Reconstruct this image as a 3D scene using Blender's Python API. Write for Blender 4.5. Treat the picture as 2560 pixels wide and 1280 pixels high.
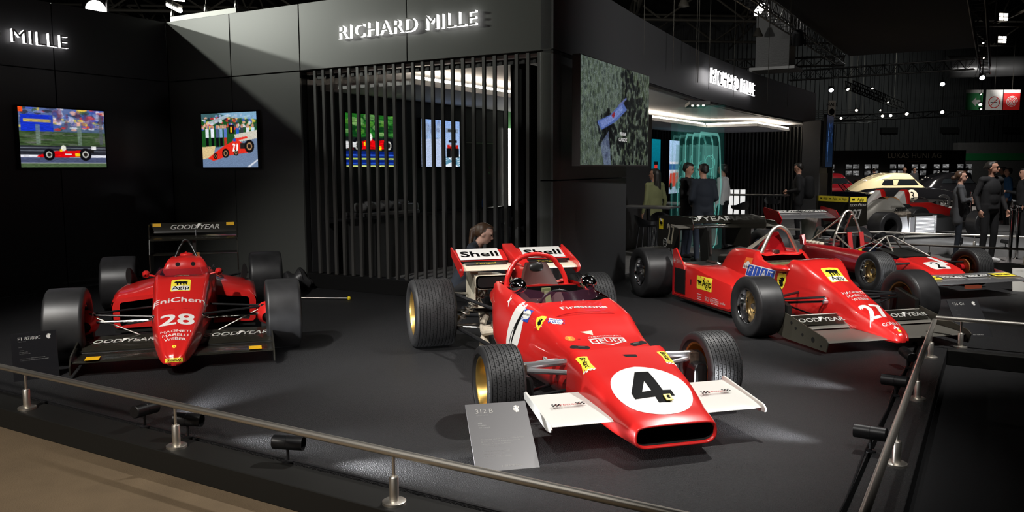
import bpy, bmesh, math, random
import numpy as np
from mathutils import Vector, Matrix
from mathutils.bvhtree import BVHTree
random.seed(7); RNG = np.random.default_rng(7)
for o in list(bpy.data.objects): bpy.data.objects.remove(o)
sc = bpy.context.scene
COL = sc.collection
PI = math.pi
R = math.radians
# ---------------------------------------------------------------- camera
CAM_F, CAM_PITCH, CAM_ROLL, CAM_H = 2052.0, .1082, -.0029, 1.672
cd = bpy.data.cameras.new('camera'); cam = bpy.data.objects.new('camera', cd); COL.objects.link(cam)
cd.sensor_width = 36; cd.lens = CAM_F / 2560 * 36; cd.clip_end = 300; cd.clip_start = .05
_f = Vector((0, math.cos(CAM_PITCH), -math.sin(CAM_PITCH))); _u = Vector((0, math.sin(CAM_PITCH), math.cos(CAM_PITCH)))
_r = Vector((1, 0, 0)); _r2 = _r * math.cos(CAM_ROLL) + _u * math.sin(CAM_ROLL); _u2 = -_r * math.sin(CAM_ROLL) + _u * math.cos(CAM_ROLL)
m3 = Matrix((_r2, _u2, -_f)).transposed()
cam.matrix_world = Matrix.Translation((0, 0, CAM_H)) @ m3.to_4x4()
sc.camera = cam
# ---------------------------------------------------------------- world, view
sc.view_settings.view_transform = 'Standard'; sc.view_settings.look = 'None'
sc.view_settings.gamma = 1; sc.view_settings.use_curve_mapping = False
sc.view_settings.exposure = 0.0
w = bpy.data.worlds.new('world'); sc.world = w; w.use_nodes = True
w.node_tree.nodes['Background'].inputs[0].default_value = (.9, .95, 1, 1)
w.node_tree.nodes['Background'].inputs[1].default_value = .010
ROT = -R(30.4)                       # the show stand is turned against the camera
E1 = Vector((math.cos(ROT), math.sin(ROT), 0)); E2 = Vector((-math.sin(ROT), math.cos(ROT), 0))
def S(u, v, z=0.0): return E1 * u + E2 * v + Vector((0, 0, z))
# ---------------------------------------------------------------- hall lamps
def spot(name, loc, target, power, ang=40, blend=.5, col=(1, .96, .9), size=.06):
    l = bpy.data.lights.new(name, 'SPOT'); l.energy = power; l.spot_size = R(ang); l.spot_blend = blend
    l.color = col; l.shadow_soft_size = size
    o = bpy.data.objects.new(name, l); COL.objects.link(o); o.location = loc
    o.rotation_euler = (Vector(target) - Vector(loc)).to_track_quat('-Z', 'Y').to_euler()
    return o
# ceiling spots over the platform (their fixtures hang outside the picture)
spot('hall_spot', (3.2, 7.8, 6.6), (.4, 5.8, .3), 1850, 40, .8, (1, .97, .93), .10)
spot('hall_spot', (-1.6, 1.2, 6.2), (.3, 5.9, .4), 1800, 40, .8, (1, .97, .93), .10)
spot('hall_spot', (2.8, 2.0, 6.4), (1.2, 5.2, .3), 850, 34, .8, (1, .97, .93), .10)
spot('hall_spot', (6.2, 5.2, 6.6), (3.4, 8.6, .4), 2100, 38, .8, (1, .97, .93), .10)
spot('hall_spot', (.2, 5.6, 6.6), (2.8, 9.4, .5), 1800, 38, .8, (1, .97, .93), .10)  # added fill for the dim flank of the right-hand car, no fixture behind it
spot('hall_spot', (7.6, 8.2, 6.6), (5.4, 12.0, .4), 3000, 40, .8, (1, .97, .93), .10)
spot('hall_spot', (-4.4, 2.6, 6.2), (-3.2, 8.3, .5), 2300, 40, .8, (1, .97, .93), .10)
# lamps outside the stand wall that rake across the facade
spot('facade_spot', S(-13.0, 4.2, 5.12), S(-9.0, 8.4, 3.2), 700, 80, .6, (.97, 1, .90), .06)
spot('facade_spot', S(-15.6, 3.6, 5.15), S(-8.5, 8.4, 3.4), 1800, 60, .6, (.97, 1, .90), .06)
# aisle and far booth
spot('aisle_spot', (-5.2, -2.6, 7.5), (-3.9, 3.0, -.14), 4200, 50, 1.0, (1, .93, .84), .5)
spot('hall_spot', (8.0, 13.0, 7.5), (9.0, 18.5, .4), 2600, 60, .6, (1, .97, .95), .12)
spot('booth_spot', (17.0, 31.0, 6.0), (16.6, 35.0, .3), 3600, 62, .7, (1, .94, .86), .12)
spot('booth_spot', (20.0, 33.0, 6.0), (19.0, 37.5, .3), 1800, 60, .7, (1, .94, .86), .12)
spot('duct_spot', (27.5, 44.0, 5.0), (27.5, 48.0, 7.4), 300, 60, .8, (1, .98, .95), .1)
spot('hall_spot', (24, 50, 9.0), (24, 62, 3.0), 1500, 110, .9, (.95, 1, .95), .3)
spot('roof_fill', (-9, 17, 5.2), (-9, 24, 9), 2600, 120, .9, (1, .98, .92), .2)  # unseen upward fill, added to bring out the roof girders
spot('roof_fill', (1.5, 19, 4.6), (2, 28, 9.5), 2200, 100, .9, (1, .98, .92), .2)  # second added upward fill for the girders, no lamp hangs here
spot('banner_fill', (25.5, 40, 3.6), (27.0, 46, 5.2), 420, 34, .8, (1, .97, .92), .1)  # added fill that brightens the banners from below, not a hall fixture
spot('hall_spot', (-4.2, 4.6, 6.4), (-.2, 7.4, .4), 2200, 34, .8, (1, .97, .93), .10)  # added fill from the left to lift the dark engine bay
spot('hall_spot', (6.5, 3.5, 7.0), (2.6, 13.0, 2.6), 2600, 40, 1.0, (1, .98, .96), .3)  # added soft fill for the unlit corner pier and curved fascia

# ---------------------------------------------------------------- materials
MT = {}
def mat(name, col=(.5, .5, .5), rough=.5, metal=0.0, emit=0, ecol=None, coat=0, bump=0, bscale=60, var=0, vscale=6, trans=0, alpha=1, spec=.5, ior=1.45):
    m = bpy.data.materials.new(name); m.use_nodes = True; nt = m.node_tree; b = nt.nodes['Principled BSDF']
    b.inputs['Base Color'].default_value = (*col, 1); b.inputs['Roughness'].default_value = rough; b.inputs['Metallic'].default_value = metal
    b.inputs['Specular IOR Level'].default_value = spec; b.inputs['IOR'].default_value = ior
    if coat: b.inputs['Coat Weight'].default_value = coat; b.inputs['Coat Roughness'].default_value = .04
    if emit: b.inputs['Emission Color'].default_value = (*(ecol or col), 1); b.inputs['Emission Strength'].default_value = emit
    if trans: b.inputs['Transmission Weight'].default_value = trans
    if alpha < 1: b.inputs['Alpha'].default_value = alpha
    L = nt.links.new
    if bump or var:
        tc = nt.nodes.new('ShaderNodeTexCoord')
    if bump:
        n = nt.nodes.new('ShaderNodeTexNoise'); n.inputs['Scale'].default_value = bscale; n.inputs['Detail'].default_value = 3
        bp = nt.nodes.new('ShaderNodeBump'); bp.inputs['Strength'].default_value = bump; bp.inputs['Distance'].default_value = .01
        L(tc.outputs['Object'], n.inputs['Vector']); L(n.outputs['Fac'], bp.inputs['Height']); L(bp.outputs[0], b.inputs['Normal'])
    if var:
        n2 = nt.nodes.new('ShaderNodeTexNoise'); n2.inputs['Scale'].default_value = vscale; n2.inputs['Detail'].default_value = 4
        L(tc.outputs['Object'], n2.inputs['Vector'])
        cr = nt.nodes.new('ShaderNodeValToRGB'); L(n2.outputs['Fac'], cr.inputs[0])
        cr.color_ramp.elements[0].position = .3; cr.color_ramp.elements[1].position = .7
        cr.color_ramp.elements[0].color = (*[c * (1 - var) for c in col], 1); cr.color_ramp.elements[1].color = (*[min(1, c * (1 + var)) for c in col], 1)
        L(cr.outputs[0], b.inputs['Base Color'])
    MT[name] = m; return m
RED = (.58, .017, .015)
mat('race_red', RED, .28, coat=.7, spec=.5)
mat('dark_red', (.36, .008, .012), .25, coat=.7)
mat('maroon', (.16, .006, .010), .12, coat=1)
mat('navy', (.012, .016, .05), .12, coat=1)
mat('cream_paint', (.72, .60, .36), .15, coat=1)
mat('car_black', (.006, .006, .007), .1, coat=1)
mat('white_paint', (.60, .59, .55), .35)
mat('bone', (.60, .55, .43), .35)
mat('decal_white', (.68, .67, .64), .4)
mat('decal_black', (.006, .006, .006), .6, spec=.05)
mat('decal_yellow', (.80, .62, .02), .4)
mat('badge_yellow', (.85, .70, .05), .4)
mat('amber', (.72, .40, .01), .4)
mat('decal_blue', (.015, .06, .35), .4)
mat('decal_red', (.62, .02, .02), .4)
mat('decal_orange', (.75, .16, .03), .4)
mat('decal_green', (.03, .25, .08), .5)
mat('carbon', (.012, .012, .011), .32, spec=.5)
mat('wing_black', (.014, .013, .010), .22, coat=.3)
mat('bronze_wing', (.20, .19, .165), .38, metal=.5)
mat('rubber', (.024, .024, .025), .5, bump=.05, bscale=90)
mat('slick', (.018, .018, .019), .42, var=.25, vscale=9)
mat('groove', (.003, .003, .003), .9)
mat('gold', (.55, .36, .10), .34, metal=.85)
mat('gold_dark', (.30, .20, .07), .4, metal=.8)
mat('chrome', (.75, .75, .76), .08, metal=1)
mat('alu', (.52, .51, .49), .28, metal=1, var=.15, vscale=12)
mat('alu_bright', (.80, .80, .82), .22, metal=.9)
mat('steel', (.78, .74, .67), .40, metal=1)
mat('dark_metal', (.05, .05, .05), .35, metal=.8)
mat('black_tube', (.012, .012, .013), .3)
mat('engine', (.16, .13, .10), .45, metal=.7, var=.5, vscale=20)
mat('exhaust', (.62, .54, .43), .5, metal=.2, var=.12, vscale=15)
mat('copper', (.45, .20, .07), .4, metal=.7)
mat('glass_dark', (.03, .035, .04), .05, alpha=.45, coat=1)
mat('windscreen', (.05, .015, .03), .08, alpha=.35)
mat('window', (.01, .012, .014), .05, coat=1)
mat('leather', (.055, .014, .011), .5)
mat('wood', (.30, .17, .07), .5, var=.2, vscale=10)
mat('blue_cloth', (.02, .045, .12), .8)
mat('red_cloth', (.45, .02, .02), .7)
mat('carpet_stage', (.0085, .0085, .0095), .55, bump=1.0, bscale=120, var=.45, vscale=70, spec=.5)
mat('carpet_brown', (.165, .118, .070), .95, bump=.35, bscale=140, var=.10, vscale=4)
mat('carpet_black', (.006, .006, .007), .9, bump=.3, bscale=140)
mat('skirt_black', (.007, .007, .006), .6)
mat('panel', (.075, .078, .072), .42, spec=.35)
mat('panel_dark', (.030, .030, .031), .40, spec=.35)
mat('panel_lit', (.055, .056, .058), .42, spec=.35)  # panel_dark made lighter: hall light on pier and fascia put into the colour
mat('plate_olive', (.050, .047, .036), .4)
mat('panel_black', (.006, .006, .006), .5, spec=.3)
mat('gap', (.001, .001, .001), .9)
mat('slat', (.050, .048, .045), .5)
mat('slat_dark', (.016, .016, .017), .5)
mat('white_panel', (.75, .75, .72), .6)
mat('ceil_white', (.62, .63, .64), .7)
mat('green_wall', (.09, .24, .10), .7)
mat('counter_grey', (.055, .055, .056), .5)
mat('counter_top', (.010, .010, .011), .15)
mat('floor_grey', (.20, .20, .20), .5, var=.1)
mat('floor_hall', (.16, .15, .145), .45, var=.1)
mat('cove', (1, .93, .85), .5, emit=26, ecol=(1, .86, .70))
mat('cove_white', (1, 1, 1), .5, emit=5, ecol=(1, .98, .92))
mat('light_bar', (1, 1, 1), .5, emit=9, ecol=(1, .97, .88))
mat('led_white', (1, 1, 1), .5, emit=3.5, ecol=(1, .97, .98))
mat('letter_face', (.28, .28, .28), .5)
mat('lamp_glow', (1, 1, 1), .5, emit=60, ecol=(1, .97, .92))
mat('lamp_soft', (1, 1, 1), .5, emit=10, ecol=(1, .9, .75))
mat('lamp_cool', (1, 1, 1), .5, emit=25, ecol=(.85, .88, 1))
mat('backlit', (1, 1, 1), .5, emit=.55, ecol=(1, 1, .98))
mat('truss', (.10, .10, .10), .35, metal=.8)
mat('truss_dark', (.018, .017, .016), .5, metal=.3)
mat('hall_steel', (.050, .045, .036), .7)
mat('hall_wall', (.030, .031, .032), .7)
mat('hall_roof', (.012, .012, .012), .9)
mat('canopy', (.006, .006, .006), .9)
mat('booth_black', (.006, .006, .007), .5)
mat('sign_black', (.012, .012, .014), .25, coat=.4)
mat('sign_silver', (.26, .255, .26), .30, metal=.8)
mat('fixture', (.008, .008, .009), .4)
mat('duct', (.28, .28, .28), .35, metal=.7)
mat('teal_glass', (.10, .62, .55), .08, alpha=.045)
mat('teal_etch', (.25, .80, .72), .4, alpha=.65, emit=.16, ecol=(.15, .65, .58))
mat('teal_soft', (.20, .70, .62), .4, alpha=.26, emit=.06, ecol=(.12, .55, .50))
mat('skin', (.42, .22, .15), .5)
mat('skin_pale', (.52, .30, .22), .5)
mat('hair_dark', (.010, .008, .006), .5)
mat('hair_brown', (.055, .028, .014), .45)
mat('cloth_black', (.007, .007, .008), .85)
mat('cloth_navy', (.010, .014, .022), .85)
mat('cloth_grey', (.050, .052, .056), .85)
mat('cloth_green', (.16, .17, .075), .85)
mat('cloth_white', (.62, .62, .62), .8)
mat('denim', (.014, .020, .035), .85)
mat('cloth_blue', (.02, .09, .22), .7)
mat('shoe_white', (.6, .6, .6), .6)
mat('eye_dark', (.01, .008, .006), .2)
mat('lip', (.35, .10, .08), .5)
mat('blue_plastic', (.02, .10, .35), .3)
mat('red_plastic', (.5, .03, .02), .4)
mat('gold_foil', (.45, .30, .10), .3, metal=.8)
mat('bottle_green', (.01, .03, .012), .1)
mat('plastic_sheet', (.22, .22, .22), .25, bump=.5, bscale=14)
mat('bag', (.025, .025, .026), .4, bump=.6, bscale=18)
mat('amber_clear', (.5, .08, .03), .3, emit=.15, ecol=(.9, .2, .1))
# ---------------------------------------------------------------- mesh tools
class MB:
    def __init__(s): s.v = []; s.f = []
    def add(s, vs, fs):
        n = len(s.v); s.v += [tuple(p) for p in vs]; s.f += [tuple(i + n for i in f) for f in fs]; return s
    def box(s, c, d, rot=None):
        h = [x / 2 for x in d]; c = Vector(c)
        vs = [Vector((x * h[0], y * h[1], z * h[2])) for x in (-1, 1) for y in (-1, 1) for z in (-1, 1)]
        if rot is not None: vs = [rot @ p for p in vs]
        return s.add([c + p for p in vs], [(0, 1, 3, 2), (4, 6, 7, 5), (0, 4, 5, 1), (2, 3, 7, 6), (0, 2, 6, 4), (1, 5, 7, 3)])
    def b2(s, a, b): return s.box([(x + y) / 2 for x, y in zip(a, b)], [abs(x - y) for x, y in zip(a, b)])
    def rings(s, rs, closed=True, cap0=True, cap1=True):
        n = len(rs[0]); vs = [p for r in rs for p in r]; fs = []
        for i in range(len(rs) - 1):
            for j in range(n if closed else n - 1):
                k = (j + 1) % n; fs.append((i * n + j, i * n + k, (i + 1) * n + k, (i + 1) * n + j))
        if cap0: fs.append(tuple(range(n - 1, -1, -1)))
        if cap1: fs.append(tuple((len(rs) - 1) * n + j for j in range(n)))
        return s.add(vs, fs)
    def cyl(s, p0, p1, r0, r1=None, n=12, caps=True): return s.tube([p0, p1], [r0, r0 if r1 is None else r1], n, caps)
    def tube(s, pts, r, n=8, caps=True):
        pts = [Vector(p) for p in pts]; rs = r if isinstance(r, (list, tuple)) else [r] * len(pts); out = []; X = None
        for i, p in enumerate(pts):
            t = (pts[min(i + 1, len(pts) - 1)] - pts[max(i - 1, 0)]).normalized()
            if X is None: X = t.orthogonal().normalized()
            else:
                X = X - t * X.dot(t); X = X.normalized() if X.length > 1e-6 else t.orthogonal().normalized()
            Y = t.cross(X)
            out.append([p + (X * math.cos(a) + Y * math.sin(a)) * rs[i] for a in [2 * PI * k / n for k in range(n)]])
        return s.rings(out, True, caps, caps)
    def lathe(s, prof, o=(0, 0, 0), ax=(0, 0, 1), n=24, caps=False):
        o = Vector(o); A = Vector(ax).normalized(); X = A.orthogonal().normalized(); Y = A.cross(X)
        return s.rings([[o + A * a + (X * math.cos(t) + Y * math.sin(t)) * r for t in [2 * PI * k / n for k in range(n)]] for a, r in prof], True, caps, caps)
    def prism(s, poly, O, X, Y, t):
        O, X, Y = Vector(O), Vector(X), Vector(Y); N = X.cross(Y).normalized() * t
        a = [O + X * p[0] + Y * p[1] for p in poly]; n = len(a)
        fs = [tuple(range(n - 1, -1, -1)), tuple(range(n, 2 * n))] + [(i, (i + 1) % n, n + (i + 1) % n, n + i) for i in range(n)]
        return s.add(a + [p + N for p in a], fs)
    def ell(s, c, r, rot=None, nu=14, nv=10):
        c = Vector(c); rs = []
        for i in range(1, nv):
            ph = PI * i / nv; ring = []
            for k in range(nu):
                t = 2 * PI * k / nu; p = Vector((r[0] * math.sin(ph) * math.cos(t), r[1] * math.sin(ph) * math.sin(t), r[2] * math.cos(ph)))
                ring.append(c + (rot @ p if rot is not None else p))
            rs.append(ring)
        return s.rings(rs)
    def cap(s, a, b, ra, rb, n=12):
        a, b = Vector(a), Vector(b); d = b - a
        if d.length < 1e-6: return s.ell(a, (ra,) * 3)
        t = d.normalized(); pts = []; rs = []
        for k in range(1, 5): q = PI / 2 * k / 4; pts.append(a - t * ra * math.cos(q)); rs.append(ra * math.sin(q))
        for k in range(0, 4): q = PI / 2 * k / 4; pts.append(b + t * rb * math.sin(q)); rs.append(rb * math.cos(q))
        return s.tube(pts, rs, n)
    def wing(s, prof, y0, y1, y0b=None):
        """prof: closed (x,z) outline swept along y"""
        return s.rings([[(p[0], y, p[1]) for p in prof] for y in (y0, y1)])
def ob(name, mb, m, parent=None, smooth=False, loc=None, rz=None, bevel=0, ang=40):
    me = bpy.data.meshes.new(name)
    v, f = (mb.v, mb.f) if isinstance(mb, MB) else mb
    me.from_pydata([tuple(p) for p in v], [], [tuple(q) for q in f]); me.update()
    bm = bmesh.new(); bm.from_mesh(me); bmesh.ops.recalc_face_normals(bm, faces=bm.faces); bm.to_mesh(me); bm.free()
    if m: me.materials.append(MT[m] if isinstance(m, str) else m)
    if smooth:
        for p in me.polygons: p.use_smooth = True
        if ang < 180:
            try: me.set_sharp_from_angle(angle=R(ang))
            except Exception: pass
    o = bpy.data.objects.new(name, me); COL.objects.link(o)
    if parent: o.parent = parent
    if loc is not None: o.location = loc
    if rz is not None: o.rotation_euler = (0, 0, rz)
    if bevel:
        b = o.modifiers.new('bevel', 'BEVEL'); b.width = bevel; b.segments = 2; b.limit_method = 'ANGLE'
    return o
def tag(o, label, cat, group=None, kind=None):
    if label: o['label'] = label
    if cat: o['category'] = cat
    if group: o['group'] = group
    if kind: o['kind'] = kind
    return o
def thing(name, label, cat, loc=(0, 0, 0), rz=0, group=None):
    o = bpy.data.objects.new(name, None); COL.objects.link(o); o.empty_display_size = .2
    o.location = loc; o.rotation_euler = (0, 0, rz); return tag(o, label, cat, group)
def struct(name, mb, m, label=None, rz=ROT, **k):
    o = ob(name, mb, m, rz=rz, **k); o['kind'] = 'structure'
    if label: o['label'] = label
    return o
def copytree(o, parent=None):
    c = o.copy(); COL.objects.link(c)
    if parent: c.parent = parent
    for ch in list(o.children): copytree(ch, c)
    return c
def cat_rom(pts, n):
    """resample control points by Catmull-Rom, n samples"""
    P = np.asarray(pts, float); m = len(P); out = []
    for t in np.linspace(0, m - 1, n):
        i = min(int(t), m - 2); u = t - i
        p0 = P[max(i - 1, 0)]; p1 = P[i]; p2 = P[i + 1]; p3 = P[min(i + 2, m - 1)]
        out.append(.5 * ((2 * p1) + (-p0 + p2) * u + (2 * p0 - 5 * p1 + 4 * p2 - p3) * u * u + (-p0 + 3 * p1 - 3 * p2 + p3) * u ** 3))
    return np.array(out)
def pinterp(xs, Y, x):
    """monotone cubic (PCHIP) interpolation of rows Y over descending or ascending xs"""
    xs = np.asarray(xs, float); Y = np.asarray(Y, float)
    if xs[0] > xs[-1]: xs = xs[::-1]; Y = Y[::-1]
    h = np.diff(xs); d = np.diff(Y, axis=0) / h[:, None]
    m = np.zeros_like(Y); m[0] = d[0]; m[-1] = d[-1]
    for i in range(1, len(xs) - 1):
        s = d[i - 1] * d[i] > 0; w1 = 2 * h[i] + h[i - 1]; w2 = h[i] + 2 * h[i - 1]
        with np.errstate(divide='ignore', invalid='ignore'):
            m[i] = np.where(s, (w1 + w2) / (w1 / d[i - 1] + w2 / d[i]), 0)
    out = []
    for q in x:
        i = int(np.clip(np.searchsorted(xs, q) - 1, 0, len(xs) - 2)); t = (q - xs[i]) / h[i]
        out.append((2 * t**3 - 3 * t**2 + 1) * Y[i] + (t**3 - 2 * t**2 + t) * h[i] * m[i] + (-2 * t**3 + 3 * t**2) * Y[i + 1] + (t**3 - t**2) * h[i] * m[i + 1])
    return np.array(out)
def body(name, st, m, parent, nx=60, npr=22, hole=None, shear=None, smooth=True, caps=(True, True), round_=True, ang=50):
    """lofted hull. st: [(x, [(y,z)...])] half outline from bottom centre round to top centre.
    hole: (x0,x1,j0) drops the top faces from outline step j0 on. shear: [(x, dx/dz, z0)] rows"""
    xs = [s[0] for s in st]; k = len(st[0][1])
    Y = np.array([np.array(s[1]).ravel() for s in st])
    X = np.linspace(xs[0], xs[-1], nx); X = np.unique(np.concatenate([X, xs]))
    if hole: X = np.unique(np.concatenate([X, [hole[0], hole[1]]]))
    rows = pinterp(xs, Y, X).reshape(len(X), k, 2); rings = []
    sh = pinterp([q[0] for q in shear], [[q[1], q[2]] for q in shear], X) if shear else None
    for i, r in enumerate(rows):
        h = cat_rom(r, npr) if round_ else r
        h[:, 0] = np.maximum(h[:, 0], 0); h[0, 0] = 0; h[-1, 0] = 0
        full = [(y, z) for y, z in h] + [(-y, z) for y, z in h[-2:0:-1]]
        rings.append([(X[i] + (sh[i][0] * (z - sh[i][1]) if shear else 0), y, z) for y, z in full])
    n = len(rings[0]); nh = len(rows[0]) if not round_ else npr; vs = [p for r in rings for p in r]; fs = []
    for i in range(len(rings) - 1):
        for j in range(n):
            q = (j + 1) % n
            if hole and hole[0] - 1e-6 <= X[i] and X[i + 1] <= hole[1] + 1e-6:
                jj = min(j, q if q else n) if j < nh - 1 else n - 1 - j
                if (j if j < nh - 1 else n - 1 - j) >= hole[2]: continue
            fs.append((i * n + j, i * n + q, (i + 1) * n + q, (i + 1) * n + j))
    if caps[0]: fs.append(tuple(range(n - 1, -1, -1)))
    if caps[1]: fs.append(tuple((len(rings) - 1) * n + j for j in range(n)))
    o = ob(name, (vs, fs), m, parent, smooth, ang=ang)
    o_bvh = BVHTree.FromPolygons([Vector(p) for p in vs], fs)
    return o, o_bvh
# ---------------------------------------------------------------- lettering and decals
_tc = {}
def text2d(s, size=1.0, bold=.0, shear=0, sx=1.0, align='CENTER', sub=0, space=1.0):
    key = (s, shear, space)
    if key not in _tc:
        c = bpy.data.curves.new('t', 'FONT'); c.body = s; c.size = 1; c.shear = shear; c.resolution_u = 3
        c.space_character = space
        o = bpy.data.objects.new('t', c); COL.objects.link(o)
        dg = bpy.context.evaluated_depsgraph_get(); me = bpy.data.meshes.new_from_object(o.evaluated_get(dg))
        bpy.data.objects.remove(o); bpy.data.curves.remove(c)
        bm = bmesh.new(); bm.from_mesh(me); bmesh.ops.triangulate(bm, faces=bm.faces)
        v = np.array([(p.co.x, p.co.y) for p in bm.verts]); bm.verts.index_update()
        f = [tuple(q.index for q in p.verts) for p in bm.faces]; bm.free(); bpy.data.meshes.remove(me)
        _tc[key] = (v, f)
    v, f = _tc[key]; v = v.copy()
    if len(v) == 0: return v.reshape(0, 2), []
    v[:, 0] -= v[:, 0].min(); v[:, 1] -= v[:, 1].min(); h = v[:, 1].max()
    v *= size / h; v[:, 0] *= sx
    v[:, 1] -= size / 2
    if align == 'CENTER': v[:, 0] -= v[:, 0].max() / 2
    if bold:
        d = bold * size * .6; n = len(v); V = np.concatenate([v + np.array(q) * d for q in ((-1, -.5), (1, -.5), (-1, .5), (1, .5))]); f = [tuple(i + n * k for i in q) for k in range(4) for q in f]; v = V
    return v, f
def refine(v, f, L):
    bm = bmesh.new(); vs = [bm.verts.new((p[0], p[1], 0)) for p in v]
    for q in f:
        try: bm.faces.new([vs[i] for i in q])
        except ValueError: pass
    bmesh.ops.triangulate(bm, faces=bm.faces)
    for _ in range(6):
        e = [x for x in bm.edges if x.calc_length() > L]
        if not e: break
        bmesh.ops.subdivide_edges(bm, edges=e, cuts=1); bmesh.ops.triangulate(bm, faces=[q for q in bm.faces if len(q.verts) > 3])
    bm.verts.index_update(); V = np.array([(p.co.x, p.co.y) for p in bm.verts]); F = [tuple(q.index for q in p.verts) for p in bm.faces]; bm.free()
    return V, F
def decal(name, shp, m, parent, bvh, O, X, Y, off=.002, L=.05, reach=.6, sink=.45):
    """lay a flat shape (v,f) on a hull: O centre, X right, Y up; projected along -(XxY)"""
    v, f = refine(*shp, L); O, X, Y = Vector(O), Vector(X).normalized(), Vector(Y).normalized(); N = X.cross(Y).normalized()
    Y = N.cross(X); P = []; ok = []
    for a, b in v:
        p = O + X * float(a) + Y * float(b)
        h = bvh.ray_cast(p + N * reach, -N, reach + sink) if bvh else (p, N, 0, 0)
        ok.append(h[0] is not None); P.append((h[0] + (h[1] if h[1].dot(N) > 0 else -h[1]) * off) if h[0] is not None else p)
    fs = [q for q in f if all(ok[i] for i in q)]
    if not fs: return None
    used = sorted({i for q in fs for i in q}); ix = {i: k for k, i in enumerate(used)}
    return ob(name, ([P[i] for i in used], [tuple(ix[i] for i in q) for q in fs]), m, parent)
def rect(w, h): return [(-w / 2, -h / 2), (w / 2, -h / 2), (w / 2, h / 2), (-w / 2, h / 2)], [(0, 1, 2, 3)]
def rrect(w, h, r, n=5):
    p = []
    for cx, cy, a in ((w/2-r, -h/2+r, -90), (w/2-r, h/2-r, 0), (-w/2+r, h/2-r, 90), (-w/2+r, -h/2+r, 180)):
        p += [(cx + r * math.cos(R(a + 90 * k / n)), cy + r * math.sin(R(a + 90 * k / n))) for k in range(n + 1)]
    return p, [tuple(range(len(p)))]
def disc(rx, ry, n=40):
    p = [(0, 0)]; f = []
    for k in (.33, .66, 1): p += [(rx * k * math.cos(2 * PI * i / n), ry * k * math.sin(2 * PI * i / n)) for i in range(n)]
    f += [(0, 1 + i, 1 + (i + 1) % n) for i in range(n)]
    for s in (0, 1): f += [(1 + s * n + i, 1 + (s + 1) * n + i, 1 + (s + 1) * n + (i + 1) % n, 1 + s * n + (i + 1) % n) for i in range(n)]
    return p, f
def poly(p): return list(p), [tuple(range(len(p)))]
def xf(shp, s=1, dx=0, dy=0, rot=0, sx=1):
    c, q = math.cos(R(rot)), math.sin(R(rot)); v, f = shp
    return [((a * s * sx * c - b * s * q) + dx, (a * s * sx * q + b * s * c) + dy) for a, b in v], f
def merge(*sh):
    V = []; F = []
    for v, f in sh:
        n = len(V); V += [tuple(p) for p in v]; F += [tuple(i + n for i in q) for q in f]
    return V, F
HORSE = [(-.10, -.5), (.02, -.47), (.0, -.36), (.08, -.22), (.2, -.30), (.14, -.45), (.26, -.42), (.32, -.24), (.22, -.08), (.26, .05), (.38, .16), (.42, .34), (.36, .36), (.30, .2), (.16, .14),
         (.08, .24), (.10, .38), (-.02, .5), (-.08, .42), (-.24, .36), (-.26, .28), (-.12, .26), (-.14, .14), (-.30, .20), (-.40, .08), (-.34, .04), (-.26, .10), (-.16, .02), (-.32, -.04), (-.34, -.16), (-.26, -.14), (-.22, -.08), (-.06, -.06), (-.06, -.22), (-.12, -.38)]
DOG = [(-.5, .12), (-.36, .30), (-.22, .22), (-.1, .26), (.1, .2), (.3, .26), (.46, .2), (.5, .05), (.42, .1), (.4, -.05), (.46, -.25), (.36, -.25), (.32, -.06), (.24, -.06), (.26, -.28), (.16, -.28), (.14, -.06), (.02, -.04), (.04, -.28), (-.06, -.28), (-.08, -.04), (-.2, -.02), (-.18, -.28), (-.28, -.28), (-.3, .02), (-.4, .06)]
WINGFOOT = [(-.5, -.55), (-.32, -.5), (-.12, -.2), (.15, -.05), (.05, .05), (.3, .12), (.2, .22), (.55, .34), (.35, .44), (.8, .55), (-.1, .55), (-.3, .3), (-.25, 0)]
def goodyear(h, sx=1.0, shear=.25):
    a = text2d('GOOD', h, .045, shear, sx * 1.12); b = text2d('YEAR', h, .045, shear, sx * 1.12)
    wa = np.ptp(a[0][:, 0]); wb = np.ptp(b[0][:, 0]); g = h * .62 * sx
    return merge(xf(a, 1, -wa / 2 - g / 2 + (wa - wb) / 2), xf(poly(WINGFOOT), h * 1.15, (wa - wb) / 2, .1 * h, 0, sx * .75), xf(b, 1, wb / 2 + g / 2 + (wa - wb) / 2))

# ================================================================ the setting
FA = 8.41           # facade plane (v)
LW = -11.05         # left wall plane (u)
struct('floor_brown_carpet', MB().b2((-30, -12, -.20), (-.30, 3.6, -.14)), 'carpet_brown', 'brown carpet of the aisle in front of the stand')
struct('floor_black_carpet', MB().b2((-.30, -12, -.20), (14, 8.6, -.139)), 'carpet_black', 'black carpet of the side aisle')
struct('floor_hall', MB().b2((-60, 8.5, -.22), (60, 90, -.142)), 'floor_hall', 'grey hall floor')
pf = struct('platform', MB().b2((LW, 3.27, -.13), (-.56, 8.6, 0)).b2((LW, 8.6, -.13), (9, 16.42, 0)).b2((-.60, 8.44, -.13), (9, 8.60, 0)), 'carpet_stage', 'low black carpeted platform the cars stand on')
struct('trim_1', MB().b2((LW - 2, 3.02, -.14), (-.30, 3.25, 0)), 'skirt_black', 'black kerb along the front of the platform', bevel=.006)
struct('trim_2', MB().b2((-.54, 3.252, -.14), (-.30, 8.42, 0)), 'carpet_stage', 'black kerb along the side of the platform', bevel=.006)
struct('trim_3', MB().b2((-.30, 8.34, -.14), (9, 8.44, 0)), 'skirt_black', 'black kerb at the notch of the platform', bevel=.006)
struct('platform_rear', MB().b2((-30, 19.0, -.14), (12, 27, 0.0)).b2((-30, 18.97, -.14), (12, 19.0, -.0)), 'floor_grey', 'grey platform of the next display')
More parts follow.
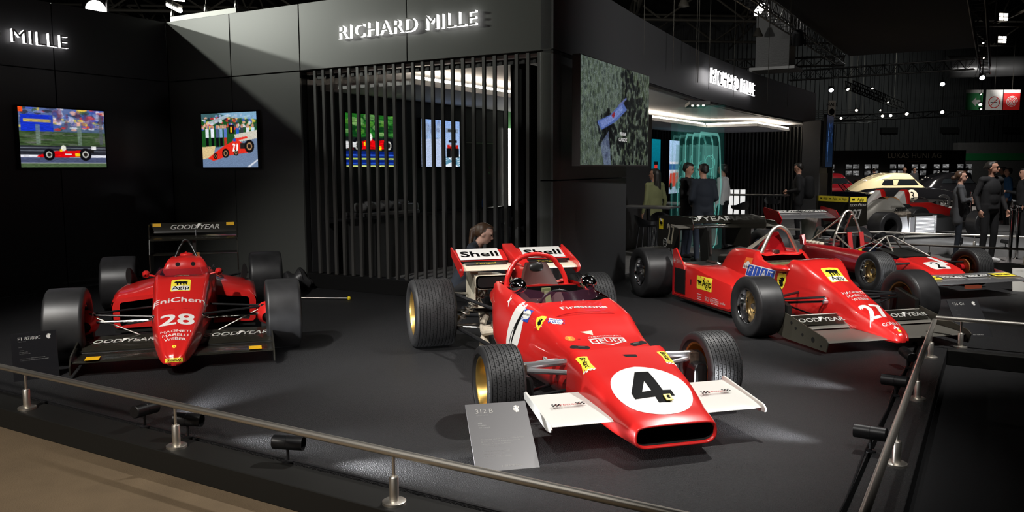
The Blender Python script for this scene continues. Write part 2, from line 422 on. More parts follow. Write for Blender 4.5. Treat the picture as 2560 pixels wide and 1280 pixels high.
struct('floor_stand', MB().b2((-12, 8.47, -.05), (-4.9, 30, .012)), 'floor_grey', 'grey floor inside the stand')
# ---- stand: left wall, facade, slat screen, corner pier, curved fascia
def panelled(name, label, panels, back=None):
    """wall whose cladding panels are separate pieces with dark joints"""
    root = struct(name, back, 'gap', label)
    for a, b, m in panels: ob('panel', MB().b2(a, b), m, root, bevel=.004)
    return root
g = .007
z0, z1, zt = .012, 2.985, 3.88
us = [LW, -9.655, -8.290, -6.452, -4.400]
P = []
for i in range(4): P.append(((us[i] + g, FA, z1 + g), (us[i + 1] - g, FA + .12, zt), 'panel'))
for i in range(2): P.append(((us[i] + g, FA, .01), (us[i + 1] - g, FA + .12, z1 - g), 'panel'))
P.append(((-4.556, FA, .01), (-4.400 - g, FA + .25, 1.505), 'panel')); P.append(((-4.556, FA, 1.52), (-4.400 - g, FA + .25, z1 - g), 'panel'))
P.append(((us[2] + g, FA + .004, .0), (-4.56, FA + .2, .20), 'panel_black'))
wf = panelled('wall_front', 'dark grey panelled front wall of the stand with lettering above a slatted opening', P,
              MB().b2((LW, FA + .03, z1), (-4.41, FA + .11, zt - .01)).b2((LW, FA + .03, 0), (us[2], FA + .11, z1)))
ns = 24
for k in range(ns):
    u = -8.06 + (3.475) * k / (ns - 1)
    ob('slat', MB().b2((u - .021, FA + .03, .205), (u + .021, FA + .062, z1 + .01)), 'slat', wf)
ob('slat_rail', MB().b2((us[2] + g, FA + .16, 2.88), (-4.56, FA + .20, 2.94)), 'slat_dark', wf)
P = []
vs = [-2.5, 1.0, 4.2, 6.63, FA]
for i in range(4):
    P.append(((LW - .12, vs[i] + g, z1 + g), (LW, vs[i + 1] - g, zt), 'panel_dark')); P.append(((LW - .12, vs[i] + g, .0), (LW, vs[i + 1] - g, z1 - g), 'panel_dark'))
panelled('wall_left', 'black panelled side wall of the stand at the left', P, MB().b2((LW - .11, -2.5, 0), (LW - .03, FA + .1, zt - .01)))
# white light box panels standing above the facade corner
wb = struct('wall_upper', MB().b2((LW - .35, FA + .35, 3.5), (-9.9, FA + .43, 4.045)).b2((-9.98, FA + .43, 3.5), (-9.9, FA + 3.2, 4.045)), 'white_panel', 'white upstand panels above the stand wall')
for u in (LW - .33, -10.6, -9.93):
    ob('hanger_wire', MB().cyl((u, FA + .38, 4.0), (u + .1, FA + .5, 9), .006, n=6), 'steel', wb)
    ob('hanger_clamp', MB().lathe([(0, .012), (.02, .025), (.10, .025), (.14, .008)], (u, FA + .38, 4.03), n=8), 'alu', wb, True)
# right side: curve of the fascia in (u, v)
CV = [(-4.385, FA), (-4.56, 10.0), (-4.78, 12.0), (-4.98, 14.2), (-5.16, 16.7), (-5.20, 20.0), (-5.10, 23.5), (-4.95, 27.2)]
def curve_uv(n=64):
    c = np.array(CV); t = np.linspace(c[0, 1], c[-1, 1], n); return pinterp(c[:, 1], c[:, :1], t)[:, 0], t
cu, cv_ = curve_uv()
def ribbon(za, zb, th, lo=0, hi=None, du=0.0):
    rs = []
    for u, v in list(zip(cu, cv_))[lo:hi]:
        rs.append([(u + du, v, za), (u + du, v, zb), (u + du - th, v, zb), (u + du - th, v, za)])
    return MB().rings(rs)
wr = struct('wall_right', ribbon(3.0, 3.92, .16), 'panel_lit', 'long curved dark fascia along the right side of the stand', smooth=True, ang=30)
ob('fascia_soffit', ribbon(2.955, 2.99, .13), 'panel_black', wr)
n1 = int(64 * (11.75 - FA) / (27.2 - FA))
pier = struct('wall_pier', MB().b2((-5.1, FA + .26, 0), (-4.92, 11.7, 2.9)), 'gap', 'broad dark corner pier carrying the large screen')
for a, b in ((.0, 1.505), (1.52, 2.95)): ob('panel', ribbon(a, b, .14, 0, n1), 'panel_lit', pier, True, ang=30)
# end pillar of the stand
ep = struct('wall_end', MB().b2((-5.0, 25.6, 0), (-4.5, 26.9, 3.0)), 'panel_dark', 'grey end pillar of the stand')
ob('panel', MB().b2((-4.5, 25.58, 0), (-4.47, 26.9, 1.45)), 'counter_grey', ep)
# inside: wall with screens, ceiling with light coves
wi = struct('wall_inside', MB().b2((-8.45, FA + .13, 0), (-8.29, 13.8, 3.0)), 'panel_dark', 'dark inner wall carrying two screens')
ob('door_leaf', MB().b2((-8.295, 12.45, 0), (-8.27, 13.35, 2.10)), 'slat_dark', wi); ob('door_edge', MB().b2((-8.28, 12.4, 2.10), (-8.262, 13.4, 2.12)), 'alu', wi)
ob('door_handle', MB().cyl((-8.26, 13.2, 1.66), (-8.23, 13.2, 1.66), .025).cyl((-8.26, 13.2, 1.56), (-8.24, 13.2, 1.56), .018), 'chrome', wi)
wi2 = struct('wall_bar', MB().b2((-8.45, 14.2, 0), (-8.29, 16.2, 3.0)).b2((-8.45, 16.2, 0), (-6.3, 16.34, 2.74)), 'green_wall', 'green wall of the bar recess')
ob('light_column', MB().b2((-8.30, 13.86, .80), (-8.27, 14.12, 2.42)), 'light_bar', wi2)
struct('wall_lounge_side', MB().b2((-8.45, 16.36, 0), (-6.3, 16.46, 2.74)).b2((-6.33, 14.0, 0), (-6.25, 16.46, 2.74)), 'panel_dark', 'dark partition between bar and lounge')
struct('wall_back_room', MB().b2((-8.9, 16.3, 0), (-8.75, 29, 3.0)).b2((-8.75, 28.5, 0), (-4.6, 28.6, 3.0)), 'panel_dark', 'dark rear wall of the lounge')
def ring_u(v):  # front boundary of ceiling
    return float(np.interp(v, cv_, cu)) - .17
ZC = 2.952
def ceil_strip(mb, v0, v1, fa, fb, n=14):
    mb.rings([[(fa(v), v, ZC), (fb(v), v, ZC), (fb(v), v, ZC + .03), (fa(v), v, ZC + .03)] for v in np.linspace(v0, v1, n)])
edge = lambda v: ring_u(v) if v > FA + .15 else -4.56
mb = MB(); ceil_strip(mb, FA + .13, 28.5, lambda v: -8.88, edge, 40)
cl_ = struct('ceiling', mb, 'ceil_white', 'white ceiling of the stand with lit hanging trays')
for (ua, ub), (va, vb) in (((-8.25, -6.6), (8.75, 15.6)), ((-8.7, -7.0), (16.6, 22.6)), ((-8.7, -5.6), (22.6, 26.6))):
    ob('ceiling_tray', MB().b2((ua, va, 2.745), (ub, vb, 2.82)), 'ceil_white', cl_)
    ob('light_strip', MB().b2((ub - .045, va + .02, 2.82), (ub - .02, vb - .02, 2.86)), 'cove', cl_)
    if va > 20: ob('light_strip', MB().b2((max(ua, -7.0) if va > 20 else ua, va + .02, 2.82), (ub - .05, va + .045, 2.86)), 'cove', cl_)
# rear slat screens in the lounge
sl = struct('wall_slats', MB().b2((-8.0, 27.1, 2.9), (-5.1, 27.2, 2.99)), 'slat_dark', 'screen of tall dark slats at the rear of the lounge')
for k in range(28): ob('slat', MB().b2((-8.1 + k * .115, 27.05, .02), (-8.06 + k * .115, 27.2, 2.95)), 'slat', sl)
sl2 = struct('wall_slats_2', MB().b2((-8.74, 17, 2.9), (-8.6, 27, 2.98)), 'slat_dark', 'ribbed dark lounge wall behind the glass panels')
for k in range(40): ob('slat', MB().b2((-8.74, 17.2 + k * .24, .02), (-8.66, 17.25 + k * .24, 2.9)), 'slat_dark', sl2)
# ---- hall shell
hw = MB(); n = 150
ww = struct('wall_back', MB().b2((-70, 62, -.2), (70, 62.3, 14)), 'hall_wall', 'dark corrugated rear wall of the hall', rz=0)
rib = MB()
for k in range(150): rib.b2((12 + k * .34, 61.9, 0), (12.16 + k * .34, 62.0, 12))
ob('corrugation', rib, 'hall_wall', ww)['kind'] = 'stuff'
ob('pale_seam', MB().b2((25.0, 61.85, 1), (25.25, 61.95, 12)), 'slat', ww)
for x in (27.5, 32, 36.6): ob('vent_box', MB().b2((x, 61.6, 4.1), (x + 1.2, 62, 4.5)), 'gap', ww)
struct('wall_back_plinth', MB().b2((33, 61.2, 0), (70, 61.9, 3.35)), 'floor_hall', 'pale lower part of the hall wall', rz=0)
ob('green_band', MB().b2((33, 61.1, 2.05), (70, 61.2, 2.55)), 'decal_green', bpy.data.objects['wall_back_plinth'])
struct('wall_hall_left', MB().b2((-70, -15, -.2), (-69.7, 62, 14)), 'hall_wall', 'left hall wall', rz=0)
struct('wall_hall_right', MB().b2((70, -15, -.2), (70.3, 62, 14)), 'hall_wall', 'right hall wall', rz=0)
struct('wall_hall_front', MB().b2((-70, -15.3, -.2), (70, -15, 14)), 'hall_wall', 'hall wall behind the viewer', rz=0)
struct('ceiling_hall', MB().b2((-70, -15, 12.6), (70, 62, 12.8)), 'hall_roof', 'dark roof of the exhibition hall', rz=0)
# lattice roof girders
def girder(name, p0, p1, h, m, label, cat, n=12, r=.05, rd=.025, box=0, group=None):
    p0, p1 = Vector(p0), Vector(p1); t = (p1 - p0).normalized(); side = t.cross(Vector((0, 0, 1))).normalized() * box
    o = thing(name, label, cat, p0, 0, group); q = p1 - p0; up = Vector((0, 0, h)); offs = (-side / 2, side / 2) if box else (Vector((0, 0, 0)),)
    mb = MB()
    for s in offs:
        mb.cyl(s, q + s, r, n=6); mb.cyl(s + up, q + s + up, r, n=6)
    ob('chord', mb, m, o)
    mb = MB()
    for s in offs:
        for k in range(n):
            a, b = q * (k / n) + s, q * ((k + 1) / n) + s
            if k % 2: mb.cyl(a, b + up, rd, n=5)
            else: mb.cyl(a + up, b, rd, n=5)
            if h < 1: mb.cyl(a, a + up, rd, n=5)
    if box:
        for k in range(n + 1): mb.cyl(q * (k / n) - side / 2, q * (k / n) + side / 2, rd, n=5)
    ob('lattice', mb, m, o)
    if h < 1:
        for f_ in (.15, .85): ob('hanger', MB().cyl(q * f_ + up, Vector((q.x * f_, q.y * f_, 12.6 - p0.z)), .008, n=5), 'hall_steel', o)
    return o

# ================================================================ signs on the stand
def halo_letters(name, label, txt, h, O, X, Y, parent=None, sx=1.0, depth=.05):
    """raised letters: grey faces, luminous edges. X,Y in world"""
    O, X, Y = Vector(O), Vector(X), Vector(Y); N = X.cross(Y)
    root = thing(name, label, 'sign', O, 0, 'lit letter signs on the stand')
    v, f = text2d(txt, h, 0, 0, sx, space=1.12)
    # split into islands = letters
    par = list(range(len(v)))
    def fd(a):
        while par[a] != a: par[a] = par[par[a]]; a = par[a]
        return a
    for q in f:
        for i in q[1:]: par[fd(i)] = fd(q[0])
    isl = {}
    for q in f: isl.setdefault(fd(q[0]), []).append(q)
    for k, qs in isl.items():
        ed = {}
        for q in qs:
            for i in range(3): e = (q[i], q[(i + 1) % 3]); ed[e] = 1
        bd = [e for e in ed if (e[1], e[0]) not in ed]
        V = [X * float(a) + Y * float(b) for a, b in v]; used = sorted({i for q in qs for i in q}); ix = {i: n for n, i in enumerate(used)}
        m = len(used)
        face = ob('letter', ([V[i] + N * (depth + .03) for i in used], [tuple(ix[i] for i in q) for q in qs]), 'letter_face', root)
        vs = [V[i] + N * .03 for i in used] + [V[i] + N * (depth + .029) for i in used]
        ob('letter_edge', (vs, [(ix[a], ix[b], m + ix[b], m + ix[a]) for a, b in bd] + [tuple(ix[i] for i in q) for q in qs]), 'led_white', face)
    return root
halo_letters('wall_sign', 'glowing raised lettering on the wall above the slatted opening', 'RICHARD MILLE', .172, S(-6.445, FA, 3.425), E1, (0, 0, 1), sx=1.13)
halo_letters('wall_sign', 'glowing raised lettering at the left edge, cut off so only its second word shows', 'RICHARD MILLE', .172, S(LW, 5.72, 3.372), E2, (0, 0, 1), sx=1.13)
dv = S(-5.20, 20.0) - S(-5.14, 16.7)
halo_letters('wall_sign', 'narrow seen-from-the-side glowing lettering on the curved fascia', 'RICHARD MILLE', .30, S(-5.12, 18.35, 3.49), dv.normalized(), (0, 0, 1), sx=1.12)
# ================================================================ screens with pictures
def px(w, h): return np.zeros((h, w, 3))
class Pic:
    def __init__(s, w, h, top, bot):
        t = np.linspace(0, 1, h)[:, None, None]; s.w, s.h = w, h
        s.a = np.array(top)[None, None] * (1 - t) + np.array(bot)[None, None] * t; s.a = np.repeat(s.a, w, 1)
        s.X, s.Y = np.meshgrid((np.arange(w) + .5) / w, (np.arange(h) + .5) / h)
    def m(s, k, c, al=1.0): s.a[k] = s.a[k] * (1 - al) + np.array(c) * al; return s
    def rect(s, x0, y0, x1, y1, c, al=1.0): return s.m((s.X >= x0) & (s.X < x1) & (s.Y >= y0) & (s.Y < y1), c, al)
    def ell(s, cx, cy, rx, ry, c, al=1.0): return s.m(((s.X - cx) / rx) ** 2 + ((s.Y - cy) / ry) ** 2 < 1, c, al)
    def poly(s, pts, c, al=1.0):
        k = np.zeros(s.X.shape, bool); n = len(pts)
        for i in range(n):
            (x1, y1), (x2, y2) = pts[i], pts[(i + 1) % n]
            if y1 == y2: continue
            k ^= ((s.Y >= min(y1, y2)) & (s.Y < max(y1, y2)) & (s.X < x1 + (s.Y - y1) * (x2 - x1) / (y2 - y1)))
        return s.m(k, c, al)
    def line(s, x0, y0, x1, y1, wd, c):
        d = math.hypot(x1 - x0, y1 - y0) or 1; nx, ny = -(y1 - y0) / d * wd, (x1 - x0) / d * wd
        return s.poly([(x0 + nx, y0 + ny), (x1 + nx, y1 + ny), (x1 - nx, y1 - ny), (x0 - nx, y0 - ny)], c)
    def blobs(s, n, x0, y0, x1, y1, rx, ry, cols, al=.8):
        for _ in range(n): s.ell(RNG.uniform(x0, x1), RNG.uniform(y0, y1), rx * RNG.uniform(.5, 1.3), ry * RNG.uniform(.5, 1.3), cols[RNG.integers(len(cols))], al)
        return s
    def blur(s, n=1):
        for _ in range(n):
            q = np.pad(s.a, ((1, 1), (1, 1), (0, 0)), 'edge'); s.a = (q[1:-1, 1:-1] * 2 + q[:-2, 1:-1] + q[2:, 1:-1] + q[1:-1, :-2] + q[1:-1, 2:]) / 6
        return s
    def grain(s, a, sx=1, sy=1):
        s.blur(1)
        n = RNG.normal(0, a, (s.h // sy + 1, s.w // sx + 1)); n = np.repeat(np.repeat(n, sy, 0), sx, 1)[:s.h, :s.w]
        s.a = np.clip(s.a * (1 + n[..., None]), 0, 1.2); return s
pm = bpy.data.materials.new('screen_image'); pm.use_nodes = True; nt = pm.node_tree; b = nt.nodes['Principled BSDF']
at_ = nt.nodes.new('ShaderNodeAttribute'); at_.attribute_name = 'pic'; nt.links.new(at_.outputs['Color'], b.inputs['Emission Color'])
b.inputs['Emission Strength'].default_value = 1.0; b.inputs['Base Color'].default_value = (.01, .01, .01, 1); b.inputs['Roughness'].default_value = .25; MT['screen_image'] = pm
def picture(name, pic, w, h, O, X, Y, parent, gain=1.0):
    O, X, Y = Vector(O), Vector(X), Vector(Y); nx, ny = pic.w, pic.h
    xs = (np.arange(nx + 1) / nx - .5) * w; ys = (.5 - np.arange(ny + 1) / ny) * h
    V = [O + X * float(a) + Y * float(c) for c in ys for a in xs]
    F = [(j * (nx + 1) + i, (j + 1) * (nx + 1) + i, (j + 1) * (nx + 1) + i + 1, j * (nx + 1) + i + 1) for j in range(ny) for i in range(nx)]
    me = bpy.data.meshes.new(name); me.from_pydata([tuple(p) for p in V], [], F); me.materials.append(pm)
    ca = me.color_attributes.new('pic', 'FLOAT_COLOR', 'CORNER')
    c = np.clip(pic.a.reshape(-1, 3), 0, None) ** 2.2 * gain; c = np.concatenate([c, np.ones((len(c), 1))], 1); c = np.repeat(c, 4, 0)
    ca.data.foreach_set('color', c.ravel().astype(np.float32))
    o = bpy.data.objects.new(name, me); COL.objects.link(o); o.parent = parent; return o
def screen(label, pic, w, h, O, X, th=.05, frame=.02, fm='gap', gain=1.0, cat='screen', group=None):
    O, X = Vector(O), Vector(X).normalized(); Y = Vector((0, 0, 1)); N = X.cross(Y)
    t = thing('wall_screen', label, cat, O, math.atan2(X.y, X.x), group)
    ob('screen_body', MB().b2((-w / 2 - frame, -th, -h / 2 - frame), (w / 2 + frame, 0, h / 2 + frame)), fm, t, bevel=.004)
    picture('screen_picture', pic, w, h, (0, -th - .003, 0), (1, 0, 0), (0, 0, 1), t, gain); return t
def f1side(p, x, y, s, flip=1, red=(.85, .05, .08), tyre=(.06, .06, .08), num=None):
    """little side view of a racing car: x,y front ground point, s length"""
    q = lambda a, c: (x + flip * a * s, y - c * s)
    p.poly([q(0, .05), q(.02, .09), q(.3, .19), q(.42, .21), q(.47, .27), q(.52, .20), q(.72, .22), q(.92, .18), q(.92, .05), q(.1, .03)], red)
    p.poly([q(.86, .18), q(.98, .32), q(1.0, .32), q(.98, .14)], (.1, .1, .1))
    p.ell(*q(.45, .27), .045 * s, .05 * s * 1.5, (.9, .9, .85))
    for a, r in ((.2, .095), (.83, .105)):
        p.ell(*q(a, r * 1.1), r * s, r * s * 1.55, tyre); p.ell(*q(a, r * 1.1), r * s * .55, r * s * .85, (.75, .75, .72)); p.ell(*q(a, r * 1.1), r * s * .35, r * s * .52, (.15, .13, .12))
CROWD = [(.9, .9, .92), (.25, .35, .75), (.8, .2, .2), (.9, .8, .3), (.15, .15, .2), (.5, .6, .85), (.95, .7, .6), (.2, .3, .25)]
# 1: red car at speed before a blurred grandstand
p = Pic(200, 136, (.35, .42, .62), (.20, .28, .22)); p.blobs(120, 0, 0, 1, .36, .05, .03, CROWD, .7); p.rect(.02, .12, .38, .40, (.10, .20, .75)); p.rect(.05, .19, .36, .24, (.85, .72, .25), .8)
p.blobs(40, .36, .05, 1, .30, .03, .06, [(.8, .8, .9), (.4, .2, .3), (.2, .3, .6)], .5); p.rect(0, .40, 1, .64, (.24, .32, .20)); p.blobs(60, 0, .40, 1, .63, .10, .012, [(.35, .42, .28), (.15, .2, .12), (.4, .4, .4)], .5)
for x in (.18, .66): p.rect(x, .28, x + .05, .62, (.45, .52, .48), .7)
p.rect(.93, .1, .97, .6, (.3, .32, .36), .7); p.rect(0, .63, 1, .80, (.16, .17, .20)); p.rect(0, .66, 1, .68, (.42, .44, .48)); p.rect(0, .71, 1, .73, (.38, .40, .44)); p.rect(0, .79, 1, .83, (.88, .88, .92)); p.rect(0, .83, 1, .93, (.28, .31, .42)); p.rect(0, .93, 1, 1, (.30, .38, .26)); p.rect(0, .92, 1, .935, (.62, .64, .66))
p.rect(0, 0, .05, .08, (.9, .3, .1)); f1side(p, .18, .855, .68); p.rect(.62, .76, .68, .81, (.95, .82, .1)); p.rect(.44, .69, .47, .73, (.95, .82, .1)); p.rect(.82, .63, .88, .69, (.85, .85, .85)); p.rect(.50, .765, .58, .785, (.9, .9, .9)); p.grain(.06, 6, 1)
screen('wall screen showing a low red car speeding past a grandstand', p, 1.20, .79, S(LW + .0, 6.67, 2.078), E2, group='flat screens on the stand walls')
# 2: red wedge car before a standing crowd
p = Pic(160, 136, (.25, .38, .40), (.30, .42, .50)); p.rect(0, .1, 1, .62, (.12, .32, .14)); p.blobs(130, 0, .05, 1, .30, .03, .03, CROWD, .8); p.poly([(.3, 0), (1, 0), (1, .14), (.6, .10)], (.55, .72, .85), .8); p.poly([(.1, .16), (.5, .02), (.56, .05), (.2, .22)], (.8, .85, .9), .7)
for x, c in ((.10, (.85, .88, .9)), (.20, (.9, .92, .95)), (.29, (.3, .35, .5)), (.36, (.5, .65, .8)), (.44, (.35, .45, .75)), (.66, (.15, .35, .75)), (.74, (.2, .25, .25)), (.84, (.85, .88, .9)), (.93, (.75, .85, .9))):
    p.rect(x - .03, .28, x + .03, .45, c); p.rect(x - .025, .45, x + .025, .62, (.06, .06, .08) if x < .4 else (.7, .2, .15) if x < .5 else (.1, .15, .2)); p.ell(x, .25, .022, .035, (.75, .55, .45))
p.rect(.50, .22, .60, .38, (.12, .05, .05)); p.rect(.53, .26, .56, .36, (.95, .75, .1)); p.poly([(.6, .40), (1, .33), (1, .48), (.62, .55)], (.80, .78, .72)); p.poly([(0, .72), (.4, .60), (1, .48), (1, 1), (0, 1)], (.42, .50, .62)); p.poly([(.8, 1), (1, .85), (1, .88), (.86, 1)], (.8, .82, .86)); p.poly([(0, .62), (.25, .6), (.2, .8), (0, .85)], (.85, .75, .55))
p.poly([(.10, .83), (.38, .62), (.55, .53), (.62, .46), (.72, .55), (.9, .60), (.9, .72), (.5, .78), (.2, .88)], (.88, .18, .12)); p.poly([(.62, .47), (.82, .44), (.84, .47), (.66, .51)], (.9, .2, .15)); p.rect(.70, .56, .82, .66, (.15, .13, .12))
for x, y, r in ((.43, .74, .075), (.86, .62, .10), (.62, .73, .05), (.24, .79, .045)): p.ell(x, y, r * .85, r * 1.15, (.05, .05, .06)); p.ell(x, y, r * .5, r * .7, (.65, .5, .35)); p.ell(x, y, r * .3, r * .42, (.1, .09, .09))
p.line(.56, .58, .60, .58, .012, (1, 1, 1)); p.line(.60, .58, .57, .70, .012, (1, 1, 1)); p.line(.56, .70, .60, .69, .012, (1, 1, 1)); p.line(.65, .57, .64, .70, .014, (1, 1, 1)); p.ell(.60, .50, .03, .03, (.2, .3, .7)); p.grain(.05)
screen('wall screen showing a red wedge-nosed car and a crowd on the grass', p, 1.165, .79, S(-9.695, FA, 2.072), E1, group='flat screens on the stand walls')
# 3, 4: behind the slats
p = Pic(130, 100, (.12, .35, .12), (.05, .12, .10)); p.blobs(50, 0, 0, 1, .42, .10, .05, [(.15, .45, .15), (.35, .55, .2), (.05, .2, .1), (.5, .65, .4)], .6); p.rect(0, .44, 1, .70, (.10, .12, .12)); f1side(p, .02, .70, 1.0); p.rect(.60, .60, .70, .68, (.95, .80, .1)); p.ell(.36, .56, .02, .04, (.95, .8, .1)); p.rect(0, .70, 1, 1, (.06, .14, .42)); p.rect(0, .76, 1, .79, (.2, .35, .75)); p.rect(0, .83, 1, .86, (.72, .8, .3)); p.rect(0, .92, 1, .95, (.15, .3, .7)); p.rect(0, .97, 1, 1, (.8, .85, .5)); p.poly([(.0, .52), (.2, .54), (.2, .62), (0, .66)], (.85, .85, .85)); p.grain(.10, 8, 1)
screen('screen behind the slats showing a red car before blurred green trees', p, 1.16, .79, S(-8.29, 9.82, 2.072), E2, group='flat screens on the stand walls')
p = Pic(130, 100, (.55, .68, .90), (.72, .80, .90)); p.blobs(40, 0, .1, .5, .45, .05, .08, [(.5, .58, .7), (.62, .70, .82), (.4, .45, .58)], .5); p.poly([(0, .42), (.55, .40), (.6, 1), (0, 1)], (.70, .76, .88)); p.rect(.62, .16, .96, .26, (.45, .5, .55), .6); p.rect(.68, .18, .9, .24, (.2, .22, .25)); p.poly([(.58, .84), (1, .72), (1, 1), (.5, 1)], (.90, .94, .98))
for k in range(5): p.line(.52 + k * .02, .98 - k * .05, 1, .80 + k * .05, .012, (.35, .55, .65))
p.rect(.66, .52, .96, .64, (.72, .12, .10)); p.rect(.64, .60, .76, .80, (.06, .06, .07)); p.rect(.86, .60, .98, .80, (.06, .06, .07)); p.rect(.70, .42, .92, .47, (.12, .12, .14)); p.rect(.72, .53, .90, .55, (.9, .9, .9)); p.rect(.74, .64, .90, .78, (.16, .14, .14)); p.grain(.06)
screen('screen behind the slats showing a car from behind on a pale track', p, 1.13, .79, S(-8.29, 11.65, 2.072), E2, group='flat screens on the stand walls')
# 5, 6: far lounge screens
p = Pic(70, 120, (.05, .45, .52), (.05, .30, .38)); p.rect(0, .62, 1, 1, (.35, .38, .50)); p.poly([(0, .85), (.5, 1), (0, 1)], (.15, .45, .12)); p.poly([(.0, .80), (.55, 1), (.5, 1), (0, .84)], (.8, .8, .8)); p.poly([(.5, .44), (.72, .44), (.8, .78), (.42, .78)], (.80, .18, .15)); p.rect(.24, .55, .40, .80, (.06, .05, .06)); p.rect(.82, .55, .97, .80, (.06, .05, .06)); p.rect(.45, .40, .78, .46, (.08, .08, .09)); p.rect(.55, .52, .66, .82, (.95, .6, .55)); p.rect(.2, .80, .98, .84, (.2, .05, .05)); p.grain(.06)
screen('tall screen in the lounge showing a red car head-on against teal', p, .92, 1.62, S(-8.66, 22.9, 1.65), E2, group='flat screens on the stand walls', th=.06)
p = Pic(70, 120, (.65, .78, .92), (.55, .62, .70)); p.rect(0, .42, 1, .55, (.20, .35, .55)); p.rect(0, .55, 1, .62, (.75, .75, .8)); p.poly([(.1, .62), (.9, .60), (1, .86), (0, .88)], (.70, .22, .15)); p.ell(.2, .86, .14, .07, (.08, .08, .08)); p.ell(.8, .86, .14, .07, (.08, .08, .08)); p.rect(.05, .40, .9, .44, (.85, .85, .9)); p.grain(.08)
screen('tall screen partly behind the teal glass showing a pale sky', p, .92, 1.62, S(-8.66, 24.6, 1.65), E2, group='flat screens on the stand walls', th=.06)
# the large screen on the pier: aerial view with woods and a bright blue patch
p = Pic(230, 180, (.42, .46, .42), (.36, .40, .36))
for c, n, r in (((.24, .28, .20), 500, .018), ((.46, .52, .42), 700, .012), ((.10, .12, .12), 300, .012), ((.58, .64, .60), 350, .008)):
    for _ in range(n):
        x, y = RNG.uniform(0, 1), RNG.uniform(0, 1); p.ell(x, y, r * .6, r * RNG.uniform(1, 3), c, .6)
p.rect(0, 0, .55, 1, (.52, .60, .58), .25)
for x, y, rx, ry in ((.62, .2, .05, .2), (.66, .62, .10, .22), (.52, .85, .09, .18), (.78, .5, .06, .3), (.92, .75, .07, .25), (.35, .62, .05, .08)):
    for _ in range(70): p.ell(x + RNG.normal(0, rx), y + RNG.normal(0, ry), .014, .03, (.07, .08, .09), .7)
p.poly([(.20, .58), (.38, .50), (.56, .34), (.63, .42), (.46, .56), (.26, .66)], (.40, .50, .80)); p.poly([(.24, .58), (.40, .50), (.55, .38), (.57, .44), (.44, .54), (.27, .64)], (.55, .64, .92)); p.poly([(.40, .50), (.44, .46), (.45, .50), (.42, .53)], (.65, .2, .25)); p.line(.20, .58, .30, .80, .006, (.12, .13, .2)); p.poly([(.25, .8), (.36, .66), (.40, 1), (.30, 1)], (.50, .56, .75), .6); p.line(.62, .30, .50, .40, .01, (.45, .5, .75)); p.grain(.10)
v1 = S(-4.42, 11.22) - S(-4.235, 8.60); X1 = v1.normalized(); O1 = (S(-4.42, 11.22) + S(-4.235, 8.60)) / 2 + Vector((0, 0, 2.315))
bs = screen('large framed screen on the corner pier showing dark green woods from above', p, v1.length, 1.25, O1, X1, th=.10, frame=.012, fm='sign_silver', gain=.52)
for i, s in enumerate(('FERRARI', 'CLASSICHE')):
    decal('screen_lettering', text2d(s, .042, 0, 0, 1.1), 'backlit', bs, None, (.18, -.107, -.22 - .075 * i), (1, 0, 0), (0, 0, 1), 0)
# blue screen at the end of the fascia
p = Pic(40, 120, (.06, .10, .16), (.08, .13, .20)); p.blobs(30, .3, .1, .9, .5, .05, .03, [(.12, .2, .4), (.2, .3, .45)], .5); p.line(.25, .9, .3, .3, .02, (.35, .5, .75)); p.line(.3, .3, .4, .15, .02, (.2, .35, .6)); p.grain(.1)
screen('dim blue screen on the end pillar of the stand', p, 1.15, 1.52, S(-4.42, 26.2, 2.40), E2, th=.08, frame=.02)

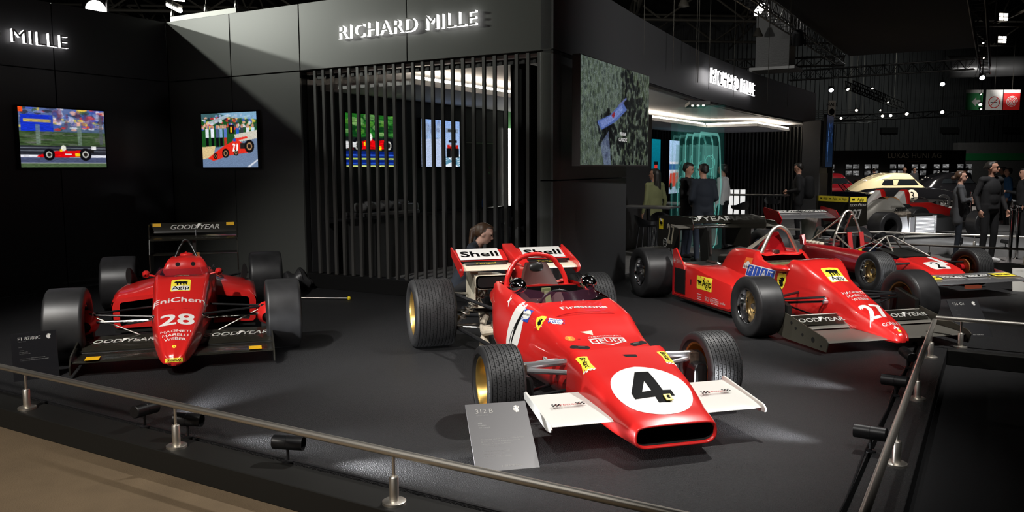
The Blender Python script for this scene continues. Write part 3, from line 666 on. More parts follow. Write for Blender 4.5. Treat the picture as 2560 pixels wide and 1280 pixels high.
# ================================================================ racing cars
TOPX, TOPY = (0, 1, 0), (-1, 0, 0)       # lettering read from in front of a car
SIDX, SIDY = (1, 0, 0), (0, 0, 1)        # lettering on a car's right flank
def wheel(car, x, y, rad, wd, rim, rm='gold', tm='slick', tread=0, name='wheel', lip=None, nut='alu', face=.05, z=None, n=56):
    s = 1 if y > 0 else -1; h = wd / 2; A = (0, s, 0); c = (x, y, rad if z is None else z)
    pr = [(-.84 * h, rim + .002), (-.80 * h, rim - .012), (-.4 * h, rim - .03), (face * h, rim - .035), (face * h + .004, rim * .62), (face * h - .012, rim * .55), (face * h + .0, rim * .32), (face * h + .02, rim * .30), (face * h + .02, .001)]
    wo = ob(name, MB().lathe(pr, c, A, 40), rm, car, True)
    ob('rim_lip', MB().lathe([(face * h, rim - .036), (.35 * h, rim - .032), (.62 * h, rim - .018), (.80 * h, rim - .014), (.86 * h, rim - .008), (.86 * h, rim + .004), (.82 * h, rim + .003)], c, A, 40), lip or rm, wo, True)
    tp = [(-.82 * h, rim - .002), (-.93 * h, rim + .018), (-.99 * h, rim + .3 * (rad - rim)), (-1.0 * h, rim + .55 * (rad - rim)), (-.965 * h, rad * .925), (-.92 * h, rad * .965), (-.84 * h, rad * .990)]
    top = []
    if tread:
        xs = np.linspace(-.80, .80, tread + 1)
        for i, q in enumerate(xs):
            rr = rad * (1 - .010 * (q / .8) ** 2)
            top += [(q * h - .0028, rr), (q * h - .0018, rr - .007), (q * h + .0018, rr - .007), (q * h + .0028, rr)]
    else: top = [(q * h, rad * (1 - .010 * (q / .8) ** 2)) for q in np.linspace(-.78, .78, 7)]
    tp = tp + top + [(-a, b) for a, b in tp[::-1]]
    ob('tyre', MB().lathe(tp, c, A, n), tm, wo, True, ang=35)
    ob('hub_nut', MB().lathe([(face * h + .015, .035), (face * h + .05, .03), (face * h + .055, .012), (face * h + .055, .001)], c, A, 8), nut, wo)
    for k in range(6):
        a = 2 * PI * k / 6; ob('wheel_bolt', MB().cyl((c[0] + rim * .46 * math.cos(a), y + s * (face * h), c[2] + rim * .46 * math.sin(a)), (c[0] + rim * .46 * math.cos(a), y + s * (face * h + .014), c[2] + rim * .46 * math.sin(a)), .008, n=6), 'dark_metal', wo)
    if tread:   # sipes cut across the tread blocks
        mb = MB(); nn = 46; V = []; F = []
        for j in range(tread):
            q = (xs[j] + xs[j + 1]) / 2
            for k in range(nn):
                for part in (0, 1):
                    a = 2 * PI * (k + .5 * part + .25 * (j % 2)) / nn; w2 = (xs[1] - xs[0]) * h * (.42 if part == 0 else .22); off = (xs[1] - xs[0]) * h * (.28 if part == 0 else -.05)
                    rr = rad * (1 - .010 * (q / .8) ** 2) + .0006; da = .0030 / rad; b = len(V)
                    for aa, yy in ((a - da, off - w2 / 2), (a + da, off - w2 / 2), (a + da, off + w2 / 2), (a - da, off + w2 / 2)):
                        V.append((c[0] + rr * math.cos(aa), y + q * h + yy, c[2] + rr * math.sin(aa)))
                    F.append((b, b + 1, b + 2, b + 3))
        for sd in (-1, 1):
            for k in range(36):
                a = 2 * PI * k / 36; da = .003 / rad; b = len(V)
                for aa, yy, r_ in ((a - da, .81, .992), (a + da, .81, .992), (a + da, .955, .94), (a - da, .955, .94)): V.append((c[0] + (rad * r_ + .0012) * math.cos(aa), y + sd * yy * h, c[2] + (rad * r_ + .0012) * math.sin(aa)))
                F.append((b, b + 1, b + 2, b + 3))
        o = ob('tread_sipes', (V, F), 'groove', wo); o['kind'] = 'stuff'
    return wo
def prof(zb, wb, wm, zm, ws, zs, zt): return [(0, zb), (wb * .7, zb), (wb, zb + .015), (wm * .985, (zb + zm) / 2), (wm, zm), (ws, zs), (ws * .6, zt - .012 * (zt - zs > .005)), (0, zt)]
def foil(x0, z0, x1, z1, th, n=7, camber=.0):
    """airfoil outline from leading (x0,z0) to trailing (x1,z1)"""
    up, dn = [], []; L = math.hypot(x1 - x0, z1 - z0); nx, nz = -(z1 - z0) / L, (x1 - x0) / L
    if nz < 0: nx, nz = -nx, -nz
    for k in range(n + 1):
        t = (k / n) ** 1.6; y = th * (2.0 * math.sqrt(t) * (1 - t) + .06 * (1 - t) + .04); c = -camber * 4 * t * (1 - t)
        px_, pz_ = x0 + (x1 - x0) * t + nx * c, z0 + (z1 - z0) * t + nz * c
        up.append((px_ + nx * y * .6, pz_ + nz * y * .6)); dn.append((px_ - nx * y * .4, pz_ - nz * y * .4))
    return up + dn[::-1]
def plate(mb, pts, y, t): return mb.prism(pts, (0, y - t / 2, 0), (1, 0, 0), (0, 0, 1), -t)
def arm(mb, *pts, r=.011, n=8): return mb.tube(pts, r, n)
def coil(mb, a, b, rad, turns, wr=.006, n=10):
    a, b = Vector(a), Vector(b); t = (b - a).normalized(); X = t.orthogonal().normalized(); Y = t.cross(X)
    return mb.tube([a + (b - a) * (k / (turns * n)) + (X * math.cos(2 * PI * k / n) + Y * math.sin(2 * PI * k / n)) * rad for k in range(turns * n + 1)], wr, 5)
SHIELD = [(-.42, .5), (0, .56), (.42, .5), (.44, .15), (.3, -.25), (0, -.58), (-.3, -.25), (-.44, .15)]
def shield(car, bvh, O, X, Y, h):
    a = decal('badge_decal', xf(poly(SHIELD), h), 'badge_yellow', car, bvh, O, X, Y, .002, .04)
    decal('horse_mark', xf(poly(HORSE), h * .62), 'decal_black', car, bvh, O, X, Y, .0035, .03)
def agip(car, bvh, O, X, Y, w, h, ly='v', off=.002):
    decal('sponsor_plate', rrect(w, h, h * .08), 'badge_yellow', car, bvh, O, X, Y, off, .05)
    O, X, Y = Vector(O), Vector(X), Vector(Y)
    if ly == 'h':
        decal('sponsor_mark', xf(poly(DOG), w * .30, -w * .30, 0), 'decal_black', car, bvh, O, X, Y, off + .0015, .04); decal('sponsor_lettering', xf(text2d('Agip', h * .72, .03), 1, w * .17, -.04 * h), 'decal_black', car, bvh, O, X, Y, off + .0015, .04)
    else:
        decal('sponsor_field', xf(rect(w * .9, h * .38), 1, 0, -h * .27), 'decal_white', car, bvh, O, X, Y, off + .001, .05)
        decal('sponsor_mark', xf(poly(DOG), w * .72, 0, h * .17), 'decal_black', car, bvh, O, X, Y, off + .002, .03); decal('sponsor_lettering', xf(text2d('Agip', h * .36, .03), 1, 0, -h * .27), 'decal_black', car, bvh, O, X, Y, off + .002, .03)
# ---------------------------------------------------------------- 1. red car with a wedge nose and the number 4
def car_wedge():
    c = thing('racing_car', 'red wedge-nosed racing car with number 4 on a white disc and white front wings', 'racing car', (.6587, 5.5277, 0), -1.2889, 'racing cars on the platform')
    RF, RR = .253, .317
    st = [(1.0, [(0, .074), (.14, .074), (.218, .079), (.256, .112), (.259, .165), (.236, .204), (.14, .213), (0, .214)]), (.95, [(0, .072), (.145, .072), (.222, .078), (.265, .115), (.272, .17), (.245, .218), (.15, .231), (0, .234)]), (.85, prof(.072, .232, .288, .155, .262, .238, .268)),
          (.70, prof(.074, .245, .315, .18, .285, .292, .328)), (.55, prof(.078, .255, .332, .21, .300, .340, .376)), (.40, prof(.08, .262, .345, .24, .312, .378, .408)), (.25, prof(.085, .268, .354, .26, .326, .420, .446)), (.150, prof(.088, .27, .358, .27, .336, .448, .476))]
    nose, bv = body('nose_cone', st, 'race_red', c, 44, 29, caps=(False, False))
    # ring lip and dark duct inside the mouth
    r0 = cat_rom(st[0][1], 29); full = [(y, z) for y, z in r0] + [(-y, z) for y, z in r0[-2:0:-1]]
    cz = .145
    def ringx(x, s, sz=None): return [(x, y * s, cz + (z - cz) * (sz or s)) for y, z in full]
    ob('mouth_lip', MB().rings([ringx(1.0, 1), ringx(1.012, .985, .96), ringx(1.012, .955, .84), ringx(.99, .94, .76)], True, False, False), 'race_red', c, True, ang=180)
    ob('mouth_duct', MB().rings([ringx(.991, .94, .76), ringx(.80, .92, .70)], True, False, True), 'gap', c)
    st2 = [(.20, prof(.09, .265, .30, .25, .27, .40, .425)), (.05, prof(.09, .27, .325, .27, .295, .435, .462)), (-.10, prof(.09, .29, .355, .29, .31, .465, .495)), (-.30, prof(.092, .315, .395, .31, .335, .530, .562)), (-.42, prof(.093, .33, .418, .33, .350, .572, .598)),
           (-.60, prof(.095, .35, .445, .34, .365, .600, .622)), (-.78, prof(.095, .36, .462, .35, .372, .622, .640)), (-1.10, prof(.095, .37, .472, .36, .372, .650, .655)), (-1.40, prof(.10, .37, .465, .36, .362, .662, .672)), (-1.62, prof(.10, .36, .445, .36, .345, .655, .672))]
    tub, bv2 = body('body_shell', st2, 'race_red', c, 60, 29, hole=(-1.52, -.80, 21), shear=[(.20, 0, .1), (-1.0, 0, .1), (-1.30, -.45, .45), (-1.62, -1.10, .55)], caps=(True, False))
    ob('panel_seam', MB().tube([(-.43, y, .612 - .5 * abs(y) ** 2.6 * 2.2) for y in np.linspace(-.40, .40, 17)], .003, 5), 'dark_red', c)
    # engine cover shoulders behind the cockpit
    st3 = [(-1.50, prof(.42, .30, .395, .52, .33, .655, .672)), (-1.72, prof(.44, .30, .375, .54, .31, .640, .655)), (-1.95, prof(.46, .26, .325, .55, .26, .612, .625)), (-2.12, prof(.48, .20, .25, .55, .20, .575, .585))]
    body('engine_cover', st3, 'race_red', c, 20, 22)
    # cockpit
    ob('cockpit_tub', MB().b2((-1.52, -.335, .2), (-.76, .335, .23)).b2((-1.52, -.34, .2), (-.76, -.33, .64)).b2((-1.52, .33, .2), (-.76, .34, .64)).b2((-.775, -.33, .2), (-.765, .33, .60)), 'decal_black', c)
    ob('bulkhead', MB().b2((-1.515, -.335, .2), (-1.485, .335, .655)), 'decal_black', c)
    seat = MB(); rs = []
    for k in range(9):
        t = k / 8; z = .30 + .545 * t; w_ = .215 * (1 - .60 * t ** 2.2); x = -1.36 - .27 * t
        rs.append([(x + .04, -w_, z), (x, -w_ * .5, z), (x, w_ * .5, z), (x + .04, w_, z), (x - .03, w_, z), (x - .04, 0, z), (x - .03, -w_, z)])
    ob('seat', seat.rings(rs), 'leather', c, True)
    ob('headrest', MB().ell((-1.62, 0, .79), (.03, .085, .06)), 'carbon', c, True)
    sw = MB(); sw.tube([(-1.06 + .03 * math.sin(a), .15 * math.cos(a), .555 + .13 * math.sin(a)) for a in np.linspace(0, 2 * PI, 25)], .012, 6).cyl((-1.05, -.14, .555), (-1.05, .14, .555), .008).cyl((-1.05, 0, .555), (-.85, 0, .50), .012)
    ob('steering_wheel', sw, 'black_tube', c, True)
    ob('harness_strap', MB().box((-1.33, .02, .53), (.012, .05, .22), Matrix.Rotation(-.5, 3, 'Y')).box((-1.40, .02, .635), (.03, .075, .035)), 'cloth_green', c)
    ob('buckle', MB().tube([(-1.30, -.02, .52), (-1.27, -.10, .50), (-1.25, -.02, .48)], .006, 5), 'alu', c)
    hp = [(-1.60, -.285, .60), (-1.615, -.262, .72), (-1.63, -.225, .80)] + [(-1.64, .205 * math.cos(a), .80 + .115 * math.sin(a)) for a in np.linspace(PI * .94, PI * .06, 13)] + [(-1.63, .225, .80), (-1.615, .262, .72), (-1.60, .285, .60)]
    ob('roll_hoop', MB().tube(hp, .021, 12), 'race_red', c, True)
    # windscreen: low tinted wrap
    ws = MB(); a_ = np.linspace(-1.25, 1.25, 22)
    low = [(-1.22 + .46 * math.cos(t), .365 * math.sin(t) / math.sin(1.25), .628 + .01 * abs(math.sin(t))) for t in a_]; up = [(-1.30 + .44 * math.cos(t), .325 * math.sin(t) / math.sin(1.25), .700 + .01 * abs(math.sin(t))) for t in a_]
    ws.rings([low, up], False, False, False); o = ob('windscreen', ws, 'windscreen', c, True, ang=180)
    for k in (1, 5, 9, 13, 17, 20): ob('rivet', MB().ell(Vector(low[k]) + Vector((.008, 0, .010)), (.006, .006, .006), None, 6, 5), 'alu_bright', c, True)
    for s in (-1, 1):
        m = ob('mirror', MB().lathe([(-.085, .004), (-.075, .028), (-.045, .052), (0, .066), (.045, .066), (.05, .060), (.05, .001)], (-1.13, s * .30, .720), (-1, 0, 0), 18), 'chrome', c, True)
        ob('mirror_stay', MB().cyl((-1.12, s * .30, .67), (-1.12, s * .31, .62), .012), 'alu', m)
        ob('oil_filler', MB().cyl((-.12 + .0, s * .17, .455), (-.12, s * .17, .487), .016), 'gap', c) if s < 0 else None
        # front suspension: chromed rocker arms, hub, brake
        mb = MB(); arm(mb, (.02, s * .30, .365), (.01, s * .62, .355), r=.024); arm(mb, (-.10, s * .30, .35), (-.005, s * .62, .35), r=.020); arm(mb, (.12, s * .30, .312), (.02, s * .62, .328), r=.018)
        ob('front_arm', mb, 'alu_bright', c, True)
        mb = MB(); arm(mb, (.10, s * .27, .13), (0, s * .63, .15), r=.012); arm(mb, (-.25, s * .33, .14), (-.02, s * .63, .15), r=.012); arm(mb, (.06, s * .63, .15), (.10, s * .30, .20), r=.009)
        ob('lower_arm', mb, 'black_tube', c, True)
        ob('front_upright', MB().b2((-.05, s * .60, .14), (.05, s * .67, .37)).cyl((0, s * .60, RF), (0, s * .70, RF), .06), 'engine', c)
        ob('brake_disc', MB().cyl((0, s * .665, RF), (0, s * .69, RF), .125, n=28), 'dark_metal', c)
        d = MB(); d.prism(rrect(.10, .20, .045)[0], (.13, s * (.64 if s > 0 else .63), RF - .04), (0, 1, 0), (0, 0, 1), -.14); ob('brake_duct', d, 'black_tube', c)
        ob('duct_mouth', MB().prism(rrect(.075, .17, .035)[0], (.133, s * (.64 if s > 0 else .63), RF - .04), (0, 1, 0), (0, 0, 1), .003), 'gap', c)
        wheel(c, 0, s * .7825, RF, .258, .178, 'gold', 'rubber', 7, 'front_wheel')
        wheel(c, -2.385, s * .7875, RR, .39, .205, 'gold', 'rubber', 10, 'rear_wheel', face=.25)
        # front wings
        wg = MB(); y0, y1 = s * .30, s * .69; q0 = foil(.80, .185, .34, .245, .022); ob('front_wing', wg.rings([[(p[0], y0, p[1]) for p in q0], [(p[0], y1, p[1]) for p in q0]]), 'white_paint', c, True)
        ep = [(.83, .165), (.84, .185), (.81, .21), (.34, .275), (.315, .262), (.33, .225), (.76, .155)]
        ob('wing_endplate', plate(MB(), ep, s * .697, .014), 'white_paint', c, bevel=.004)
        yc = s * .50; o_ = (.57, yc, .30)
        decal('wing_decal', text2d('Firestone', .030, .01, 0, 1.0), 'decal_red', c, None, (.57, yc, .2435), TOPX, (-.46, 0, .06), 0)
        for sx_ in (-1, 1):
            ck = []
            for i in range(5):
                for j in range(3):
                    if (i + j) % 2 == 0: ck.append(xf(rect(.0125, .0125), 1, sx_ * (.055 + i * .011), (j - 1) * .011 + .004 * (1 if sx_ > 0 else -1)))
            decal('checker_decal', merge(*ck), 'decal_black', c, None, (.57, yc, .2440), TOPX, (-.46, 0, .06), 0)
        # rear suspension
        mb = MB(); arm(mb, (-1.50, s * .40, .47), (-2.32, s * .60, .50), r=.016); ob('radius_arm', mb, 'black_tube', c, True)
        mb = MB(); arm(mb, (-1.32, s * .42, .16), (-2.34, s * .60, .20), r=.018); ob('radius_arm', mb, 'black_tube', c, True)
        for a_, b_ in (((-2.36, s * .17, .45), (-2.36, s * .60, .50)), ((-2.46, s * .15, .16), (-2.40, s * .60, .18)), ((-2.2, s * .15, .16), (-2.36, s * .60, .18))): ob('rear_arm', MB().tube([a_, b_], .014), 'alu', c, True)
        ob('rear_upright', MB().b2((-2.45, s * .585, .16), (-2.33, s * .64, .52)).cyl((-2.36, s * .58, .50), (-2.36, s * .64, .50), .04), 'engine', c)
        sp = MB(); coil(sp, (-2.20, s * .34, .50), (-2.27, s * .53, .27), .036, 6, .008); so = ob('rear_spring', sp, 'steel', c, True)
        ob('damper', MB().cyl((-2.19, s * .32, .53), (-2.29, s * .57, .22), .022).ell((-2.19, s * .32, .53), (.035, .035, .035)), 'alu', so, True)
        ob('drive_shaft', MB().cyl((-2.385, s * .12, .31), (-2.385, s * .62, .315), .022), 'dark_metal', c, True)
        # exhausts
        for k, (xx, zz) in enumerate(((-1.62, .27), (-1.76, .26), (-1.90, .25))):
            ob('exhaust_pipe', MB().tube(cat_rom([(xx, s * .20, zz + .03), (xx - .02, s * .32, zz - .01), (xx - .12, s * .395 - s * .02 * k, zz - .04), (xx - .30, s * .40 - s * .03 * k, .20 - .005 * k), (-2.35, s * (.30 - .02 * k), .22 + .02 * k), (-2.75, s * .22, .25)], 20), .027, 8), 'exhaust', c, True)
        ob('exhaust_collector', MB().cyl((-2.4, s * .25, .235), (-3.0, s * .20, .30), .042, .048), 'exhaust', c, True)
        ob('lower_exhaust', MB().tube(cat_rom([(-1.48, s * .40, .10), (-1.65, s * .43, .10), (-1.82, s * .42, .12), (-2.0, s * .36, .16)], 12), [.035, .045, .05, .05, .05, .05, .05, .045, .045, .04, .035, .03], 8), 'exhaust', c, True)
        ob('cam_cover', MB().box((-1.90, s * .19, .42), (.50, .13, .07), Matrix.Rotation(-s * .25, 3, 'X')), 'engine', c, bevel=.02)
        fn = MB()
        for k in range(10): fn.b2((-1.60 - .02 * k, s * .22, .16 + .012 * k), (-1.605 - .02 * k, s * .36, .32))
        ob('cooling_fins', fn, 'steel', c)
        hs = MB().tube(cat_rom([(-1.60, s * .25, .44), (-1.66, s * .34, .38), (-1.62, s * .37, .31), (-1.55, s * .36, .24)], 10), .011, 6); ob('hose', hs, 'alu', c, True)
        ob('brass_pipe', MB().tube(cat_rom([(-1.80, s * .30, .38), (-1.62, s * .36, .30), (-1.50, s * .37, .20)], 8), .008, 6), 'copper', c, True)
    ob('engine_block', MB().b2((-2.15, -.22, .13), (-1.55, .22, .40)), 'engine', c, bevel=.03)
    ob('gearbox', MB().tube([(-2.15, 0, .30), (-2.3, 0, .31), (-2.6, 0, .32), (-2.75, 0, .33)], [.17, .15, .12, .09], 12), 'engine', c, True)
    ob('fuel_pump', MB().cyl((-2.18, .05, .62), (-2.05, .05, .62), .05).b2((-2.25, .08, .52), (-2.1, .2, .68)), 'copper', c)
    tr = MB()
    for k in range(6):
        for s in (-1, 1): tr.lathe([(0, .018), (.05, .022), (.055, .028)], (-1.70 - k * .075, s * .055, .50), (0, 0, 1), 10)
    ob('intake_trumpets', tr, 'alu', c, True)
    # oil cooler duct on the right rear
    d = MB(); dpr = rrect(.34, .125, .035)[0]
    d.rings([[(-2.02, -.27 + a, .63 + b) for a, b in dpr], [(-2.10, -.27 + a * .98, .63 + b * .98) for a, b in dpr], [(-2.45, -.29 + a * .8, .62 + b * .8) for a, b in dpr]], True, False, True); d.b2((-2.30, -.43, .36), (-2.27, -.36, .70)).b2((-2.45, -.435, .42), (-2.10, -.425, .69))
    dk = ob('cooler_duct', d, 'bone', c, True)
    ob('duct_inside', MB().rings([[(-2.022, -.27 + a * .88, .63 + b * .74) for a, b in dpr], [(-2.3, -.27 + a * .7, .63 + b * .6) for a, b in dpr]], True, True, True), 'gap', dk)
    # rear wing
    ob('wing_pylon', MB().rings([[(-1.72, -.02, .66), (-1.72, .02, .66), (-2.5, .03, .55), (-2.5, -.03, .55)], [(-1.78, -.035, .78), (-1.78, .035, .78), (-2.5, .035, .74), (-2.5, -.035, .74)], [(-1.95, -.05, .80), (-1.95, .05, .80), (-2.52, .055, .91), (-2.52, -.055, .91)], [(-2.25, -.045, .87), (-2.25, .045, .87), (-2.54, .05, .93), (-2.54, -.05, .93)]]), 'race_red', c)
    for s in (-1, 1):
        y0, y1 = s * .06, s * .55
        q = foil(-2.06, .735, -2.27, .775, .030); rw = ob('rear_wing', MB().rings([[(p[0], y0, p[1]) for p in q], [(p[0], y1, p[1]) for p in q]]), 'bone', c, True)
        q = foil(-2.30, .795, -2.52, .880, .012); ob('rear_flap', MB().rings([[(p[0], y0, p[1]) for p in q], [(p[0], y1, p[1]) for p in q]]), 'race_red', c, True)
        ob('flap_gap', MB().box((-2.285, s * .305, .782), (.012, .48, .03)), 'gap', c)
        Yv = (-.22, 0, .085); ym = s * .315
        decal('flap_panel', rect(.41, .225), 'decal_white', c, None, (-2.407, ym, .850), TOPX, Yv, 0)
        decal('sponsor_lettering', text2d('Shell', .105, .06, 0, 1.35), 'decal_black', c, None, (-2.405, ym, .852), TOPX, Yv, 0)
        decal('wing_stripe', rect(.40, .075), 'dark_metal', c, None, (-2.205, s * .30, .7835), TOPX, (-.21, 0, .04), 0)
        decal('sponsor_lettering', text2d('Tengal', .052, .03, .2, 1.35), 'badge_yellow', c, None, (-2.205, s * .30, .785), TOPX, (-.21, 0, .04), 0)
        ob('wing_endplate', plate(MB(), [(-2.03, .70), (-2.00, .745), (-2.04, .785), (-2.30, .86), (-2.52, .912), (-2.545, .90), (-2.50, .82), (-2.28, .735), (-2.10, .675)], s * .558, .012), 'race_red', c, bevel=.004)
        ob('endplate_bolt', MB().cyl((-2.10, s * .552, .74), (-2.10, s * .572, .74), .012, n=8), 'alu_bright', c)
    # ---- markings
    T = lambda x, y=0, z=.5: (x, y, z)
    nd = (-.78, 0, .36)
    decal('number_disc', disc(.248, .262), 'decal_white', c, bv, T(.685, .0, .34), TOPX, nd, .002, .03)
    f4 = ([(-.045, .16), (.05, .16), (.05, -.045), (-.03, -.045), (-.03, .055), (-.092, -.045), (-.165, -.045), (-.165, -.10), (-.03, -.10), (.05, -.10), (.05, -.155), (-.03, -.155), (.108, -.045), (.108, -.10)],
          [(0, 1, 4), (1, 2, 3, 4), (0, 4, 5, 6), (6, 5, 3, 8, 7), (3, 2, 9, 8), (8, 9, 10, 11), (2, 12, 13, 9)])
    decal('number_decal', xf(f4, 1.06, .01, 0, 0, .9), 'decal_black', c, bv, T(.665, .0, .34), TOPX, nd, .0035, .03)
    bx = Matrix.Rotation(R(22), 3, 'Y'); b1 = ob('nose_badge', MB().box((.79, .055, .302), (.055, .045, .006), bx), 'badge_yellow', c)
    decal('horse_mark', xf(poly(HORSE), .035), 'decal_black', c, None, (.79, .055, .3058), TOPX, (-.92, 0, .38), 0)
    decal('nose_slot', poly([(-.05, .016), (.05, .016), (.045, -.016), (-.035, -.016)]), 'gap', c, bv, T(.27, .04, .5), TOPX, TOPY, .0015)
    hx = [(-.13, .062), (.13, .062), (.13, 0), (0, -.062), (-.13, 0)]
    rim = ([*hx, *[(a * .90, b * .82 + .001) for a, b in hx]], [(i, (i + 1) % 5, 5 + (i + 1) % 5, 5 + i) for i in range(5)])
    nb2 = (-.9, 0, .3)
    decal('sponsor_frame', rim, 'decal_white', c, bv2, T(-.02, .015, .5), TOPX, TOPY, .0025, .03)
    decal('sponsor_lettering', xf(text2d('HEUER', .062, .02, 0, .95), 1, 0, .014), 'decal_white', c, bv2, T(-.02, .015, .5), TOPX, TOPY, .0025, .03)
    decal('sponsor_lettering', text2d('CHRONOGRAPH', .018, .02, 0, 1.25), 'decal_white', c, bv2, T(-.105, .015, .5), TOPX, TOPY, .0025, .03)
    decal('sponsor_lettering', text2d('Firestone', .068, .035, 0, 1.0), 'decal_white', c, bv2, T(-.60, .05, .7), TOPX, TOPY, .0025, .03)
    for s in (-1, 1):
        decal('vent_slot', rrect(.135, .05, .024), 'gap', c, bv2, T(.02, s * .215, .5), (s * -.28, 1, 0), (-1, s * -.28, 0), .0015, .03)
        decal('vent_pipe', rrect(.05, .018, .008), 'alu', c, bv2, T(.015, s * .20, .5), (s * -.28, 1, 0), (-1, s * -.28, 0), .003, .03)
        decal('sponsor_plate', poly([(-.075, .036), (0, .028), (.075, .036), (.075, -.036), (0, -.028), (-.075, -.036)]), 'badge_yellow', c, bv, T(.36, s * .285, .6), (.95, 0, -.3), (-.1 * s, s * 1, 0) if s < 0 else (0, 1, 0), .002, .03) if s > 0 else decal('sponsor_plate', poly([(-.085, .040), (0, .030), (.085, .040), (.085, -.040), (0, -.030), (-.085, -.040)]), 'badge_yellow', c, bv, T(.36, -.285, .6), (.95, 0, -.28), (0, 1, .0), .002, .03)
        decal('sponsor_lettering', text2d('Britax', .036, .03, .2, .95), 'decal_black', c, bv, T(.35, s * .285, .6), (.95, 0, -.28), (0, 1, 0), .0035, .03)
        ck = [xf(rect(.0125, .0125), 1, (i - .5) * .011, (j - 3) * .011) for i in range(2) for j in range(7) if (i + j) % 2 == 0]
        decal('checker_decal', merge(*ck), 'decal_white', c, bv, T(.447, s * .285, .6), (.95, 0, -.28), (0, 1, 0), .0035, .03)
    decal('round_sticker', disc(.036, .036, 20), 'decal_orange', c, bv2, T(-.12, -.235, .7), TOPX, TOPY, .002, .03); decal('round_sticker_mark', text2d('E', .035, .0), 'decal_yellow', c, bv2, T(-.12, -.235, .7), TOPX, TOPY, .003)
    decal('triangle_sticker', poly([(-.045, .03), (.045, .03), (.03, -.03)]), 'bone', c, bv2, T(-.16, -.09, .7), TOPX, TOPY, .002)
    decal('badge_decal', xf(poly(SHIELD), .10, 0, 0, -25), 'badge_yellow', c, bv2, T(-.40, -.375, .6), (.35, 1, .3), (-.9, .2, .5), .002, .03)
    decal('horse_mark', xf(poly(HORSE), .055, 0, 0, -25), 'decal_black', c, bv2, T(-.40, -.375, .6), (.35, 1, .3), (-.9, .2, .5), .0035, .03)
    decal('sponsor_plate', xf(poly([(-.4, .4), (.4, .4), (.5, 0), (.3, -.4), (-.3, -.4), (-.5, 0)]), .10), 'decal_white', c, bv2, T(-.335, -.295, .7), (.25, 1, .25), (-1, .2, .2), .002, .03)
    for k, s in enumerate(('MAGNETI', 'MARELLI')): decal('sponsor_lettering', xf(text2d(s, .026, .02, 0, .8), 1, 0, .018 - .038 * k), 'decal_blue', c, bv2, T(-.335, -.295, .7), (.25, 1, .25), (-1, .2, .2), .0035, .03)
    decal('sponsor_plate', rect(.12, .095), 'decal_blue', c, bv2, T(-.64, -.40, .58), (.75, .45, -.2), (-.3, .5, .9), .002, .03); decal('sponsor_disc', disc(.052, .036, 20), 'decal_white', c, bv2, T(-.635, -.39, .58), (.75, .45, -.2), (-.3, .5, .9), .003, .03)
    decal('sponsor_lettering', text2d('BORG&BECK', .014, .01), 'decal_black', c, bv2, T(-.635, -.39, .58), (.75, .45, -.2), (-.3, .5, .9), .004, .03)
    decal('star_decal', poly([(-.03, .05), (0, .01), (.035, .02), (.012, -.01), (.03, -.055), (-.005, -.025), (-.04, -.02), (-.015, .0)]), 'decal_white', c, bv2, T(-1.08, -.46, .62), SIDX, SIDY, .003)
    decal('number_disc', disc(.135, .215), 'decal_white', c, bv2, T(-.78, -.5, .435), (1, .05, 0), (-.35, 0, 1), .002, .03)
    decal('number_decal', poly([(.062, .165), (.082, .135), (.015, -.05), (.0, -.155), (-.05, -.155), (-.045, -.03)]), 'decal_black', c, bv2, T(-.78, -.5, .435), (1, .05, 0), (-.35, 0, 1), .0035, .03)
    decal('number_gap', poly([(.0, .02), (-.01, -.12), (-.03, -.12), (-.025, -.02)]), 'decal_white', c, bv2, T(-.78, -.5, .435), (1, .05, 0), (-.35, 0, 1), .005, .03)
    decal('small_sticker', rect(.05, .03), 'decal_white', c, bv2, T(-.24, -.46, .33), (1, -.1, 0), SIDY, .002, .03); decal('sponsor_lettering', text2d('KONI', .02, .02), 'decal_black', c, bv2, T(-.24, -.46, .33), (1, -.1, 0), SIDY, .0035)
    return c
car_wedge()

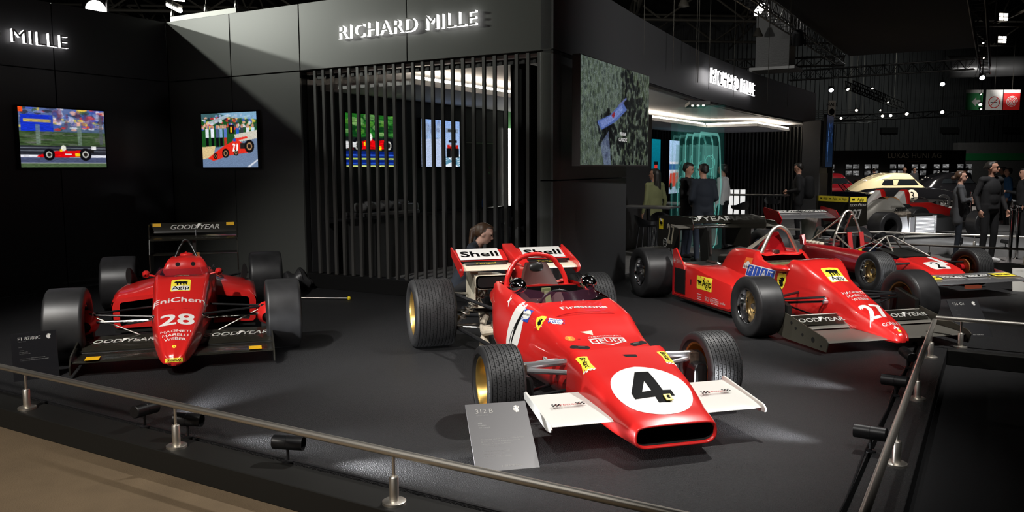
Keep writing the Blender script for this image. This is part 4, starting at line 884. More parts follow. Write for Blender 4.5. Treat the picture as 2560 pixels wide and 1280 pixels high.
# ---------------------------------------------------------------- 2. red car number 28, seen from the front
def car_28():
    c = thing('racing_car', 'red racing car with number 28, broad slick tyres and black wings at the left', 'racing car', (-2.9929, 7.2892, 0), -1.2495, 'racing cars on the platform')
    RF, RR = .322, .315
    st = [(.87, prof(.092, .02, .045, .115, .035, .135, .142)), (.84, prof(.082, .05, .082, .13, .07, .172, .182)), (.76, prof(.080, .075, .112, .15, .095, .212, .230)), (.60, prof(.085, .10, .148, .19, .125, .268, .290)), (.38, prof(.095, .13, .185, .24, .160, .330, .358)), (.13, prof(.10, .155, .215, .30, .19, .395, .428)),
          (-.10, prof(.105, .175, .24, .33, .212, .462, .50)), (-.33, prof(.11, .19, .255, .36, .228, .545, .588)), (-.52, prof(.11, .20, .265, .38, .245, .608, .645)), (-.66, prof(.11, .21, .27, .39, .245, .632, .650)), (-.90, prof(.11, .22, .29, .40, .265, .625, .63)), (-1.15, prof(.11, .23, .30, .40, .27, .62, .64)), (-1.30, prof(.11, .22, .29, .40, .235, .62, .66)), (-1.6, prof(.12, .2, .26, .38, .19, .56, .64)), (-2.0, prof(.12, .15, .2, .34, .15, .46, .52)), (-2.4, prof(.14, .1, .14, .30, .10, .38, .42))]
    bd, bv = body('body_shell', st, 'race_red', c, 80, 29, hole=(-1.16, -.64, 22))
    ob('cockpit_tub', MB().b2((-1.16, -.24, .2), (-.64, .24, .22)).b2((-1.16, -.25, .2), (-.64, -.24, .62)).b2((-1.16, .24, .2), (-.64, .25, .62)), 'decal_black', c)
    ob('nose_seam', MB().tube([(.13 - .02 * (1 - (y / .2) ** 2), y, .4295 - 1.1 * abs(y) ** 2.2 - .1 * y * y) for y in np.linspace(-.185, .185, 15)], .0028, 5), 'dark_red', c)
    a_ = np.linspace(-1.35, 1.35, 22)
    low = [(-.80 + .30 * math.cos(t), .262 * math.sin(t), .640) for t in a_]; up = [(-.86 + .27 * math.cos(t), .225 * math.sin(t), .705) for t in a_]
    ob('windscreen', MB().rings([low, up], False, False, False), 'windscreen', c, True, ang=180)
    # headrest fairing with two breather holes
    hs = [(-1.13, prof(.55, .20, .235, .60, .19, .655, .668)), (-1.19, prof(.55, .20, .225, .62, .17, .73, .75)), (-1.30, prof(.55, .19, .205, .63, .15, .745, .768)), (-1.5, prof(.5, .17, .19, .60, .13, .71, .74)), (-1.9, prof(.4, .12, .15, .5, .1, .58, .60))]
    hd, bh = body('headrest', hs, 'race_red', c, 24, 22)
    for y in (-.075, .072):
        decal('breather_hole', disc(.022, .022, 20), 'gap', hd, bh, (-1.16, y, .685), TOPX, (-.25, 0, 1), .002, .02, .3, .3)
    ob('headrest_cap', MB().cyl((-1.32, 0, .765), (-1.32, 0, .80), .012).ell((-1.34, 0, .765), (.05, .07, .025)), 'race_red', c, True)
    hp = [(-1.28, -.115, .72), (-1.34, -.060, .85)] + [(-1.36, .036 * math.cos(t), .88 + .04 * math.sin(t)) for t in np.linspace(PI, 0, 9)] + [(-1.34, .060, .85), (-1.28, .115, .72)]
    ob('roll_hoop', MB().tube(hp, .013, 10), 'dark_metal', c, True)
    ob('hoop_plate', MB().box((-1.31, .115, .755), (.02, .035, .07)), 'copper', c)
    cb = MB()
    for k in range(4): cb.tube(cat_rom([(-1.05, .24, .63 - .01 * k), (-1.2, .27 + .01 * k, .66 - .015 * k), (-1.45, .25, .62 - .02 * k)], 8), .01, 6)
    ob('cable_loom', cb, 'dark_metal', c, True)
    for s in (-1, 1):
        ob('mirror', MB().lathe([(-.05, .006), (-.035, .022), (0, .032), (.03, .036), (.032, .001)], (-.66, s * .33, .655), (-1, 0, 0), 14), 'race_red', c, True)
        ob('mirror_stay', MB().cyl((-.66, s * .25, .635), (-.66, s * .32, .652), .010), 'race_red', c)
        # side pod with open mouth
        y0, y1 = .27, .685
        def ps(x, zt, zo, zb=.10, yo=y1, yi=.24): return [(x, s * yi, zb), (x, s * yi, zt + .05), (x, s * (yi + .10), zt + .02), (x, s * (yo - .07), zo + .012), (x, s * (yo - .015), zo - .025), (x, s * yo, zo - .07), (x, s * (yo - .01), zb + .03), (x, s * (yo - .04), zb)]
        sec = [ps(-.93, .395, .385), ps(-.96, .415, .405), ps(-1.10, .47, .435), ps(-1.35, .51, .445), ps(-1.7, .48, .43), ps(-2.05, .40, .36, yo=.60), ps(-2.3, .30, .26, yo=.45)]
        ob('side_pod', MB().rings(sec, True, False, True), 'race_red', c, True, ang=60)
        mo = [(-.932, s * .29, .16), (-.932, s * .29, .40), (-.932, s * .60, .372), (-.932, s * .615, .35), (-.932, s * .615, .14), (-.932, s * .60, .12)]
        inn = [(-.94, *(p[1:])) for p in mo]; bk = [(-1.4, p[1] * .98, .13 + (p[2] - .13) * .9) for p in mo]
        ob('pod_mouth', MB().rings([inn, bk], True, False, True), 'gap', c)
        fr = [(-.93, s * .255, .10), (-.93, s * .255, .43), (-.93, s * .615, .397), (-.93, s * .66, .365), (-.93, s * .675, .31), (-.93, s * .665, .13), (-.93, s * .64, .10)]
        mo7 = [(-.935, s * .29, .16), (-.935, s * .29, .385), (-.935, s * .59, .355), (-.935, s * .605, .345), (-.935, s * .612, .30), (-.935, s * .612, .14), (-.935, s * .60, .12)]
        ob('pod_lip', MB().rings([fr, [(-.922, p[1] * .995, p[2]) for p in mo7], mo7], True, False, False), 'race_red', c, True, ang=60)
        ob('turbo_scoop', MB().rings([[(-1.45, s * .575 + a, .555 + b) for a, b in disc(.028, .085, 14)[0][29:43]], [(-1.6, s * .575 + a, .54 + b) for a, b in disc(.03, .08, 14)[0][29:43]], [(-1.8, s * .56 + a, .47 + b * .5) for a, b in disc(.03, .08, 14)[0][29:43]]]), 'gap', c, True)
        # suspension
        mb = MB(); arm(mb, (.13, s * .19, .375), (.02, s * .72, .40), r=.010); ob('upper_arm', mb, 'black_tube', c, True)
        mb = MB(); arm(mb, (-.30, s * .22, .40), (-.02, s * .72, .40), r=.010); ob('upper_arm', mb, 'black_tube', c, True)
        mb = MB(); arm(mb, (.12, s * .18, .345), (.03, s * .72, .335), r=.012); ob('steering_rod', mb, 'chrome', c, True)
        mb = MB(); arm(mb, (.10, s * .16, .15), (.0, s * .74, .19), r=.011); arm(mb, (-.32, s * .2, .15), (-.02, s * .74, .19), r=.011); ob('lower_arm', mb, 'black_tube', c, True)
        mb = MB(); arm(mb, (.02, s * .70, .385), (.08, s * .22, .16), r=.006); ob('pull_rod', mb, 'steel', c, True)
        ob('arm_joint', MB().ell((.13, s * .205, .362), (.02, .018, .02)).ell((.12, s * .23, .35), (.014, .02, .014)), 'chrome', c, True)
        ob('front_upright', MB().b2((-.05, s * .70, .17), (.05, s * .755, .42)), 'dark_metal', c)
        d = MB().tube(cat_rom([(.12, s * .755, .31), (.06, s * .76, .32), (0, s * .77, .33)], 5), [.05, .07, .09, .11, .12], 14, False); ob('brake_duct', d, 'race_red', c, True)
        wheel(c, 0, s * .895, RF, .318, .175, 'car_black', 'slick', 0, 'front_wheel'); wheel(c, -2.80, s * .83, RR, .392, .175, 'car_black', 'slick', 0, 'rear_wheel')
        ob('rear_arm', MB().cyl((-2.5, s * .15, .35), (-2.8, s * .62, .38), .012), 'black_tube', c, True); ob('rear_arm', MB().cyl((-2.4, s * .15, .16), (-2.8, s * .62, .2), .012), 'black_tube', c, True)
        # front wing halves
        yi, yo = s * .085, s * .775
        q = foil(.66, .115, .34, .125, .022); ob('front_wing', MB().rings([[(p[0], y, p[1]) for p in q] for y in (yi, yo)]), 'wing_black', c, True)
        q = foil(.33, .140, .06, .215, .014); fl = ob('front_flap', MB().rings([[(p[0], y, p[1]) for p in q] for y in (s * .16, yo)]), 'wing_black', c, True)
        q = foil(.345, .128, .29, .150, .006); ob('flap_slot', MB().rings([[(p[0], y, p[1]) for p in q] for y in (s * .12, yo)]), 'carbon', c, True)
        Yv = (-.27, 0, .075)
        decal('sponsor_lettering', goodyear(.060, 1.0), 'decal_white', c, None, (.19, s * .475, .1935), TOPX, Yv, 0)
        decal('amber_patch', rect(.105, .12), 'amber', c, None, (.60, s * .63, .139), TOPX, (-1, 0, .03), 0)
        ob('wing_endplate', plate(MB(), [(.69, .03), (.70, .10), (.62, .17), (.10, .255), (.02, .25), (-.02, .03)], s * .782, .012), 'wing_black', c)
        # rear wing side
        ob('rear_endplate', plate(MB(), [(-2.98, .985), (-2.98, .80), (-2.92, .62), (-2.92, .40), (-3.40, .40), (-3.45, .985)], s * .508, .012), 'wing_black', c)
        decal('amber_patch', rect(.095, .105), 'amber', c, None, (-3.139, s * .430, .934), TOPX, (-.12, 0, 1), 0)
    decal('nose_badge', rect(.13, .032), 'badge_yellow', c, bv, (.862, 0, .135), TOPX, (-.35, 0, 1), .002, .03, .3, .3); decal('badge_lettering', text2d('GOODYEAR', .016, .02, 0, .8), 'decal_black', c, bv, (.862, 0, .135), TOPX, (-.35, 0, 1), .004, .02, .3, .3)
    decal('badge_decal', xf(poly(SHIELD), .035), 'badge_yellow', c, bv, (.77, 0, .3), TOPX, TOPY, .002)
    for k, t in enumerate(('MAGNETI', 'MARELLI', 'WEBER')): decal('sponsor_lettering', text2d(t, .038, .03, 0, 1.05 - .05 * k), 'decal_white', c, bv, (.53 + .062 * k, 0, .4), TOPX, TOPY, .002, .03)
    decal('number_decal', text2d('28', .20, .06, 0, 1.0), 'decal_white', c, bv, (.315, 0, .5), TOPX, TOPY, .002, .03)
    decal('sponsor_lettering', text2d('EniChem', .085, .035, 0, 1.0), 'decal_white', c, bv, (-.06, 0, .6), TOPX, TOPY, .002, .03)
    agip(c, bv, (-.32, 0, .7), TOPX, TOPY, .17, .21)
    decal('sponsor_plate', rect(.13, .05), 'decal_white', c, bv, (-.545, .0, .75), TOPX, TOPY, .002); decal('sponsor_field', xf(poly([(-.065, .0), (.065, 0), (.065, .025), (-.065, .025)]), 1), 'decal_orange', c, bv, (-.545, 0, .75), TOPX, TOPY, .003); decal('sponsor_lettering', xf(text2d('Marlboro', .02, .0), 1, 0, -.01), 'decal_black', c, bv, (-.545, 0, .75), TOPX, TOPY, .004)
    for s in (-1, 1):
        decal('sponsor_lettering', text2d('LONGINES', .05, .012, 0, .8), 'decal_white', c, None, (-1.12, s * .690, .31), (1, 0, 0) if s < 0 else (-1, 0, 0), (0, 0, 1), 0)
    # rear wing planes
    q = foil(-3.10, .865, -3.17, .990, .012); ob('rear_flap', MB().rings([[(p[0], y, p[1]) for p in q] for y in (-.50, .50)]), 'wing_black', c, True)
    decal('sponsor_lettering', goodyear(.062, 1.0), 'decal_white', c, None, (-3.122, .015, .938), TOPX, (-.07, 0, .125), 0)
    q = foil(-2.95, .785, -3.10, .835, .02); ob('rear_wing', MB().rings([[(p[0], y, p[1]) for p in q] for y in (-.50, .50)]), 'wing_black', c, True)
    q = foil(-3.0, .60, -3.2, .62, .015); ob('lower_wing', MB().rings([[(p[0], y, p[1]) for p in q] for y in (-.50, .50)]), 'wing_black', c, True)
    ob('wing_mast', MB().b2((-3.2, -.02, .4), (-3.0, .02, .80)), 'carbon', c); ob('wing_adjuster', MB().cyl((-3.08, .02, .80), (-3.10, .02, .90), .005), 'alu', c)
    ob('gearbox', MB().tube([(-2.3, 0, .3), (-2.9, 0, .3), (-3.15, 0, .35)], [.14, .11, .07], 10), 'engine', c, True)
    ob('floor_tray', MB().b2((-2.7, -.66, .05), (-.95, .66, .075)), 'carbon', c)
    return c
car_28()
# ---------------------------------------------------------------- 3. red car number 27 with a long flank
def car_27():
    c = thing('racing_car', 'red racing car with number 27, long flat flanks and a chrome hoop behind the cockpit', 'racing car', (3.2810, 8.2299, 0), -1.3126, 'racing cars on the platform')
    RF, RR = .30, .322
    st = [(.985, prof(.085, .03, .05, .105, .04, .125, .135)), (.95, prof(.075, .06, .082, .12, .062, .158, .168)), (.84, prof(.072, .08, .115, .14, .092, .202, .222)), (.65, prof(.075, .10, .15, .17, .122, .265, .295)), (.42, prof(.08, .13, .185, .22, .150, .345, .380)), (.20, prof(.085, .155, .205, .25, .15, .435, .465)), (.0, prof(.09, .185, .235, .28, .175, .515, .555)),
          (-.15, prof(.09, .215, .275, .30, .235, .60, .645)), (-.28, prof(.09, .24, .31, .31, .275, .655, .705)), (-.36, prof(.09, .255, .325, .31, .30, .665, .705)), (-.45, prof(.09, .27, .335, .32, .285, .625, .64)), (-.65, prof(.09, .30, .375, .32, .31, .585, .60)), (-.90, prof(.09, .33, .42, .32, .325, .62, .63)), (-1.02, prof(.09, .34, .435, .33, .315, .70, .715)), (-1.20, prof(.09, .34, .44, .33, .30, .705, .72)), (-1.45, prof(.1, .34, .44, .33, .285, .69, .715)), (-1.70, prof(.1, .32, .42, .32, .25, .64, .66)), (-1.78, prof(.1, .30, .40, .3, .20, .48, .50)), (-2.1, prof(.12, .2, .28, .28, .15, .42, .44))]
    bd, bv = body('body_shell', st, 'race_red', c, 84, 29, hole=(-.97, -.42, 22))
    ob('cockpit_tub', MB().b2((-.97, -.30, .2), (-.42, .30, .22)).b2((-.97, -.31, .2), (-.42, -.30, .59)).b2((-.97, .30, .2), (-.42, .31, .59)).b2((-.975, -.28, .2), (-.965, .28, .62)), 'engine', c)
    ob('wood_board', MB().b2((-.80, -.27, .52), (-.72, .29, .60)), 'wood', c)
    ob('cockpit_shelf', MB().b2((-.95, -.27, .55), (-.86, .27, .60)), 'cloth_green', c)
    hp = [(-1.02, -.235, .70), (-1.03, -.15, .86), (-1.04, -.085, .955), (-1.045, 0, .995), (-1.04, .085, .955), (-1.03, .15, .86), (-1.02, .235, .70)]
    ob('roll_hoop', MB().tube(cat_rom(hp, 22), .022, 12), 'steel', c, True)
    ob('hoop_stay', MB().rings([[(-1.06, -.06, .96), (-1.02, -.10, .93), (-1.04, -.09, .94)], [(-1.38, -.245, .70), (-1.22, -.27, .70), (-1.30, -.25, .70)]]), 'steel', c)
    ob('headrest', MB().rings([[(-1.10, -.15, .70), (-1.10, .15, .70), (-1.35, .1, .70), (-1.35, -.1, .70)], [(-1.12, -.04, .93), (-1.12, .04, .93), (-1.2, .03, .91), (-1.2, -.03, .91)]]), 'dark_red', c)
    ob('filler_cap', MB().lathe([(0, .045), (.03, .045), (.035, .035), (.035, .001)], (-1.02, -.05, .70), n=14), 'alu', c, True)
    ob('mirror_fairing', MB().ell((-.47, -.34, .60), (.13, .07, .035), Matrix.Rotation(.25, 3, 'Z')), 'race_red', c, True)
    decal('cover_vent', rrect(.26, .13, .06), 'gap', c, bv, (-1.42, -.02, .8), TOPX, TOPY, .002, .03)
    ob('nose_seam', MB().tube([(.22 + .02 * math.cos(t), .178 * math.sin(t), .305 + .145 * math.cos(t)) for t in np.linspace(-1.75, 1.75, 19)], .003, 5), 'dark_red', c)
    # flanks
    for s in (-1, 1):
        def ps(x, zt, yo, zb=.07, zi=.45): return [(x, s * .30, zb), (x, s * .30, zi), (x, s * .42, zi - .02), (x, s * (yo - .10), zt + .015), (x, s * (yo - .02), zt - .01), (x, s * yo, zt - .06), (x, s * yo, zb + .03), (x, s * (yo - .02), zb)]
        sec = [ps(-.86, .365, .69, .09), ps(-.90, .385, .695, .075), ps(-1.10, .40, .70, .07, .48), ps(-1.45, .43, .70, .065, .50), ps(-1.65, .46, .70, .06, .50), ps(-1.75, .47, .70, .06, .48), ps(-2.05, .47, .70, .055, .46), ps(-2.26, .47, .70, .055, .44)]
        sp = ob('side_pod', MB().rings(sec), 'race_red', c, True, ang=30)
        ob('pod_fin', plate(MB(), [(-2.27, .06), (-2.27, .64), (-2.20, .665), (-2.15, .62), (-1.98, .47), (-1.95, .40)], s * .693, .018), 'race_red', c)
        pv_ = BVHTree.FromPolygons([Vector(p) for r_ in sec for p in r_], [(i * 8 + j, i * 8 + (j + 1) % 8, (i + 1) * 8 + (j + 1) % 8, (i + 1) * 8 + j) for i in range(7) for j in range(8)])
        O = lambda x, z: (x, s * .72, z)
        if s < 0:
            agip(c, pv_, O(-1.45, .315), SIDX, SIDY, .36, .155, 'h')
            ob('radiator_grille', MB().b2((-2.20, -.712, .12), (-1.92, -.703, .42)), 'dark_metal', c)
            ob('grille_frame', MB().b2((-2.265, -.708, .07), (-2.225, -.700, .47)), 'dark_red', c)
            decal('pod_slot', rrect(.022, .07, .01), 'gap', c, pv_, O(-1.78, .29), SIDX, SIDY, .002)
            for t, x, h, sx in (('SKF', -1.37, .050, 1.0), ('arexons', -1.20, .034, .85), ('speedline', -1.02, .034, .8), ('brembo', -1.56, .026, .8)): decal('sponsor_lettering', text2d(t, h, .02, 0, sx), 'decal_white', c, pv_, O(x, .145), SIDX, SIDY, .002)
            for x0, x1 in ((-1.28, -1.12), (-1.62, -1.50)):
                for z in (.115, .175): decal('sponsor_line', rect(x1 - x0, .005), 'decal_white', c, pv_, O((x0 + x1) / 2, z), SIDX, SIDY, .002)
            decal('sponsor_lettering', text2d('GOULD', .040, .015, 0, .75), 'decal_white', c, None, (-2.08, -.704, .505), SIDX, SIDY, 0)
            decal('plus_mark', merge(rect(.012, .05), rect(.05, .012)), 'decal_white', c, None, (-2.22, -.704, .505), SIDX, SIDY, 0)
        # suspension
        mb = MB(); arm(mb, (.12, s * .21, .375), (.02, s * .72, .36), r=.012); ob('upper_arm', mb, 'black_tube', c, True)
        mb = MB(); arm(mb, (-.22, s * .28, .38), (-.02, s * .72, .36), r=.014); ob('upper_arm', mb, 'black_tube', c, True)
        mb = MB(); arm(mb, (.14, s * .19, .335), (.04, s * .72, .33), r=.012); ob('steering_rod', mb, 'chrome', c, True)
        ob('arm_joint', MB().cyl((.14, s * .20, .335), (.14, s * .245, .335), .02).ell((.14, s * .22, .365), (.02, .02, .014)), 'alu_bright', c, True)
        mb = MB(); arm(mb, (.08, s * .16, .13), (0, s * .74, .17), r=.012); arm(mb, (-.3, s * .25, .13), (-.02, s * .74, .17), r=.012); ob('lower_arm', mb, 'black_tube', c, True)
        mb = MB(); arm(mb, (.03, s * .70, .34), (.0, s * .22, .17), r=.009); ob('pull_rod', mb, 'black_tube', c, True)
        ob('front_upright', MB().b2((-.05, s * .69, .16), (.05, s * .75, .38)), 'dark_metal', c)
        dd = MB(); dd.rings([[(.30, s * .70, .10), (.30, s * .745, .10), (.30, s * .745, .34), (.30, s * .70, .34)], [(0, s * .70, .14), (0, s * .78, .14), (0, s * .78, .42), (0, s * .70, .42)]]); ob('brake_duct', dd, 'carbon', c)
        wheel(c, 0, s * .893, RF, .276, .175, 'gold_dark', 'slick', 0, 'front_wheel', lip='chrome', face=.02); wheel(c, -2.60, s * .8325, RR, .402, .175, 'gold_dark', 'slick', 0, 'rear_wheel', lip='chrome', face=.05)
        ob('rear_arm', MB().cyl((-2.2, s * .2, .35), (-2.6, s * .62, .38), .012), 'black_tube', c, True); ob('rear_arm', MB().cyl((-2.2, s * .2, .14), (-2.6, s * .62, .18), .012), 'black_tube', c, True)
        # front wing
        yo = s * .755
        q = foil(.90, .100, .50, .130, .024); ob('front_wing', MB().rings([[(p[0], y, p[1]) for p in q] for y in (s * .08, yo)]), 'bronze_wing', c, True)
        q = foil(.50, .145, .30, .235, .012); ob('front_flap', MB().rings([[(p[0], y, p[1]) for p in q] for y in (s * .20, yo)]), 'bronze_wing', c, True)
        ob('flap_root', MB().rings([[(.52, s * .13, .12), (.30, s * .17, .12), (.30, s * .17, .24)], [(.52, s * .21, .13), (.30, s * .22, .14), (.30, s * .22, .25)]]), 'alu', c)
        ob('flap_trim', MB().cyl((.295, s * .20, .243), (.295, yo, .243), .007), 'steel', c)
        decal('flap_panel', rect(.50, .165), 'wing_black', c, None, (.395, s * .475, .2115), TOPX, (-.2, 0, .09), 0); decal('sponsor_lettering', goodyear(.060, 1.0, .1), 'decal_white', c, None, (.394, s * .475, .2135), TOPX, (-.2, 0, .09), 0)
        ob('wing_endplate', plate(MB(), [(.93, .03), (.96, .12), (.92, .15), (.30, .275), (.20, .28), (.16, .06), (.30, .03)], s * .762, .010), 'plate_olive', c)
        for x, z, r_ in ((.74, .105, .024), (.58, .12, .014), (.47, .16, .014), (.40, .20, .014), (.86, .07, .010)): ob('plate_hole', MB().cyl((x, s * .755, z), (x, s * .771, z), r_, n=12), 'gap', c)
        # rear wing plates and winglets
        ob('rear_endplate', plate(MB(), [(-3.12, .60), (-3.14, 1.01), (-2.5, 1.045), (-2.16, 1.03), (-2.12, .96), (-2.13, .885), (-2.48, .86), (-2.50, .60)], s * .508, .012), 'wing_black', c)
        q = foil(-2.18, .905, -2.42, .93, .014); ob('winglet', MB().rings([[(p[0], y, p[1]) for p in q] for y in (s * .515, s * .68)]), 'bronze_wing', c, True)
        if s > 0: ob('winglet_plate', plate(MB(), [(-2.45, .86), (-2.46, .985), (-2.2, .975), (-2.14, .93), (-2.15, .865)], s * .686, .010), 'wing_black', c)
    decal('number_decal', text2d('27', .26, .04, 0, .60), 'bone', c, None, (-2.74, -.516, .79), SIDX, SIDY, 0)
    decal('sponsor_plate', rect(.13, .14), 'decal_yellow', c, None, (-3.03, -.516, .905), SIDX, SIDY, 0); decal('sponsor_decal', xf(poly(DOG), .10), 'decal_black', c, None, (-3.03, -.5175, .905), SIDX, SIDY, 0)
    decal('round_mark', disc(.06, .06, 24), 'decal_white', c, None, (-2.90, -.516, .665), SIDX, SIDY, 0); decal('round_mark_center', disc(.050, .050, 24), 'decal_black', c, None, (-2.90, -.5175, .665), SIDX, SIDY, 0)
    for k, t in enumerate(('MAGNETI', 'MARELLI')): decal('sponsor_lettering', text2d(t, .02, .01, 0, .8), 'decal_white', c, None, (-2.90, -.519, .678 - .03 * k), SIDX, SIDY, 0)
    q = foil(-2.72, .855, -3.0, .885, .02); ob('rear_wing', MB().rings([[(p[0], y, p[1]) for p in q] for y in (-.50, .50)]), 'wing_black', c, True)
    q = foil(-2.97, .90, -3.12, 1.0, .014); ob('rear_flap', MB().rings([[(p[0], y, p[1]) for p in q] for y in (-.50, .50)]), 'wing_black', c, True)
    decal('sponsor_lettering', goodyear(.092, 1.25, .05), 'decal_white', c, None, (-3.025, .0, .962), TOPX, (-.15, 0, .10), 0)
    ob('wing_mast', MB().box((-2.75, 0, .62), (.22, .05, .48), Matrix.Rotation(-.15, 3, 'Y')), 'carbon', c); ob('mast_tube', MB().cyl((-2.62, .0, .86), (-2.60, .0, .52), .012), 'alu', c)
    ob('engine_block', MB().b2((-2.35, -.2, .12), (-1.78, .2, .42)), 'engine', c, bevel=.03)
    ob('intake_plenum', MB().cyl((-2.1, -.12, .52), (-1.78, -.12, .56), .055), 'carbon', c, True); ob('intake_plenum', MB().cyl((-2.1, .14, .52), (-1.78, .14, .56), .055), 'carbon', c, True)
    ob('heat_shield', MB().b2((-2.25, -.58, .468), (-1.85, -.2, .476)), 'alu', c)
    for k in range(5): ob('pipe', MB().tube(cat_rom([(-1.85 - .06 * k, -.22, .44), (-1.9 - .05 * k, -.30, .50), (-2.05 - .04 * k, -.28, .46)], 8), .014, 6), 'alu', c, True)
    ob('floor_tray', MB().b2((-2.2, -.68, .045), (-.9, .68, .065)), 'carbon', c)
    # markings on the hull
    decal('number_decal', text2d('27', .225, .07, .1, .72), 'decal_white', c, bv, (.60, -.01, .5), TOPX, TOPY, .002, .03)
    decal('sponsor_lettering', text2d('GOULD', .042, .02, 0, .9), 'decal_white', c, bv, (.815, .0, .5), TOPX, TOPY, .002, .02); decal('plus_mark', merge(rect(.016, .06), rect(.06, .016)), 'decal_white', c, bv, (.885, .0, .4), TOPX, TOPY, .002, .02)
    for k, t in enumerate(('MAGNETI', 'MARELLI', 'WEBER')): decal('sponsor_lettering', text2d(t, .040, .025, 0, 1.0), 'decal_white', c, bv, (.26 + .062 * k, .0, .7), TOPX, TOPY, .002, .03)
    agip(c, bv, (-.03, .0, .9), TOPX, TOPY, .20, .20)
    decal('badge_decal', xf(poly(SHIELD), .035), 'badge_yellow', c, bv, (.93, .0, .4), TOPX, TOPY, .002, .02)
    decal('sponsor_lettering', text2d('LONGINES', .055, .012, 0, .85), 'decal_white', c, bv, (-.13, -.16, .9), (.35, .9, .25), (-.5, .3, .8), .002, .03); decal('sponsor_lettering', text2d('LONGINES', .055, .012, 0, .85), 'decal_white', c, bv, (-.13, .18, .9), (-.35, .9, -.25), (-.5, -.3, .8), .002, .03)
    sx_, sy_ = (1, .12, -.05), (0, .35, 1)
    decal('sponsor_plate', rect(.48, .14), 'decal_white', c, bv, (-.80, -.5, .555), sx_, sy_, .002, .03)
    for k, t in enumerate('FIAT'):
        decal('sponsor_field', xf(rect(.105, .12), 1, (k - 1.5) * .1165), 'decal_blue', c, bv, (-.80, -.5, .555), sx_, sy_, .0035, .03); decal('sponsor_lettering', xf(text2d(t, .085, .012, 0, .9), 1, (k - 1.5) * .1165), 'decal_white', c, bv, (-.80, -.5, .555), sx_, sy_, .005, .02)
    shield(c, bv, (-.43, -.5, .50), (1, .2, 0), (0, .25, 1), .17)
    decal('sponsor_plate', rect(.15, .13), 'decal_white', c, bv, (-1.06, -.5, .655), sx_, (0, .5, 1), .002, .03); decal('sponsor_field', poly([(-.075, .065), (.075, .065), (.075, -.01), (0, .03), (-.075, -.01)]), 'decal_orange', c, bv, (-1.06, -.5, .655), sx_, (0, .5, 1), .0035, .03); decal('sponsor_lettering', xf(text2d('Marlboro', .032, .01, 0, .75), 1, 0, -.038), 'decal_black', c, bv, (-1.06, -.5, .655), sx_, (0, .5, 1), .005, .03)
    return c
car_27()

# ================================================================ railings, floor spotlights, information boards
def railing(label, p0, p1, posts, z=.262, group='brushed steel railings'):
    p0, p1 = Vector(p0), Vector(p1); t = thing('railing', label, 'railing', (p0.x, p0.y, 0), 0, group)
    q = p1 - p0; q.z = 0
    ob('rail', MB().cyl((0, 0, z), (q.x, q.y, z), .021, n=20), 'steel', t, True)
    for f_ in posts:
        c = q * f_; x, y = c.x, c.y
        po = ob('post', MB().lathe([(.016, .024), (.135, .024), (.140, .020), (.140, .001)], (x, y, 0), n=16), 'steel', t, True)
        ob('post_foot', MB().lathe([(0, .060), (.014, .060), (.017, .055), (.017, .001)], (x, y, 0), n=24), 'steel', po, True)
        ob('post_pin', MB().cyl((x, y, .14), (x, y, z - .015), .0085, n=10), 'steel', po, True)
    return t
def rl(label, a, b, us, axis):
    A, B = S(*a), S(*b); L = (b[axis] - a[axis]); return railing(label, A, B, [(u - a[axis]) / L for u in us])
rl('brushed steel railing along the front edge of the platform', (-9.2, 3.107), (-.62, 3.107), (-9.0, -7.38, -5.756, -4.167, -2.51, -.89), 0)
rl('brushed steel railing along the right edge of the platform', (-.39, 3.30), (-.412, 8.33), (3.42, 4.935, 6.43, 7.917), 1)
rl('short steel railing at the platform notch beside the small black board', (-.41, 8.51), (2.6, 8.52), (-.20, 1.4, 2.5), 0)
rl('thin far railing along the rear edge of the platform', (-3.2, 16.32), (2.2, 16.25), (-2.6, -.95, .5, 2.0), 0)
rl('thin railing before the grey rear platform and its bare chassis', (-4.5, 19.05), (.6, 19.1), (-4.2, -2.9, -1.6, -.3), 0)
def floor_lamp(label, uv, yaw, pitch=.28, power=18, glow=0, zoff=0):
    p = S(*uv); t = thing('floor_spotlight', label, 'spotlight', (p.x, p.y, zoff), yaw, 'black floor spotlights')
    d = Vector((math.cos(pitch), 0, math.sin(pitch))); o = Vector((0, 0, .115))
    ob('lamp_foot', MB().lathe([(0, .032), (.008, .032), (.012, .012), (.012, .001)], n=16), 'fixture', t, True)
    ob('lamp_stem', MB().cyl((0, 0, .01), (0, 0, .10), .008), 'fixture', t)
    b = ob('lamp_body', MB().lathe([(-.085, .001), (-.085, .036), (-.080, .041), (0, .041), (.001, .0395), (.003, .0395), (.004, .041), (.095, .041), (.095, .037), (.035, .036)], o, d, 24), 'fixture', t, True)
    ob('lamp_lens', MB().lathe([(.035, .0365), (.035, .001)], o, d, 20), 'lamp_cool' if glow else 'alu', b)
    w_ = Vector((p.x, p.y, zoff)) + Matrix.Rotation(yaw, 3, 'Z') @ (o + d * .10); dd = Matrix.Rotation(yaw, 3, 'Z') @ d
    if power: spot('floor_spot_light', w_, w_ + dd, power * .6, 50, 1.0, (.95, .97, 1), .05)
A1, A2 = math.atan2(E1.y, E1.x), math.atan2(E2.y, E2.x)
floor_lamp('black floor spotlight seen from behind, below the nose of car 28', (-4.68, 3.262), A2 + .15, -.06, 420)
floor_lamp('black floor spotlight behind the second front railing post', (-4.26, 3.262), A1 + .42, -.02, 200)
floor_lamp('black floor spotlight between the second and third front railing posts', (-3.40, 3.262), A1 + .40, -.02, 520)
floor_lamp('nearest black floor spotlight inside the right railing', (-.55, 5.10), A1 + PI - .1, -.02, 480)
floor_lamp('middle black floor spotlight inside the right railing', (-.55, 6.46), A1 + PI - .15, -.02, 380)
floor_lamp('farthest black floor spotlight inside the right railing, by its end', (-.55, 7.42), A1 + PI - 1.1, .1, 90)
